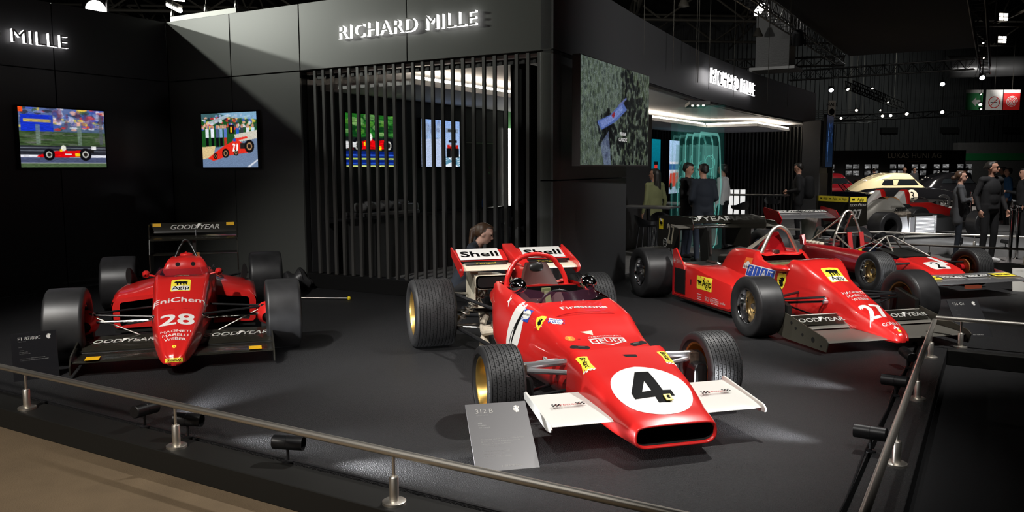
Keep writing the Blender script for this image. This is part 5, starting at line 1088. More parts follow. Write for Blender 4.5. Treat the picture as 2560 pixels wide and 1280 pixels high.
floor_lamp('black floor spotlight at the right edge beyond the notch', (.55, 10.6), A1 + 2.6, .1, 260, 1)
floor_lamp('small black spotlight on the grey rear platform', (-.55, 19.3), A2, .4, 0)
floor_lamp('lit spotlight on the grey rear platform behind the man in black', (.25, 19.6), A1 + PI - .75, .06, 500, 1)
ob('cable', MB().tube(cat_rom([S(-.60, 3.4, .006), S(-.565, 4.2, .006), S(-.575, 5.1, .012), S(-.56, 6.0, .008), S(-.57, 6.5, .012), S(-.56, 7.4, .01)], 40), .006, 6), 'fixture', None, True)
tag(bpy.data.objects['cable'], 'black cable lying along the right edge of the platform', 'cable')
ob('cable_strip', MB().b2((-9.2, 3.275, .0), (-.62, 3.292, .006)), 'fixture', None, rz=ROT); tag(bpy.data.objects['cable_strip'], 'thin black cable strip along the front kerb of the platform', 'cable')
def board(label, B0, B1, V, m, title, paras, footer='NOT FOR SALE', text='decal_white'):
    B0, B1, V = Vector(B0), Vector(B1), Vector(V); X = (B1 - B0).normalized(); wd = (B1 - B0).length; Yv = (V - X * V.dot(X)).normalized(); h = V.length; N = X.cross(Yv).normalized()
    t = thing('information_board', label, 'sign', B0, 0, 'information boards beside the cars')
    ob('board', MB().prism([(0, 0), (wd, 0), (wd, h), (0, h)], N * -.006, X, Yv, .006), m, t, bevel=.001)
    ob('board_easel', MB().prism([(wd * .3, 0), (wd * .7, 0), (wd * .5, h * .8)], N * -.008, X, Yv, -.004).add([Vector((0, 0, 0)) + X * wd * .5 - Vector((N.x, N.y, 0)) * .20 + Vector((0, 0, .0)), X * wd * .45 + Yv * h * .7 - N * .012, X * wd * .55 + Yv * h * .7 - N * .012], [(0, 1, 2)]), 'fixture', t)
    P = lambda a, b: X * (wd * a) + Yv * (h * b)
    def put(nm, s_, sz, a, b, bold=0.0, sx=1.0):
        v, f = text2d(s_, sz, bold, 0, sx, 'LEFT'); decal(nm, (v, f), text, t, None, P(a, b), X, Yv, 0) and None
        o = t.children[-1]; o.location = N * .0012
    put('board_title', title, h * .065, .15, .88, .012, 1.1)
    put('board_subtitle', 'Chassis no. ' + title.split()[0], h * .018, .15, .82)
    b = .70
    for k, ln in enumerate(paras):
        if ln: put('board_text', ln, h * .020, .16, b)
        b -= .035
    put('board_footer', footer, h * .026, .42, .06, .02)
    decal('horse_logo', xf(poly(HORSE), h * .115), text, t, None, P(.82, .885) + N * .0012, X, Yv, 0)
    return t
board('silver information board at the front wheel of the wedge-nosed car', (-.201, 4.358, .0), (.153, 4.44, .0), (-.06, .338, .285), 'sign_silver', '312 B',
      ['1970', '12 cylinders', '1500 cc per bank', '', '', '', '', 'This single seater was driven by Jacky Ickx in 1970 in the Belgian', 'GP, British GP, German GP, Austrian GP (1st), Italian GP', 'and Canadian GP (1st), and Clay Regazzoni', 'in the Mexican GP (2nd).', '', 'The car was driven by Jacky Ickx in the', 'season final at Hockenheim (F1)', 'and won the Dutch GP classes.'])
board('black information board with white lettering behind the left railing', (-3.922, 6.316, 0), (-3.663, 6.50, 0), (.04, .10, .36), 'sign_black', 'F1 87/88C', ['1988', '', '6 cylinders', '1.5 litre turbo', 'four wheel drive layout', '', '', 'Single seater driven in 1988 by Gerhard Berger in the', 'Brazilian and San Marino rounds of the season.'])
board('black information board beside the front wing of car 27', (4.393, 7.90, 0), (4.719, 7.93, 0), (-.20, .22, .30), 'sign_black', '126 C4', ['1984', '', '', '6 cylinders', '', '', '', 'Single seater raced in the season 1984 by', 'Michele Alboreto and', 'Rene Arnoux in all rounds.'])
board('white information board at the tip of the chrome front wing', (6.69, 10.86, 0), (6.93, 10.77, 0), (.0, .10, .30), 'white_paint', '312 B3', ['1974'], text='decal_white')
# stray pole with a yellow ball and bin bag by the slats
a, b_ = S(-7.98, 7.85, .03), S(-6.95, 8.05, .03)
t = thing('pole', 'thin grey pole with a yellow ball end lying by the slatted wall', 'pole', (0, 0, 0))
a, b_ = Vector((-2.75, 10.35, .02)), Vector((-2.07, 10.30, .02))
ob('shaft', MB().cyl(a, b_, .008), 'steel', t); ob('ball', MB().ell(b_, (.024, .024, .026)), 'decal_yellow', t, True)
bg = MB().ell((0, 0, .12), (.19, .15, .15), None, 18, 12); bg.v = [(x * (1 + .18 * math.sin(7 * y * 9 + x * 23)), y, z * (1 + .2 * math.sin(x * 31))) for x, y, z in bg.v]
tag(ob('bag', bg, 'bag', None, True, loc=S(-8.18, 8.12, 0.0)), 'crumpled dark bag on the floor at the foot of the slats', 'bag')

def decal2(m_, *a):
    n = len(DOG); v, f = m_
    decal('sponsor_mark', (v[:n], f[:1]), *a); decal('sponsor_lettering', (v[n:], [tuple(i - n for i in q) for q in f[1:]]), *a)
# ================================================================ cars further back
# ---------------------------------------------------------------- 4. red car number 2 with chrome wings and its bodywork off
def car_2():
    c = thing('racing_car', 'red racing car with number 2, bare cockpit frame and chrome wings', 'racing car', (5.6473, 11.1535, 0), -1.2912, 'racing cars on the platform')
    RF, RR = .265, .33
    st = [(.52, prof(.11, .20, .24, .16, .22, .205, .215)), (.40, prof(.10, .24, .30, .19, .27, .27, .285)), (.20, prof(.10, .26, .335, .22, .29, .335, .352)), (.05, prof(.10, .27, .345, .24, .30, .365, .385)), (-.15, prof(.10, .29, .36, .26, .315, .40, .418))]
    ns_, bn = body('nose_cone', st, 'race_red', c, 24, 29)
    st = [(-.15, prof(.10, .29, .33, .25, .30, .36, .372)), (-.50, prof(.10, .33, .40, .27, .34, .405, .412)), (-.9, prof(.10, .38, .47, .28, .40, .44, .445)), (-1.4, prof(.10, .42, .53, .28, .47, .455, .46)), (-1.9, prof(.10, .43, .56, .28, .52, .46, .465)), (-2.0, prof(.12, .40, .54, .28, .5, .44, .445))]
    tub, bt = body('body_shell', st, 'dark_red', c, 40, 29, hole=(-1.55, -.35, 22))
    ob('cockpit_tub', MB().b2((-1.55, -.32, .14), (-.35, .32, .16)).b2((-1.55, -.33, .14), (-.35, -.32, .43)).b2((-1.55, .32, .14), (-.35, .33, .43)), 'engine', c)
    ob('pod_kick', MB().rings([[(-1.92, s_ * .5, .44), (-2.02, s_ * .5, .44), (-2.02, s_ * .55, .44), (-1.92, s_ * .55, .44)] for s_ in (-1,)] + [[(-2.0, -.48, .60), (-2.05, -.48, .60), (-2.05, -.54, .58), (-2.0, -.54, .58)]]), 'dark_red', c)
    decal('number_field', rrect(.30, .24, .06), 'decal_white', c, bn, (.22, -.0, .5), TOPX, TOPY, .002, .03); decal('number_decal', text2d('2', .19, .03, 0, 1.0), 'decal_black', c, bn, (.22, -.0, .5), TOPX, TOPY, .0035, .03)
    decal('white_stripe', poly([(-.06, -.2), (.02, -.2), (.02, .2), (-.06, .12)]), 'decal_white', c, bn, (0, .2, .6), TOPX, TOPY, .002, .03)
    ob('dash_hood', MB().rings([[(-.22, -.24, .40), (-.22, .24, .40), (-.22, .24, .42), (-.22, -.24, .42)], [(-.62, -.28, .43), (-.62, .28, .43), (-.62, .28, .50), (-.62, -.28, .50)]]), 'carbon', c)
    seat = MB(); seat.b2((-1.52, -.20, .22), (-1.46, .20, .60)).b2((-1.46, -.2, .20), (-1.0, .2, .25)); ob('seat', seat, 'cloth_black', c)
    for y in (-.11, .10): ob('harness_strap', MB().box((-1.40, y, .54), (.02, .075, .26), Matrix.Rotation(-.2, 3, 'Y')), 'red_cloth', c)
    ob('harness_buckle', MB().b2((-1.32, -.03, .30), (-1.30, .03, .42)), 'decal_yellow', c); ob('seat_pad', MB().b2((-1.30, .06, .26), (-1.0, .28, .44)), 'blue_cloth', c); ob('seat_pad', MB().b2((-1.4, -.32, .26), (-1.1, -.22, .42)), 'blue_cloth', c)
    # frames of bare tube
    apx = Vector((-1.60, 0, .985)); fr = MB()
    for y in (-.27, .27): fr.tube(cat_rom([(-1.58, y, .42), (-1.59, y * .85, .62), (-1.60, y * .32, .93), (-1.60, 0, .985)], 14), .018, 8)
    ob('roll_hoop', fr, 'steel', c, True)
    st_ = [(-1.60, -.07, .93)]
    for a, b in (((-1.60, -.06, .93), (-2.15, -.30, .45)), ((-1.60, .06, .93), (-2.15, .30, .45)), ((-1.59, -.23, .64), (-1.59, .23, .64)), ((-1.59, -.24, .63), (-1.05, -.34, .44)), ((-1.59, .24, .63), (-1.05, .34, .44))): ob('frame_tube', MB().cyl(a, b, .013), 'steel', c, True)
    for a, b in (((-.75, -.30, .44), (-.70, -.05, .66)), ((-.75, .30, .44), (-.70, .05, .66)), ((-.70, -.05, .66), (-.70, .05, .66)), ((-.70, .05, .66), (-.22, .28, .41)), ((-.70, -.05, .66), (-.40, -.16, .42)), ((-.72, -.05, .65), (-1.0, -.35, .44))): ob('frame_tube', MB().cyl(a, b, .011), 'steel', c, True)
    ob('steering_wheel', MB().tube([(-.90 + .05 * math.sin(a), .13 * math.cos(a), .58 + .12 * math.sin(a)) for a in np.linspace(0, 2 * PI, 21)], .012, 6).cyl((-.90, -.12, .58), (-.90, .12, .58), .008).cyl((-.9, 0, .58), (-.7, 0, .52), .012), 'black_tube', c, True)
    ob('engine_block', MB().b2((-2.3, -.28, .14), (-1.65, .28, .42)), 'engine', c, bevel=.03)
    ob('cam_cover', MB().b2((-2.25, -.34, .38), (-1.66, -.14, .46)).b2((-2.25, .14, .38), (-1.66, .34, .46)), 'carbon', c, bevel=.02)
    for k in range(6):
        for s in (-1,): ob('intake_trumpet', MB().ell((-1.70 - .09 * k, s * .40, .475), (.045, .05, .03)), 'bone', c, True)
    ob('fuel_line', MB().tube(cat_rom([(-1.6, -.1, .5), (-1.75, -.2, .55), (-1.9, -.05, .5), (-2.05, -.2, .52)], 14), .012, 6), 'alu', c, True)
    ob('brake_scoop', MB().tube([(-2.2, -.12, .50), (-2.16, -.12, .60), (-2.10, -.12, .68)], [.06, .055, .06], 12), 'alu', c, True); ob('oil_tank', MB().rings([[(-2.35, -.1, .4), (-2.35, .1, .4), (-2.6, .1, .4), (-2.6, -.1, .4)], [(-2.3, -.03, .82), (-2.3, .03, .82), (-2.75, .03, .82), (-2.75, -.03, .82)]]), 'alu', c)
    for s in (-1, 1):
        wheel(c, 0, s * .80, RF, .27, .165, 'gold_dark', 'rubber', 8, 'front_wheel', lip='chrome', face=.05); wheel(c, -2.5, s * .80, RR, .42, .165, 'gold_dark', 'slick', 0, 'rear_wheel', lip='chrome')
        mb = MB(); arm(mb, (.05, s * .30, .36), (0, s * .66, .34), r=.014); ob('upper_arm', mb, 'dark_metal', c, True)
        mb = MB(); arm(mb, (.15, s * .28, .14), (0, s * .66, .16), r=.012); arm(mb, (-.25, s * .3, .14), (0, s * .66, .16), r=.012); ob('lower_arm', mb, 'black_tube', c, True)
        ob('brake_disc', MB().cyl((0, s * .64, RF), (0, s * .67, RF), .12, n=24), 'copper', c); ob('hub', MB().cyl((0, s * .58, RF), (0, s * .66, RF), .05), 'dark_red', c)
        ob('wing_endplate', plate(MB(), [(.93, .175), (.95, .20), (.93, .225), (.62, .275), (.44, .295), (.47, .255), (.60, .20)], s * .735, .014), 'alu_bright', c)
        ob('rear_endplate', plate(MB(), [(-2.55, .72), (-2.50, .80), (-2.62, .93), (-3.02, .985), (-3.05, .94), (-2.95, .74)], s * .56, .014), 'dark_red', c)
    q = foil(.93, .195, .47, .255, .026); ob('front_wing', MB().rings([[(p[0], y, p[1]) for p in q] for y in (-.73, .73)]), 'alu_bright', c, True)
    Yv = (-.46, 0, .06)
    for s in (-1, 1):
        decal('sponsor_plate', rect(.36, .085), 'decal_white', c, None, (.70, s * .20, .2545), TOPX, Yv, 0); decal('sponsor_lettering', goodyear(.05, 1.05, 0), 'decal_black', c, None, (.70, s * .20, .2560), TOPX, Yv, 0)
        decal('sponsor_plate', poly([(-.15, .07), (.15, .08), (.15, -.08), (-.12, -.07)]), 'badge_yellow', c, None, (.70, s * .575, .2545), TOPX, Yv, 0); decal2(merge(xf(poly(DOG), .10, -.06, 0), xf(text2d('Agip', .07, .02), 1, .06, 0)), 'decal_black', c, None, (.70, s * .575, .2562), TOPX, Yv, 0)
    ob('tail_lamp', MB().b2((.80, -.11, .115), (.86, .11, .155)), 'amber_clear', c, bevel=.006)
    q = foil(-2.60, .80, -2.98, .925, .03); ob('rear_wing', MB().rings([[(p[0], y, p[1]) for p in q] for y in (-.553, .553)]), 'alu_bright', c, True)
    Yv = (-.38, 0, .125)
    for s in (-1, 1): decal('sponsor_plate', rect(.50, .10), 'decal_white', c, None, (-2.83, s * .26, .9105), TOPX, Yv, 0); decal('sponsor_lettering', goodyear(.062, 1.15, 0), 'decal_black', c, None, (-2.83, s * .26, .9125), TOPX, Yv, 0)
    return c
car_2()
# ---------------------------------------------------------------- 5. black-winged chassis on the rear platform
def car_chassis():
    c = thing('racing_car', 'stripped racing car chassis with a yellow-topped black rear wing on the grey platform', 'racing car', (10.607, 19.98, 0), .3657)
    for s in (-1, 1):
        wheel(c, 0, s * .90, .32, .30, .17, 'dark_metal', 'slick', 0, 'front_wheel', n=36); wheel(c, -2.83, s * .85, .33, .40, .19, 'car_black', 'slick', 0, 'rear_wheel', face=-.5, lip='dark_metal', n=40)
        ob('rear_endplate', plate(MB(), [(-3.55, .25), (-3.55, .985), (-3.02, .985), (-3.02, .35)], s * .51, .014), 'wing_black', c)
        mb = MB(); arm(mb, (0, s * .2, .35), (0, s * .75, .33), r=.014); arm(mb, (.3, s * .2, .2), (0, s * .75, .2), r=.014); ob('front_arm', mb, 'black_tube', c, True)
    st = [(.9, prof(.12, .03, .06, .15, .05, .18, .19)), (.5, prof(.11, .1, .14, .2, .11, .28, .30)), (0, prof(.1, .17, .21, .28, .17, .40, .42)), (-.6, prof(.09, .22, .28, .32, .24, .52, .54)), (-.9, prof(.09, .25, .30, .32, .26, .50, .52)), (-1.5, prof(.09, .26, .31, .32, .27, .50, .52)), (-1.75, prof(.09, .25, .30, .32, .25, .56, .60))]
    body('chassis_tub', st, 'carbon', c, 40, 22)
    st = [(-1.45, prof(.45, .22, .28, .5, .2, .62, .64)), (-1.75, prof(.45, .22, .27, .6, .16, .86, .90)), (-1.9, prof(.42, .21, .26, .6, .15, .90, .945)), (-2.2, prof(.40, .2, .25, .55, .14, .84, .88)), (-2.6, prof(.38, .16, .2, .48, .11, .62, .66)), (-3.0, prof(.36, .1, .12, .42, .07, .46, .48))]
    body('engine_cover', st, 'bronze_wing', c, 30, 22)
    ob('airbox_mouth', MB().rings([[(-1.70 - .05 * math.sin(a), .15 * math.cos(a), .86 + .09 * math.sin(a)) for a in np.linspace(0, 2 * PI, 16, False)], [(-2.05 - .05 * math.sin(a), .15 * math.cos(a), .86 + .085 * math.sin(a)) for a in np.linspace(0, 2 * PI, 16, False)]], True, False, False), 'copper', c, True)
    rd = ob('radiator', MB().b2((-1.72, -.66, .12), (-1.15, -.60, .52)), 'alu_bright', c)
    for k in range(13): ob('radiator_fin', MB().b2((-1.71, -.668, .14 + k * .029), (-1.16, -.660, .152 + k * .029)), 'white_panel', rd)
    ob('radiator_tank', MB().b2((-1.14, -.67, .10), (-1.08, -.58, .54)), 'alu_bright', c, bevel=.01); ob('radiator_tank', MB().b2((-1.90, -.66, .12), (-1.74, -.62, .50)), 'alu_bright', c, bevel=.01)
    ob('heat_shield', MB().rings([[(-2.25, -.60, .12), (-2.25, -.55, .50)], [(-1.92, -.70, .12), (-1.95, -.62, .52)], [(-1.9, -.64, .12), (-1.92, -.56, .50)]], False, False, False), 'alu_bright', c, True)
    ob('engine_side', MB().b2((-2.3, -.42, .2), (-1.6, -.3, .62)), 'engine', c, bevel=.02)
    for k in range(5): ob('trumpet', MB().lathe([(0, .03), (.05, .045)], (-1.72 - .06 * k, -.30, .66), (0, -1, .4), 10), 'dark_metal', c, True)
    ob('side_tray', MB().b2((-2.5, -.72, .05), (-.4, .72, .09)), 'bronze_wing', c)
    ob('pod_frame', MB().b2((-1.06, -.62, .14), (-.45, -.55, .46)), 'dark_metal', c, bevel=.02)
    for z0_, z1_, m, in ((.86, .985, 'badge_yellow'), (.60, .86, 'wing_black')): ob('rear_wing_panel', MB().b2((-3.50, -.50, z0_), (-3.46, .50, z1_)), m, c)
    O = lambda x, z: (x, -.519, z)
    decal('sponsor_plate', rect(.46, .12), 'badge_yellow', c, None, O(-3.285, .925), SIDX, SIDY, 0); decal2(merge(xf(poly(DOG), .11, -.15, 0), xf(text2d('Agip', .095, .02), 1, .06, -.01)), 'decal_black', c, None, (-3.285, -.521, .925), SIDX, SIDY, 0)
    decal('sponsor_lettering', goodyear(.05, 1.0), 'decal_white', c, None, O(-3.285, .80), SIDX, SIDY, 0); decal('number_decal', text2d('27', .21, .03, 0, .8), 'decal_white', c, None, O(-3.30, .60), SIDX, SIDY, 0)
    for y in (-.30, .0, .30): decal2(merge(xf(poly(DOG), .07, -.1, 0), xf(text2d('Agip', .07, .02), 1, .04, 0)), 'decal_black', c, None, (-3.515, y, .925), (0, -1, 0), (0, 0, 1), 0)
    return c
car_chassis()
# ---------------------------------------------------------------- 6. red and white single seater behind it
def car_fin():
    c = thing('racing_car', 'red and white single-seater with two tall curved fins behind the bare chassis', 'racing car', (12.35, 24.0, 0), .50)
    st = [(1.0, prof(.25, .05, .08, .32, .06, .36, .38)), (.4, prof(.15, .15, .2, .32, .16, .44, .47)), (-.2, prof(.12, .25, .32, .35, .24, .54, .58)), (-.8, prof(.1, .32, .42, .36, .34, .62, .64)), (-1.6, prof(.1, .36, .48, .36, .40, .60, .62)), (-2.6, prof(.12, .3, .4, .36, .3, .52, .55))]
    body('body_shell', st, 'race_red', c, 40, 22)
    for y, dx in ((-.42, 0), (.30, -.05)):
        f_ = [(-2.75 + dx, .50), (-2.40 + dx, .75), (-2.10 + dx, .98), (-1.98 + dx, 1.02), (-1.90 + dx, .92), (-1.85 + dx, .60), (-1.9 + dx, .45)]
        ob('tail_fin', plate(MB(), f_, y, .20), 'white_paint', c, bevel=.04); ob('fin_edge', plate(MB(), [(-2.12 + dx, .97), (-1.97 + dx, 1.04), (-1.87 + dx, .92), (-1.82 + dx, .58), (-1.98 + dx, .58)], y, .24), 'race_red', c, bevel=.05)
    ob('cockpit_screen', MB().ell((-.75, 0, .64), (.30, .26, .14)), 'glass_dark', c, True)
    for s in (-1, 1): wheel(c, 0, s * .80, .30, .28, .17, 'dark_metal', 'slick', 0, 'front_wheel', n=28); wheel(c, -2.6, s * .80, .33, .40, .17, 'dark_metal', 'slick', 0, 'rear_wheel', n=28)
    return c
car_fin()
# ---------------------------------------------------------------- 7. road cars at the far booth
def road_car(label, loc, rz, paint, roofm=None, L=4.4, W=1.66, H=1.45, open_=False, number=None, fast=False, group='classic cars at the far booth'):
    c = thing('classic_car', label, 'car', loc, rz, group); h = W / 2
    st = [(L * .48, prof(.28, .3, .45, .45, .35, .55, .60)), (L * .45, prof(.22, .5, .68, .45, .5, .66, .72)), (L * .32, prof(.2, .6, h * .96, .5, .62, .80, .86)), (L * .16, prof(.2, .65, h, .55, .66, .88, .93)), (0, prof(.2, .65, h * .98, .55, .70, .90, .94)), (-L * .2, prof(.2, .65, h, .55, .68, .90, .93)), (-L * .36, prof(.22, .6, h * .95, .55, .6, .84, .86)), (-L * .46, prof(.28, .5, .62, .5, .45, .66, .68)), (-L * .49, prof(.34, .3, .4, .5, .3, .55, .56))]
    bd, bv = body('body_shell', st, paint, c, 40, 22)
    if not open_:
        cs = [(L * .17, prof(.80, .5, .60, .86, .5, .92, .93)), (L * .10, prof(.80, .5, .64, .9, .52, 1.15, 1.18)), (L * .02, prof(.80, .5, .65, .92, .50, H - .06, H - .02)), (-L * .10, prof(.80, .5, .66, .92, .50, H - .03, H)), (-L * .26, prof(.80, .5, .62, .9, .44, H - .20, H - .16)), (-L * .38, prof(.78, .4, .52, .85, .34, H - .46, H - .42)), (-L * .46, prof(.68, .2, .38, .72, .2, .80, .82))]
        rf, br = body('roof', cs, roofm or paint, c, 34, 22)
        decal('side_window', poly([(-.55, -.10), (.42, -.10), (.25, .12), (-.45, .12)]), 'window', rf, br, (.08, -.9, 1.12), SIDX, SIDY, .006, .08, .3, .9); decal('side_window', poly([(-.32, -.09), (.18, -.10), (.18, .12), (-.18, .10)]), 'window', rf, br, (-.80, -.9, 1.12), SIDX, SIDY, .006, .08, .3, .9)
        decal('windscreen', poly([(-.50, -.10), (.50, -.10), (.40, .13), (-.40, .13)]), 'window', rf, br, (L * .12, 0, 1.10), (0, 1, 0), (-.45, 0, 1), .006, .08, .8, .8)
        for z in (-.10, .13): decal('window_trim', rect(1.6, .018), 'chrome', rf, br, (-.25, -.9, 1.12 + z), SIDX, SIDY, .008, .08, .3, .9)
    else:
        ob('windscreen', MB().rings([[(L * .13, y, .90) for y in np.linspace(-.58, .58, 9)], [(L * .07, y * .92, 1.18) for y in np.linspace(-.58, .58, 9)]], False, False, False), 'glass_dark', c, True); ob('screen_frame', MB().tube([(L * .13, -.58, .90), (L * .07, -.53, 1.18), (L * .07, .53, 1.18), (L * .13, .58, .90)], .014, 6), 'chrome', c)
        ob('seats', MB().ell((-.35, -.3, .95), (.14, .24, .2)).ell((-.35, .3, .95), (.14, .24, .2)), 'leather', c, True)
    for s in (-1, 1):
        for x in (L * .30, -L * .30): wheel(c, x, s * (h - .10), .32, .18, .20, 'chrome', 'slick', 0, 'wheel', n=24, face=.6)
        ob('headlamp', MB().ell((L * .455, s * .50, .66), (.08, .10, .10)), 'chrome', c, True)
    ob('grille', MB().ell((L * .48, 0, .52), (.06, .30, .20)), 'chrome', c, True); ob('bumper', MB().tube([(L * .44, -.7, .36), (L * .50, -.3, .36), (L * .50, .3, .36), (L * .44, .7, .36)], .035, 8), 'chrome', c, True)
    ob('number_plate', MB().b2((L * .50, -.22, .28), (L * .505, .22, .38)), 'white_paint', c)
    if number: decal('number_disc', disc(.24, .24), 'bone', c, bv, (.10, -1.2, .60), SIDX, SIDY, .006, .06, .3, .8); decal('number_decal', text2d(number, .30, .0, 0, .9), 'decal_black', c, bv, (.10, -1.2, .60), SIDX, SIDY, .012, .05, .3, .8)
    return c
def far(px_, Y): return ((px_ - 1280) / CAM_F * Y, Y)
x, y = far(2245, 34.5); road_car('black classic coupe with a cream roof and number 3 on its door', (x, y, -.14), .10, 'car_black', 'cream_paint', 4.9, 1.7, 1.50, number='3')
x, y = far(2082, 38); road_car('dark red classic coupe at the far booth beside the end pillar', (x, y, -.14), .05, 'maroon', 'maroon', 4.4, 1.66, 1.48)
x, y = far(2078, 29.0); rc = road_car('dark blue racing roadster with a painted number in front of the red coupe', (x, y, -.14), -.5, 'navy', None, 3.9, 1.6, 1.1, True)
x, y = far(2385, 37.5); road_car('black classic car behind the woman in grey', (x, y, -.14), .15, 'car_black', 'car_black', 4.6, 1.7, 1.5)
x, y = far(2165, 41); road_car('dark open car glimpsed behind the cream-roofed coupe', (x, y, -.14), .2, 'maroon', None, 4.4, 1.65, 1.2, True)

# ================================================================ people
class Fig:
    def __init__(s): s.p = []
    def cap(s, a, b, ra, rb, m): s.p.append(('c', Vector(a), Vector(b), ra, rb, m)); return s
    def ell(s, c, r, m, rot=None): s.p.append(('e', Vector(c), tuple(r), rot, 0, m)); return s
    def build(s, name, parent, voxel, smooth=3):
        mb = MB()
        for q in s.p:
            if q[0] == 'c': mb.cap(q[1], q[2], q[3], q[4], 14)
            else: mb.ell(q[1], q[2], q[3], 18, 12)
        o = ob(name + '_tmp', mb, None); md = o.modifiers.new('r', 'REMESH'); md.mode = 'VOXEL'; md.voxel_size = voxel; md.adaptivity = 0
        dg = bpy.context.evaluated_depsgraph_get(); me = bpy.data.meshes.new_from_object(o.evaluated_get(dg)); bpy.data.objects.remove(o)
        bm = bmesh.new(); bm.from_mesh(me)
        for _ in range(smooth): bmesh.ops.smooth_vert(bm, verts=bm.verts, factor=.5, use_axis_x=True, use_axis_y=True, use_axis_z=True)
        bm.to_mesh(me); bm.free()
        n = len(me.polygons); cen = np.zeros(n * 3); me.polygons.foreach_get('center', cen); cen = cen.reshape(-1, 3)
        mats = []; best = np.full(n, 1e9); idx = np.zeros(n, int)
        for q in s.p:
            if q[5] not in mats: mats.append(q[5])
            if q[0] == 'c':
                a, b = np.array(q[1]), np.array(q[2]); d = b - a; t = np.clip(((cen - a) @ d) / (d @ d + 1e-12), 0, 1); D = np.linalg.norm(cen - (a + t[:, None] * d), axis=1) - (q[3] + (q[4] - q[3]) * t)
            else:
                c_ = cen - np.array(q[1])
                if q[3] is not None: c_ = c_ @ np.array(q[3])
                r_ = np.array(q[2]); D = (np.linalg.norm(c_ / r_, axis=1) - 1) * r_.min()
            k = D < best; best[k] = D[k]; idx[k] = mats.index(q[5])
        for m in mats: me.materials.append(MT[m])
        me.polygons.foreach_set('material_index', idx); me.polygons.foreach_set('use_smooth', np.ones(n, bool)); me.update(); me.name = name
        r = bpy.data.objects.new(name, me); COL.objects.link(r); r.parent = parent; return r
BASE = dict(pelvis=(0, 0, .95), belly=(.0, 0, 1.10), chest=(0, 0, 1.27), neck=(0, 0, 1.48), head=(.015, 0, 1.635), shR=(0, -.175, 1.425), shL=(0, .175, 1.425), elR=(-.03, -.235, 1.14), elL=(-.03, .235, 1.14), wrR=(.05, -.245, .90), wrL=(.05, .245, .90),
            hipR=(0, -.09, .93), hipL=(0, .09, .93), knR=(.02, -.10, .50), knL=(.02, .10, .50), anR=(-.02, -.105, .085), anL=(-.02, .105, .085))
def person(label, loc, rz, H=1.75, pose=None, top='cloth_black', legs='cloth_black', skin='skin', hair='hair_dark', shoe='cloth_black', style='short', yaw=0, nod=0, jacket=0, collar=None, voxel=.016, slim=1.0, hands=True, beard=False, extra=None, face=True):
    t = thing('person', label, 'person', loc, rz, 'people in the hall'); k = H / 1.75
    J = dict(BASE); J.update(pose or {}); J = {a: Vector(b) * k for a, b in J.items()}; F = Fig(); q = slim * k
    sp = (J['neck'] - J['pelvis']).normalized()
    F.cap(J['pelvis'] - Vector((0, .055, 0)) * k, J['pelvis'] + Vector((0, .055, 0)) * k, .115 * q, .115 * q, legs if not jacket else top)
    def tor(a, rx, ry, rz_):
        z = (J['neck'] - J['pelvis']).normalized(); y = (J['shL'] - J['shR']).normalized(); x = y.cross(z).normalized(); rot = Matrix((x, y, z)).transposed(); F.ell(J[a], (rx * q, ry * q, rz_ * k), top, rot)
    tor('belly', .125, .165, .21); tor('chest', .13, .185, .21)
    ly = (J['shL'] - J['shR']).normalized() * k
    for y in (-.085, -.03, .03, .085): F.cap(J['chest'] + ly * y, J['pelvis'] + ly * y * .95, .098 * q, .10 * q, top)
    F.cap(J['shR'], J['shL'], .066 * q, .066 * q, top); F.cap((J['shR'] + J['shL']) / 2, J['neck'], .085 * k, .055 * k, top)
    F.cap(J['neck'] - (J['head'] - J['neck']) * .2, J['head'] - Vector((0, 0, .03)) * k, .055 * k, .053 * k, skin)
    if jacket:
        z = jacket * k
        for y in (-.08, .08): F.cap(J['pelvis'] + Vector((0, y * k, .05 * k)), J['pelvis'] + Vector((-.01, y * 1.25 * k, -z)), .105 * q, .095 * q, top)
    for s in 'RL':
        F.cap(J['sh' + s], J['el' + s], .058 * q, .047 * q, top); F.cap(J['el' + s], J['wr' + s], .046 * q, .036 * q, top)
        F.cap(J['hip' + s], J['kn' + s], .088 * q, .062 * q, legs); F.cap(J['kn' + s], J['an' + s], .060 * q, .046 * q, legs)
        an = J['an' + s]; toe = an + Vector((.15, .02 if s == 'L' else -.02, -.045)) * k; F.cap(an + Vector((-.04, 0, -.035)) * k, toe, .042 * k, .036 * k, shoe)
        if hands:
            d = (J['wr' + s] - J['el' + s]).normalized(); y = Vector((0, 1, 0)) - d * d.y; y = (y if y.length > .2 else Vector((1, 0, 0)) - d * d.x).normalized(); pn = d.cross(y); sg = -1 if s == 'L' else 1
            fwd = pn if pn.x > 0 else -pn
            w0 = J['wr' + s]; pc = w0 + d * .055 * k
            for a in (-.024, 0, .024): F.cap(w0 + d * .015 * k + fwd * a * .7 * k, w0 + d * .085 * k + fwd * a * k, .017 * k, .014 * k, skin)
            inw = y * (sg if True else 1)
            for i, (a, L_) in enumerate(((-.033, .060), (-.011, .074), (.011, .080), (.033, .072))):
                b0 = w0 + d * .085 * k + fwd * a * k; b1 = b0 + (d * .9 + inw * .25).normalized() * L_ * .5 * k; b2 = b1 + (d * .7 + inw * .6).normalized() * L_ * .5 * k
                F.cap(b0, b1, .0105 * k, .0095 * k, skin); F.cap(b1, b2, .0095 * k, .008 * k, skin)
            b0 = w0 + d * .03 * k + fwd * .03 * k; b1 = b0 + (d * .7 + fwd * .55 + inw * .3).normalized() * .045 * k; F.cap(b0, b1, .013 * k, .011 * k, skin); F.cap(b1, b1 + (d + inw * .3).normalized() * .032 * k, .011 * k, .009 * k, skin)
    hc = J['head']; RH = Matrix.Rotation(yaw, 3, 'Z') @ Matrix.Rotation(nod, 3, 'Y'); h = lambda x, y, z: hc + RH @ Vector((x, y, z)) * k
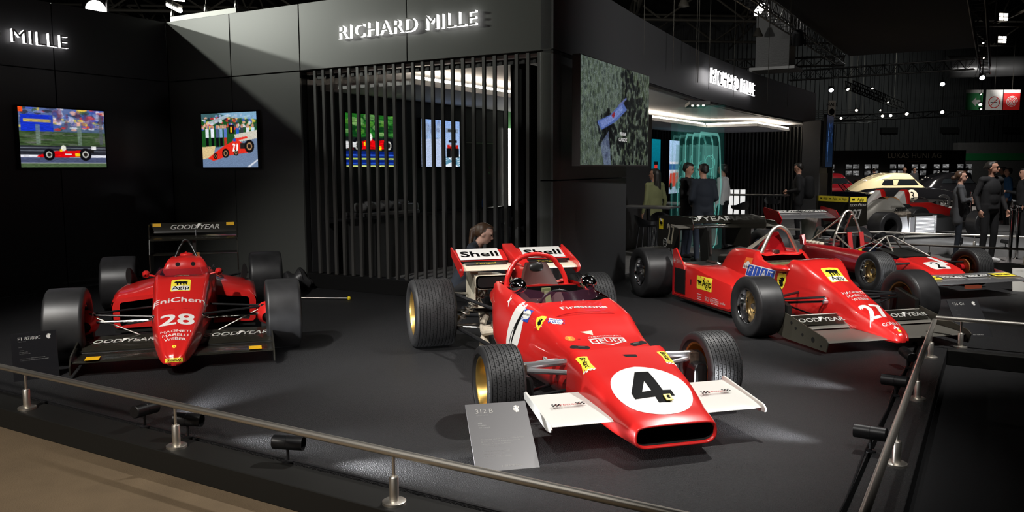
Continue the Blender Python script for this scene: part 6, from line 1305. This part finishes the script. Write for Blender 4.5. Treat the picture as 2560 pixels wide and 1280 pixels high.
    F.ell(h(-.012, 0, .03), (.098 * k, .076 * k, .090 * k), skin, RH); F.ell(h(.015, 0, -.035), (.075 * k, .062 * k, .082 * k), skin, RH); F.ell(h(.048, 0, -.085), (.036 * k, .036 * k, .028 * k), skin, RH)
    F.cap(h(.085, 0, .012), h(.108, 0, -.022), .010 * k, .016 * k, skin); F.ell(h(.078, 0, .032), (.018 * k, .055 * k, .012 * k), skin, RH); F.ell(h(.086, 0, -.060), (.012 * k, .026 * k, .012 * k), skin, RH)
    for y in (-.077, .077): F.ell(h(-.012, y, -.012), (.020 * k, .010 * k, .032 * k), skin, RH)
    for e in (extra or []): F.cap(Vector(e[0]) * k, Vector(e[1]) * k, e[2] * k, e[3] * k, e[4])
    F.build('body', t, voxel)
    if face:
        for y in (-.032, .032):
            ob('eye', MB().ell(h(.083, y, .010), (.009 * k, .013 * k, .007 * k), RH, 10, 6), 'eye_dark', t, True); ob('eyebrow', MB().cap(h(.090, y - .016, .034), h(.090, y + .016, .034), .0055 * k, .0045 * k, 6), hair, t, True)
        ob('mouth', MB().ell(h(.096, 0, -.060), (.006 * k, .024 * k, .006 * k), RH, 10, 6), 'lip', t, True)
    G = Fig(); G.ell(h(-.032, 0, .042), (.090 * k, .080 * k, .082 * k), hair, RH); G.ell(h(.012, 0, .092), (.066 * k, .064 * k, .028 * k), hair, RH)
    for y in (-.07, .07): G.ell(h(-.035, y, .02), (.045 * k, .018 * k, .055 * k), hair, RH)
    if style == 'short': G.ell(h(-.065, 0, -.01), (.05 * k, .065 * k, .06 * k), hair, RH)
    if style in ('pony', 'bun'):
        G.ell(h(-.06, 0, .0), (.055 * k, .07 * k, .07 * k), hair, RH)
        if style == 'pony': G.cap(h(-.10, 0, .05), h(-.145, 0, -.02), .032 * k, .038 * k, hair); G.cap(h(-.145, 0, -.02), h(-.10, 0, -.22), .038 * k, .022 * k, hair)
        else: G.ell(h(-.135, 0, -.03), (.05 * k, .05 * k, .05 * k), hair, RH)
    if style == 'long': G.cap(h(-.06, 0, .02), h(-.085, 0, -.30), .075 * k, .055 * k, hair); G.cap(h(-.06, .05, 0), h(-.05, .07, -.25), .035 * k, .028 * k, hair); G.cap(h(-.06, -.05, 0), h(-.05, -.07, -.25), .035 * k, .028 * k, hair)
    if style == 'tied': G.ell(h(-.075, 0, .02), (.05 * k, .062 * k, .065 * k), hair, RH); G.ell(h(-.12, 0, .0), (.03 * k, .033 * k, .03 * k), hair, RH)
    G.build('hair', t, .014)
    if beard:
        B = Fig(); B.ell(h(.050, 0, -.092), (.040 * k, .040 * k, .030 * k), hair, RH); B.ell(h(.094, 0, -.046), (.008 * k, .028 * k, .007 * k), hair, RH); B.build('beard', t, .010)
    if collar:
        cb = J['neck']; ob('collar', MB().tube([cb + Vector((.075 * math.cos(a), .065 * math.sin(a), .012 - .03 * math.cos(a))) * k for a in np.linspace(0, 2 * PI, 19)], .011 * k, 6), collar, t, True)
    return t
# crouching at the back of the wedge-nosed car
person('woman with a brown ponytail crouching behind the rear wing of the wedge-nosed car', (-.50, 9.22, 0), -.05, 1.70, dict(pelvis=(-.12, 0, .36), belly=(-.05, 0, .48), chest=(.03, 0, .63), neck=(.12, 0, .83), head=(.20, 0, .955), shR=(.07, -.165, .78), shL=(.07, .165, .78), elR=(.24, -.22, .56), elL=(.24, .20, .56), wrR=(.46, -.14, .52), wrL=(.46, .12, .52), hipR=(-.10, -.10, .34), hipL=(-.10, .10, .34), knR=(.28, -.17, .44), knL=(.26, .17, .46), anR=(.02, -.15, .085), anL=(-.02, .15, .085)),
       'cloth_navy', 'cloth_black', 'skin_pale', 'hair_brown', style='pony', nod=.38, voxel=.011, slim=.92)
def Pw(px_, Y): return (px_ - 1280) / CAM_F * Y * 1.0
fold = dict(elR=(.07, -.25, 1.16), elL=(.07, .25, 1.16), wrR=(.20, .04, 1.20), wrL=(.22, -.05, 1.16), shR=(.01, -.17, 1.42), shL=(.01, .17, 1.42))
person('woman in a grey blazer with folded arms watching towards the right', (Pw(2397, 15.9), 15.9, -.14), -.50, 1.71, fold, 'cloth_grey', 'cloth_navy', 'skin_pale', 'hair_brown', style='bun', yaw=.05, jacket=.20, voxel=.011, slim=.95)
person('bearded man in black with a long-sleeved shirt standing right of the woman in grey', (Pw(2474, 15.4), 15.4, -.14), -1.35, 1.89, dict(wrR=(.06, -.27, .92), wrL=(.08, .27, .92), elR=(-.04, -.27, 1.15), elL=(-.04, .27, 1.15)), 'cloth_black', 'cloth_black', 'skin', 'hair_dark', 'shoe_white', 'tied', yaw=.62, beard=True, jacket=.10, voxel=.011)
person('woman with long dark hair in an olive blazer, seen from behind', (Pw(1636, 15.0), 15.0, .012), 2.1, 1.62, dict(wrR=(.06, -.26, .86), elR=(-.02, -.26, 1.12)), 'cloth_green', 'cloth_black', 'skin', 'hair_dark', style='long', yaw=.5, jacket=.14, voxel=.014, slim=.95)
person('man in a black jacket looking down beside the teal glass', (Pw(1718, 14.9), 14.9, .012), -.62, 1.72, dict(wrR=(.22, -.10, 1.08), wrL=(.24, .12, 1.06), elR=(.02, -.26, 1.14), elL=(.02, .26, 1.14)), 'cloth_black', 'denim', style='short', nod=.30, yaw=.1, jacket=.12, voxel=.014)
person('bald-cropped man in a dark coat seen from behind in front of the glass', (Pw(1757, 14.1), 14.1, .012), 1.75, 1.70, dict(wrR=(.2, -.12, 1.05), wrL=(.2, .14, 1.05)), 'cloth_navy', 'denim', style='short', yaw=.3, nod=.15, jacket=.12, voxel=.014, slim=1.08)
person('person in a white shirt standing behind the teal glass panels', (Pw(1806, 16.6), 16.6, .012), 2.5, 1.70, None, 'cloth_white', 'cloth_black', style='short', voxel=.016)
person('man in black with a backpack standing at the end of the lounge', (Pw(1995, 18.8), 18.8, .0), 2.75, 1.74, dict(wrR=(.22, -.10, 1.08), wrL=(.22, .08, 1.10)), 'cloth_black', 'cloth_black', style='short', nod=.35, jacket=.12, voxel=.016, extra=[((-.22, 0, 1.05), (-.22, 0, 1.35), .14, .12, 'cloth_black')])
person('barman in a dark sweater and white collar behind the counter', (.325, 16.25, .012), -.35, 1.70, dict(wrR=(.22, -.12, 1.02), wrL=(.24, .14, 1.02), elR=(.0, -.25, 1.12), elL=(.0, .25, 1.12)), 'cloth_black', 'cloth_black', 'skin', style='short', nod=.35, beard=True, collar='cloth_white', voxel=.014)
person('man in a blue padded jacket walking behind the railings at the right', (Pw(2516, 24), 24, -.14), 2.9, 1.74, None, 'cloth_blue', 'cloth_black', style='short', jacket=.1, voxel=.02)
person('dark-clothed visitor cut off by the right edge of the picture', (Pw(2556, 19.5), 19.5, -.14), 2.9, 1.74, dict(wrR=(.3, -.2, 1.2)), 'cloth_black', 'cloth_black', style='short', jacket=.25, voxel=.02, slim=1.1)
person('visitor in a cap behind the man in black', (Pw(2503, 27), 27, -.14), 2.6, 1.76, None, 'cloth_grey', 'cloth_black', hair='cloth_grey', style='short', jacket=.2, voxel=.022)
for px_, Y, rz_, lab, tp in ((2182, 39.3, 1.6, 'dark-clothed visitor looking at the photographs left of the cream-roofed coupe', 'cloth_black'), (2257, 40, 1.5, 'bald visitor at the photo wall above the cream-roofed coupe', 'cloth_black'), (2281, 39.8, -1.4, 'visitor facing the aisle above the cream-roofed coupe', 'cloth_grey'), (2411, 40.2, 1.5, 'visitor at the photo wall right of the woman in grey', 'cloth_navy')):
    person(lab, (Pw(px_, Y), Y, -.14), rz_, 1.72, None, tp, 'cloth_black', hair='skin' if 'bald' in lab else 'hair_dark', style='short', voxel=.024, hands=False)
# ================================================================ lounge furniture
bc = thing('bar_counter', 'long dark bar counter behind the slats', 'counter', S(-7.86, 8.75, .012), ROT, None)
ob('counter_front', MB().b2((-.02, 0, 0), (.02, 4.75, .90)).b2((0, 4.55, 0), (1.9, 4.60, .90)), 'counter_grey', bc); ob('counter_top', MB().b2((-.38, -.02, .90), (.06, 4.8, .94)).b2((.06, 4.5, .90), (1.95, 4.95, .94)), 'counter_top', bc, bevel=.005)
for k in range(18): ob('front_rib', MB().b2((.02, .1 + k * .26, .02), (.03, .14 + k * .26, .88)), 'slat_dark', bc)
def stool(label, loc, rz=0):
    t = thing('bar_stool', label, 'stool', loc, rz, 'black bar stools')
    ob('seat', MB().rings([[(.20 * math.cos(a) * r_, .19 * math.sin(a) * r_, z + .10 * max(0, -math.cos(a)) ** 2 * (r_ > .9)) for a in np.linspace(0, 2 * PI, 20, False)] for r_, z in ((.75, .70), (1, .73), (1.05, .79), (.95, .78), (.5, .745))]), 'fixture', t, True)
    for a in (.8, 2.35, 3.93, 5.5): ob('leg', MB().cyl((.13 * math.cos(a), .13 * math.sin(a), .72), (.23 * math.cos(a), .23 * math.sin(a), 0), .013), 'fixture', t)
    ob('foot_ring', MB().tube([(.19 * math.cos(a), .19 * math.sin(a), .28) for a in np.linspace(0, 2 * PI, 21)], .009, 6), 'fixture', t, True); return t
stool('black bar stool behind the slats beside the corner pier', S(-5.75, 9.9, .012), .4)
stool('black bar stool right of the corner pier, nearest the red rear wing', (Pw(1618, 13.2), 13.2, .012), .2); stool('black bar stool behind the first one by the corner pier', (Pw(1655, 14.2), 14.2, .012), 1.2)
stool('black bar stool in front of the pale lit panel', (Pw(1850, 18.3), 18.3, .012), 2.0); stool('black bar stool between the lit panel and the man with the backpack', (Pw(1930, 21.0), 21.0, .012), .9)
def table(label, loc, m='sign_silver', h=1.05, w=.7, d=.7):
    t = thing('high_table', label, 'table', loc, ROT, 'high tables in the lounge'); ob('table_top', MB().b2((-w / 2, -d / 2, h - .03), (w / 2, d / 2, h)), m, t, bevel=.005)
    ob('column', MB().cyl((0, 0, .02), (0, 0, h - .03), .03), 'fixture', t); ob('base', MB().cyl((0, 0, 0), (0, 0, .02), .25, n=24), 'fixture', t); return t
table('high grey table beside the corner pier', (Pw(1622, 13.75), 13.75, .012), 'counter_grey', 1.0, .9, .6); table('pale low table behind the woman in the olive blazer', (Pw(1690, 18.4), 18.4, .012), 'floor_grey', .85, .9, .9); table('dark high table in front of the rear slats', (Pw(1890, 19.3), 19.3, .012), 'fixture', 1.0, 1.4, .6)
lp = thing('light_panel', 'pale glowing slatted panel behind the glass panels', 'panel', (Pw(1833, 21.5), 21.5, .012), 0); ob('glow', MB().b2((-.32, 0, .05), (.32, .04, 1.05)), 'backlit', lp)
for k in range(5): ob('panel_bar', MB().b2((-.32 + k * .16 - .012, -.02, .05), (-.32 + k * .16 + .012, -.002, 1.05)), 'slat_dark', lp)
# bar things
def on_ctr(u, v): return S(u, v, .952)
sb = thing('spray_bottle', 'blue spray bottle with a red trigger on the counter', 'bottle', on_ctr(-7.98, 12.6)); ob('bottle', MB().lathe([(0, .04), (.09, .042), (.13, .03), (.16, .014), (.18, .014)], n=16, caps=True), 'blue_plastic', sb, True); ob('trigger', MB().b2((-.02, -.012, .18), (.05, .012, .215)).b2((.03, -.008, .13), (.04, .008, .18)), 'red_plastic', sb, bevel=.004)
ib = thing('ice_bucket', 'grey ice bucket with a gold-topped bottle at the end of the counter', 'bucket', on_ctr(-7.05, 13.45)); ob('bucket', MB().lathe([(0, .085), (.20, .115), (.205, .118), (.20, .108), (.02, .08)], n=24), 'alu', ib, True)
cbt = thing('champagne_bottle', 'champagne bottle with gold foil standing in the ice bucket', 'bottle', on_ctr(-7.05, 13.45) + Vector((.02, 0, .03))); ob('glass', MB().lathe([(0, .04), (.15, .042), (.22, .016), (.27, .014)], n=16, caps=True), 'bottle_green', cbt, True); ob('foil', MB().lathe([(.215, .018), (.27, .0155), (.30, .016), (.305, .001)], n=14), 'gold_foil', cbt, True)
gl = thing('drinking_glass', 'small glass beside the lit column on the counter', 'glass', on_ctr(-7.55, 13.42)); ob('bowl', MB().lathe([(0, .025), (.005, .028), (.09, .034), (.088, .031), (.008, .024)], n=16), 'glass_dark', gl, True)
tr = thing('wrapped_bundle', 'row of grey wrapped bundles on the counter behind the slats', 'bundle', on_ctr(-8.02, 9.7), ROT)
ob('tray', MB().b2((-.2, -.55, 0), (.2, .75, .06)).b2((-.18, .35, .06), (.18, .75, .16)), 'sign_silver', tr, bevel=.01)
for k in range(6): ob('bundle', MB().ell((0, -.45 + k * .2, .13 + .02 * (k % 2)), (.14, .11, .075), None, 14, 8), 'plastic_sheet', tr, True)
# hanging etched glass panels
gx = Pw(1757, 15.6)
gt = thing('glass_sculpture', 'row of hanging teal glass panels etched with a racing car', 'sculpture', (gx, 15.75, .0), -.12)
ob('ceiling_mount', MB().b2((-.28, -.25, 2.82), (.10, .65, 2.88)), 'slat', gt)
for k in range(3): ob('mount_lamp', MB().cyl((-.20 + k * .10, -.05, 2.80), (-.20 + k * .10, -.05, 2.83), .022), 'lamp_soft', gt)
for k in range(5):
    x0, y0 = .13 - k * .115, k * .13; zt_ = 2.33 - .012 * k; wd = .40
    out = [(x0 - wd * .5, .55), (x0 - wd * .5, zt_ - .10), (x0 - wd * .42, zt_), (x0 + wd * .40, zt_ - .04), (x0 + wd * .5, zt_ - .16), (x0 + wd * .62, 1.3), (x0 + wd * .42, .20), (x0 + wd * .30, .10)]
    gp = ob('glass_panel', MB().prism([(a, b) for a, b in [(x0 - wd * .55, .1), (x0 + wd * .68, .1), (x0 + wd * .68, 2.82), (x0 - wd * .55, 2.82)]], (0, y0, 0), (1, 0, 0), (0, 0, 1), .008), 'teal_glass', gt)
    inn = [(x0 + (a - x0) * .88, b * .97 + .02) for a, b in out]; n_ = len(out)
    ob('etched_outline', ([(a, y0 - .012, b) for a, b in out] + [(a, y0 - .012, b) for a, b in inn], [(i, i + 1, n_ + i + 1, n_ + i) for i in range(n_ - 1)]), 'teal_etch' if k < 3 else 'teal_soft', gp)
    for i in range(5):
        a0 = (x0 + RNG.uniform(-.15, .18), RNG.uniform(.5, 2.0)); a1 = (x0 + RNG.uniform(-.15, .18), RNG.uniform(.4, 2.0)); ob('etched_line', MB().cyl((a0[0], y0 - .013, a0[1]), (a1[0], y0 - .013, a1[1]), .007, n=4), 'teal_etch', gp)
    ob('etched_field', MB().prism([(x0 - .14, 1.55 - .1 * k), (x0 + .15, 1.45), (x0 + .17, 2.05), (x0 - .12, 2.1)], (0, y0 - .012, 0), (1, 0, 0), (0, 0, 1), -.001), 'teal_soft', gp)
    ob('etched_wheel', MB().tube([(x0 + .02 + .09 * math.cos(a), y0 - .013, 1.75 - .1 * k + .13 * math.sin(a)) for a in np.linspace(0, 2 * PI, 17)], .008, 4), 'teal_etch', gp)

ORD = ['first','second','third','fourth','fifth','sixth','seventh','eighth','ninth','tenth','eleventh','twelfth','thirteenth','fourteenth','fifteenth','sixteenth','seventeenth','eighteenth']
# ================================================================ hall: booth, posts, trusses, lamps, banners
bw = struct('wall_booth', MB().b2((14.5, 43, -.14), (23.62, 43.2, 2.46)).b2((23.5, 43, -.14), (23.62, 47, 2.46)), 'booth_black', 'black booth wall with lettering and photographs', rz=0)
decal('booth_lettering', text2d('LUKAS HUNI AG', .27, 0, 0, .95, space=1.05), 'bone', bw, None, (20.95, 42.98, 2.20), (1, 0, 0), (0, 0, 1), 0); ob('booth_rule', MB().b2((20.0, 42.97, 1.98), (21.75, 42.99, 2.0)), 'gold_dark', bw); ob('booth_rule', MB().b2((20.6, 42.97, 1.86), (21.2, 42.99, 1.90)), 'gold_dark', bw)
GP = [(.75, .75, .75), (.3, .3, .3), (.15, .15, .15), (.9, .9, .9), (.5, .5, .5)]
k_ = 0
for ip, px_ in enumerate((2075, 2119, 2137, 2166, 2185, 2229, 2249, 2283, 2304, 2338, 2360, 2396, 2418)):
    for row, yy in enumerate((419, 435)):
        p = Pic(14, 10, (.55, .55, .55), (.30, .30, .30)); p.blobs(8, 0, 0, 1, 1, .22, .2, GP, .7)
        x = (px_ - 1280) / CAM_F * 42.9; z = CAM_H - (yy - 417) / CAM_F * 42.9
        t = thing('photograph', 'framed photograph on the black booth wall, %s row, %s from the left' % ('upper' if row == 0 else 'lower', ORD[ip]), 'photograph', (x, 42.95, z), 0, 'photographs on the booth wall, %s row' % ('upper' if row == 0 else 'lower'))
        ob('frame', MB().b2((-.17, .0, -.125), (.17, .04, .125)), 'booth_black', t); picture('print', p, .32, .23, (0, -.005, 0), (1, 0, 0), (0, 0, 1), t, .55)
# barrier posts
def post(label, loc):
    t = thing('barrier_post', label, 'barrier post', loc, 0, 'chrome barrier posts'); ob('pole', MB().cyl((0, 0, .02), (0, 0, .92), .032, n=18), 'chrome', t, True); ob('base', MB().lathe([(0, .16), (.012, .16), (.03, .04), (.03, .001)], n=28), 'chrome', t, True); ob('cap', MB().lathe([(.92, .032), (.925, .045), (.99, .045), (1.0, .03), (1.03, .05), (1.05, .05), (1.05, .001)], n=18), 'chrome', t, True); return t
post('chrome barrier post nearest the end of the far railing', (Pw(2532, 15.0), 15.0, -.14)); post('chrome barrier post just behind the nearest one', (Pw(2548, 15.9), 15.9, -.14)); post('chrome barrier post behind the elbow of the man in black', (Pw(2534, 18.5), 18.5, -.14)); post('chrome barrier post between the woman in grey and the man in black', (Pw(2427, 24), 24, -.14))
bn = ((2400, 'green', 'decal_green'), (2449, 'white no-smoking', 'decal_white'), (2492, 'red', 'decal_red'))
for i, (px_, nm, m) in enumerate(bn):
    Y = 46; x0 = (px_ - 1280) / CAM_F * Y; wd = .92; t = thing('banner', 'hanging %s banner under the hall roof' % ('green exit' if i == 0 else nm if i == 1 else 'red fire-hose'), 'banner', (x0, Y, 4.72), 0, 'hanging banners')
    ob('cloth', MB().b2((0, 0, 0), (wd, .02, .92)), m, t); ob('wire', MB().cyl((wd / 2, .01, 1.1), (wd / 2, .01, 7.88), .01, n=5), 'hall_steel', t); ob('top_band', MB().b2((0, -.005, .92), (wd, .025, 1.10)), 'decal_white', t)
    if i == 0: decal('arrow_mark', poly([(-.25, .0), (0, .25), (0, .1), (.25, .1), (.25, -.1), (0, -.1), (0, -.25)]), 'decal_white', t, None, (.55, -.01, .45), (1, 0, 0), (0, 0, 1), 0)
    if i == 1:
        ob('ring', MB().tube([(.46 + .30 * math.cos(a), -.012, .42 + .30 * math.sin(a)) for a in np.linspace(0, 2 * PI, 33)], .022, 6), 'decal_red', t); ob('slash', MB().cyl((.25, -.012, .21), (.67, -.012, .63), .02, n=6), 'decal_red', t); ob('cigarette', MB().b2((.26, -.01, .39), (.62, -.004, .43)), 'decal_black', t)
    if i == 2: ob('hose_spiral', MB().tube([(.46 + .32 * (1 - a / 26) * math.cos(a), -.012, .45 + .32 * (1 - a / 26) * math.sin(a)) for a in np.linspace(0, 25, 110)], .018, 5), 'decal_white', t)
t = thing('banner', 'small black and white banner hanging beside the end of the fascia', 'banner', (Pw(2064, 40), 40, 3.98), 0); ob('cloth', MB().b2((-.05, 0, 0), (.30, .02, .82)), 'white_paint', t); ob('wire', MB().cyl((.12, .01, .82), (.12, .01, 8.62), .01, n=5), 'hall_steel', t); decal('banner_lettering', text2d('HALL', .16, .03), 'decal_black', t, None, (.13, -.01, .62), (1, 0, 0), (0, 0, 1), 0); decal('banner_mark', disc(.13, .16, 16), 'decal_black', t, None, (.12, -.01, .28), (1, 0, 0), (0, 0, 1), 0)
dk = thing('air_duct', 'big round metal air duct under the hall roof at the right', 'duct', (25.2, 48.5, 7.35), 0); ob('pipe', MB().cyl((0, 0, 0), (20, -2, .25), .62, n=28), 'duct', dk, True)
for k in range(6): ob('pipe_band', MB().lathe([(-.03, .63), (0, .65), (.03, .63)], (1.5 + 3 * k, -.15 - .3 * k, .02 + .0375 * k), (20, -2, .25), 28), 'duct', dk, True)
# black canopy and trusses over the neighbouring stand
struct('ceiling_canopy', MB().b2((-6.0, 9, 6.62), (-1.0, 40.5, 6.8)), 'canopy', 'black suspended canopy above the right side of the hall')
girder('truss', S(-6.35, 12, 6.3), S(-6.35, 40.4, 6.3), .40, 'truss', 'aluminium truss along the left edge of the black canopy', 'truss', 54, .028, .012, .40, 'aluminium trusses')
girder('truss', S(-.68, 12, 6.1), S(-.70, 46.9, 6.1), .40, 'truss_dark', 'dark truss running away beside the right edge of the canopy', 'truss', 60, .03, .014, .40, 'aluminium trusses')
girder('truss', S(-11.5, 40, 6.35), S(-6.3, 41.2, 6.3), .40, 'truss_dark', 'dark cross truss meeting the canopy truss', 'truss', 12, .03, .014, .40, 'aluminium trusses')
girder('truss', S(-10.3, 48.4, 6.45), S(-1.2, 47.6, 6.45), .5, 'truss', 'pale cross truss in front of the hall wall', 'truss', 26, .03, .014, .40, 'aluminium trusses')
girder('truss', S(-7.2, 48.9, 5.9), S(-5.6, 60, 5.4), .4, 'truss_dark', 'dark truss sloping away behind the pale cross truss', 'truss', 24, .035, .015, .40, 'aluminium trusses')
girder('truss', (20, 52, 4.45), (30.5, 50, 4.75), .35, 'truss_dark', 'low dark lamp truss in front of the corrugated wall', 'truss', 18, .035, .015, .3, 'aluminium trusses')
for k in range(4): girder('truss', (17.5, 54 + k, 4.3 + .3 * k), (23.5, 53.5 + k, 4.45 + .3 * k), .12, 'truss_dark', 'thin lamp bar behind the end of the fascia, number %s from below' % ('one', 'two', 'three', 'four')[k], 'truss', 8, .03, .01, 0, 'lamp bars')
fb = thing('foil_hood', 'crumpled silver foil shaft hanging beside the truss', 'duct', S(-8.5, 36.5, 5.9), ROT); sh = MB().b2((-.7, 0, .0), (.7, 1.3, 6.6)); ob('shaft', sh, 'plastic_sheet', fb); ob('shaft_rim', MB().b2((-.95, -.05, -.12), (.95, 1.65, .0)).b2((-3.4, .3, -.3), (-.9, .9, -.1)), 'duct', fb)
# hall roof lattice
GN = 0
def roof(p0, p1, h=1.3, n=14, lab=''):
    girder('roof_girder', p0, p1, h, 'hall_steel', lab, 'girder', n, .07, .045, 0, 'roof lattice girders')
for k in range(5): roof((-24 + 0 * k, 17 + k * 6.5, 8.6), (30, 23 + k * 6.5, 8.6), 1.4, 26, 'brown lattice girder across the hall roof, %s from the front' % ORD[k])
for k in range(8): roof((-17 + k * 5.2, 15, 8.9), (-19 + k * 6.5, 52, 8.9), 1.2, 20, 'brown lattice girder running away under the roof, %s from the left' % ORD[k])
for k in range(9):
    x = (-16, -10.5, -5.5, -1, 3.2, 6.0, 8.5, 11, 13.5)[k]
    ob('roof_brace', MB().cyl((x, 16, 9), (x + 8, 34, 8.6), .05, n=6).cyl((x + 5, 17, 8.7), (x - 4, 36, 9.2), .05, n=6), 'hall_steel'); tag(bpy.data.objects[[o.name for o in bpy.data.objects if o.name.startswith('roof_brace')][-1]], 'pair of crossing steel braces of the hall roof, %s from the left' % ORD[k], 'girder', 'roof cross braces')
for iw, (px_, py_, Y) in enumerate(((1604, 20, 13), (1676, 70, 14), (1733, 100, 14.6), (1738, 100, 14.6), (1765, 120, 15), (1826, 150, 17), (1910, 185, 20), (1960, 195, 21.5))):
    x = (px_ - 1280) / CAM_F * Y; zz = CAM_H + (417 - py_) / CAM_F * Y
    tag(ob('hanger_wire', MB().cyl((x, Y, zz - .8), (x + .02, Y, 8.9), .006, n=5), 'hall_steel'), 'thin wire hanging down to the curved fascia, %s from the left' % ORD[iw], 'wire', 'hanger wires above the fascia')
# lamps
def stage_lamp(label, px_, py_, Y, aim=(0, -1, -.8), r=.13, m='lamp_glow', hang=.5, group='stage lamps under the roof'):
    x = (px_ - 1280) / CAM_F * Y; zz = CAM_H + (417 - py_) / CAM_F * Y; t = thing('stage_lamp', label, 'lamp', (x, Y, zz), 0, group); d = Vector(aim).normalized()
    ob('housing', MB().lathe([(-2.2 * r, .3 * r), (-2.1 * r, .75 * r), (-.6 * r, r), (0, 1.08 * r), (0, .95 * r), (-.2 * r, .9 * r)], (0, 0, 0), d, 16), 'fixture', t, True); ob('lens', MB().lathe([(-.12 * r, .92 * r), (-.08 * r, .001)], (0, 0, 0), d, 16), m, t, True)
    ob('yoke', MB().tube([(-1.2 * r, 0, -.5 * r), (-1.2 * r, 0, 1.5 * r), (1.2 * r, 0, 1.5 * r), (1.2 * r, 0, -.5 * r)], .15 * r, 6).cyl((0, 0, 1.5 * r), (0, 0, 1.5 * r + hang), .12 * r, n=6), 'fixture', t); return t
stage_lamp('round flood lamp glaring above the left wall', 268, 34, 17, (.3, -1, -.35), .20, 'lamp_glow', 7.2)
stage_lamp('bright moving-head lamp hanging left of the canopy truss', 1885, 38, 29, (.5, -.55, -.6), .27, 'lamp_glow', 5.0)
stage_lamp('dark moving-head lamp below the bright one with a small glint', 1980, 118, 28.6, (.2, .6, -.8), .21, 'fixture', 5.9)
for i, (a, b, Y, r_, m) in enumerate(sorted(((2067, 232, 44, .2, 'lamp_cool'), (2108, 230, 44, .13, 'lamp_soft'), (2168, 228, 46, .09, 'lamp_soft'), (2340, 218, 46, .2, 'lamp_cool'), (2437, 203, 40, .2, 'lamp_cool'), (2131, 281, 48, .13, 'lamp_soft'), (2094, 300, 48, .12, 'lamp_soft'), (2196, 295, 45, .13, 'lamp_soft'), (2216, 294, 46, .14, 'lamp_soft'), (2256, 290, 44, .15, 'lamp_soft'), (2343, 286, 44, .16, 'lamp_soft'), (2436, 268, 41, .13, 'lamp_soft'), (2438, 279, 43, .10, 'lamp_soft'), (2436, 243, 44.5, .08, 'lamp_soft'), (2190, 281, 48, .08, 'lamp_soft'), (2208, 262, 46, .08, 'lamp_soft'), (2438, 155, 36, .08, 'lamp_soft'), (2434, 120, 34, .07, 'lamp_soft')))):
    stage_lamp('small lit stage lamp on the far trusses, %s from the left' % ORD[i], a, b, Y, (random.uniform(-.5, .5), -1, -.7), r_ * .62, m, 12.6 - (CAM_H + (417 - b) / CAM_F * Y) - .5, 'small far stage lamps')
for i, (a, b) in enumerate(((2480, 57), (2480, 111))):
    Y = 40 + 3 * i; x = (a - 1280) / CAM_F * Y; zz = CAM_H + (417 - b) / CAM_F * Y; t = thing('hall_floodlight', '%s four-part floodlight under the hall roof at the right' % ('upper' if i == 0 else 'lower'), 'lamp', (x, Y, zz), .2, 'four-part hall floodlights')
    ob('housing', MB().b2((-.26, 0, -.2), (.26, .15, .2)), 'fixture', t); ob('stem', MB().cyl((0, .08, .2), (0, .08, 12.6 - zz), .03, n=6), 'fixture', t)
    for u in (-.13, .13):
        for v in (-.09, .09): ob('lamp_cell', MB().b2((u - .10, -.02, v - .07), (u + .10, 0, v + .07)), 'lamp_soft', t)
for (a, b, c_, d_), lab in (((445, 22, 502, 36), 'lit'), ((460, 10, 512, 13), 'dim')):
    Y = 17; P0 = Vector(((a - 1280) / CAM_F * Y, Y, CAM_H + (417 - b) / CAM_F * Y)); P1 = Vector(((c_ - 1280) / CAM_F * Y, Y - .6, CAM_H + (417 - d_) / CAM_F * (Y - .6)))
    t = thing('tube_light', '%s fluorescent tube light above the white upstand panels' % lab, 'lamp', P0); ob('tube', MB().cyl((0, 0, 0), P1 - P0, .045 if lab == 'lit' else .02, n=10), 'lamp_glow' if lab == 'lit' else 'lamp_soft', t); ob('tray', MB().cyl((0, 0, .06), P1 - P0 + Vector((0, 0, .06)), .05, n=8), 'hall_steel', t); ob('wire', MB().cyl((0, 0, .06), (0, 0, 4), .008, n=5), 'steel', t)
for px_, py_, Y in ((1700, 30, 30), (1882, 102, 34), (640, 5, 22)):
    x = (px_ - 1280) / CAM_F * Y; zz = CAM_H + (417 - py_) / CAM_F * Y; t = thing('roof_lamp', 'unlit lamp shade hanging under the hall roof, %s' % ('above the curved fascia' if px_ == 1700 else 'left of the canopy truss' if px_ == 1882 else 'above the left facade'), 'lamp', (x, Y, zz), 0, 'unlit roof lamp shades'); ob('shade', MB().lathe([(0, .20), (.05, .20), (.25, .10), (.33, .08)], n=16), 'hall_steel', t, True); ob('cord', MB().cyl((0, 0, .33), (0, 0, 9 - zz), .02, n=6), 'hall_steel', t)
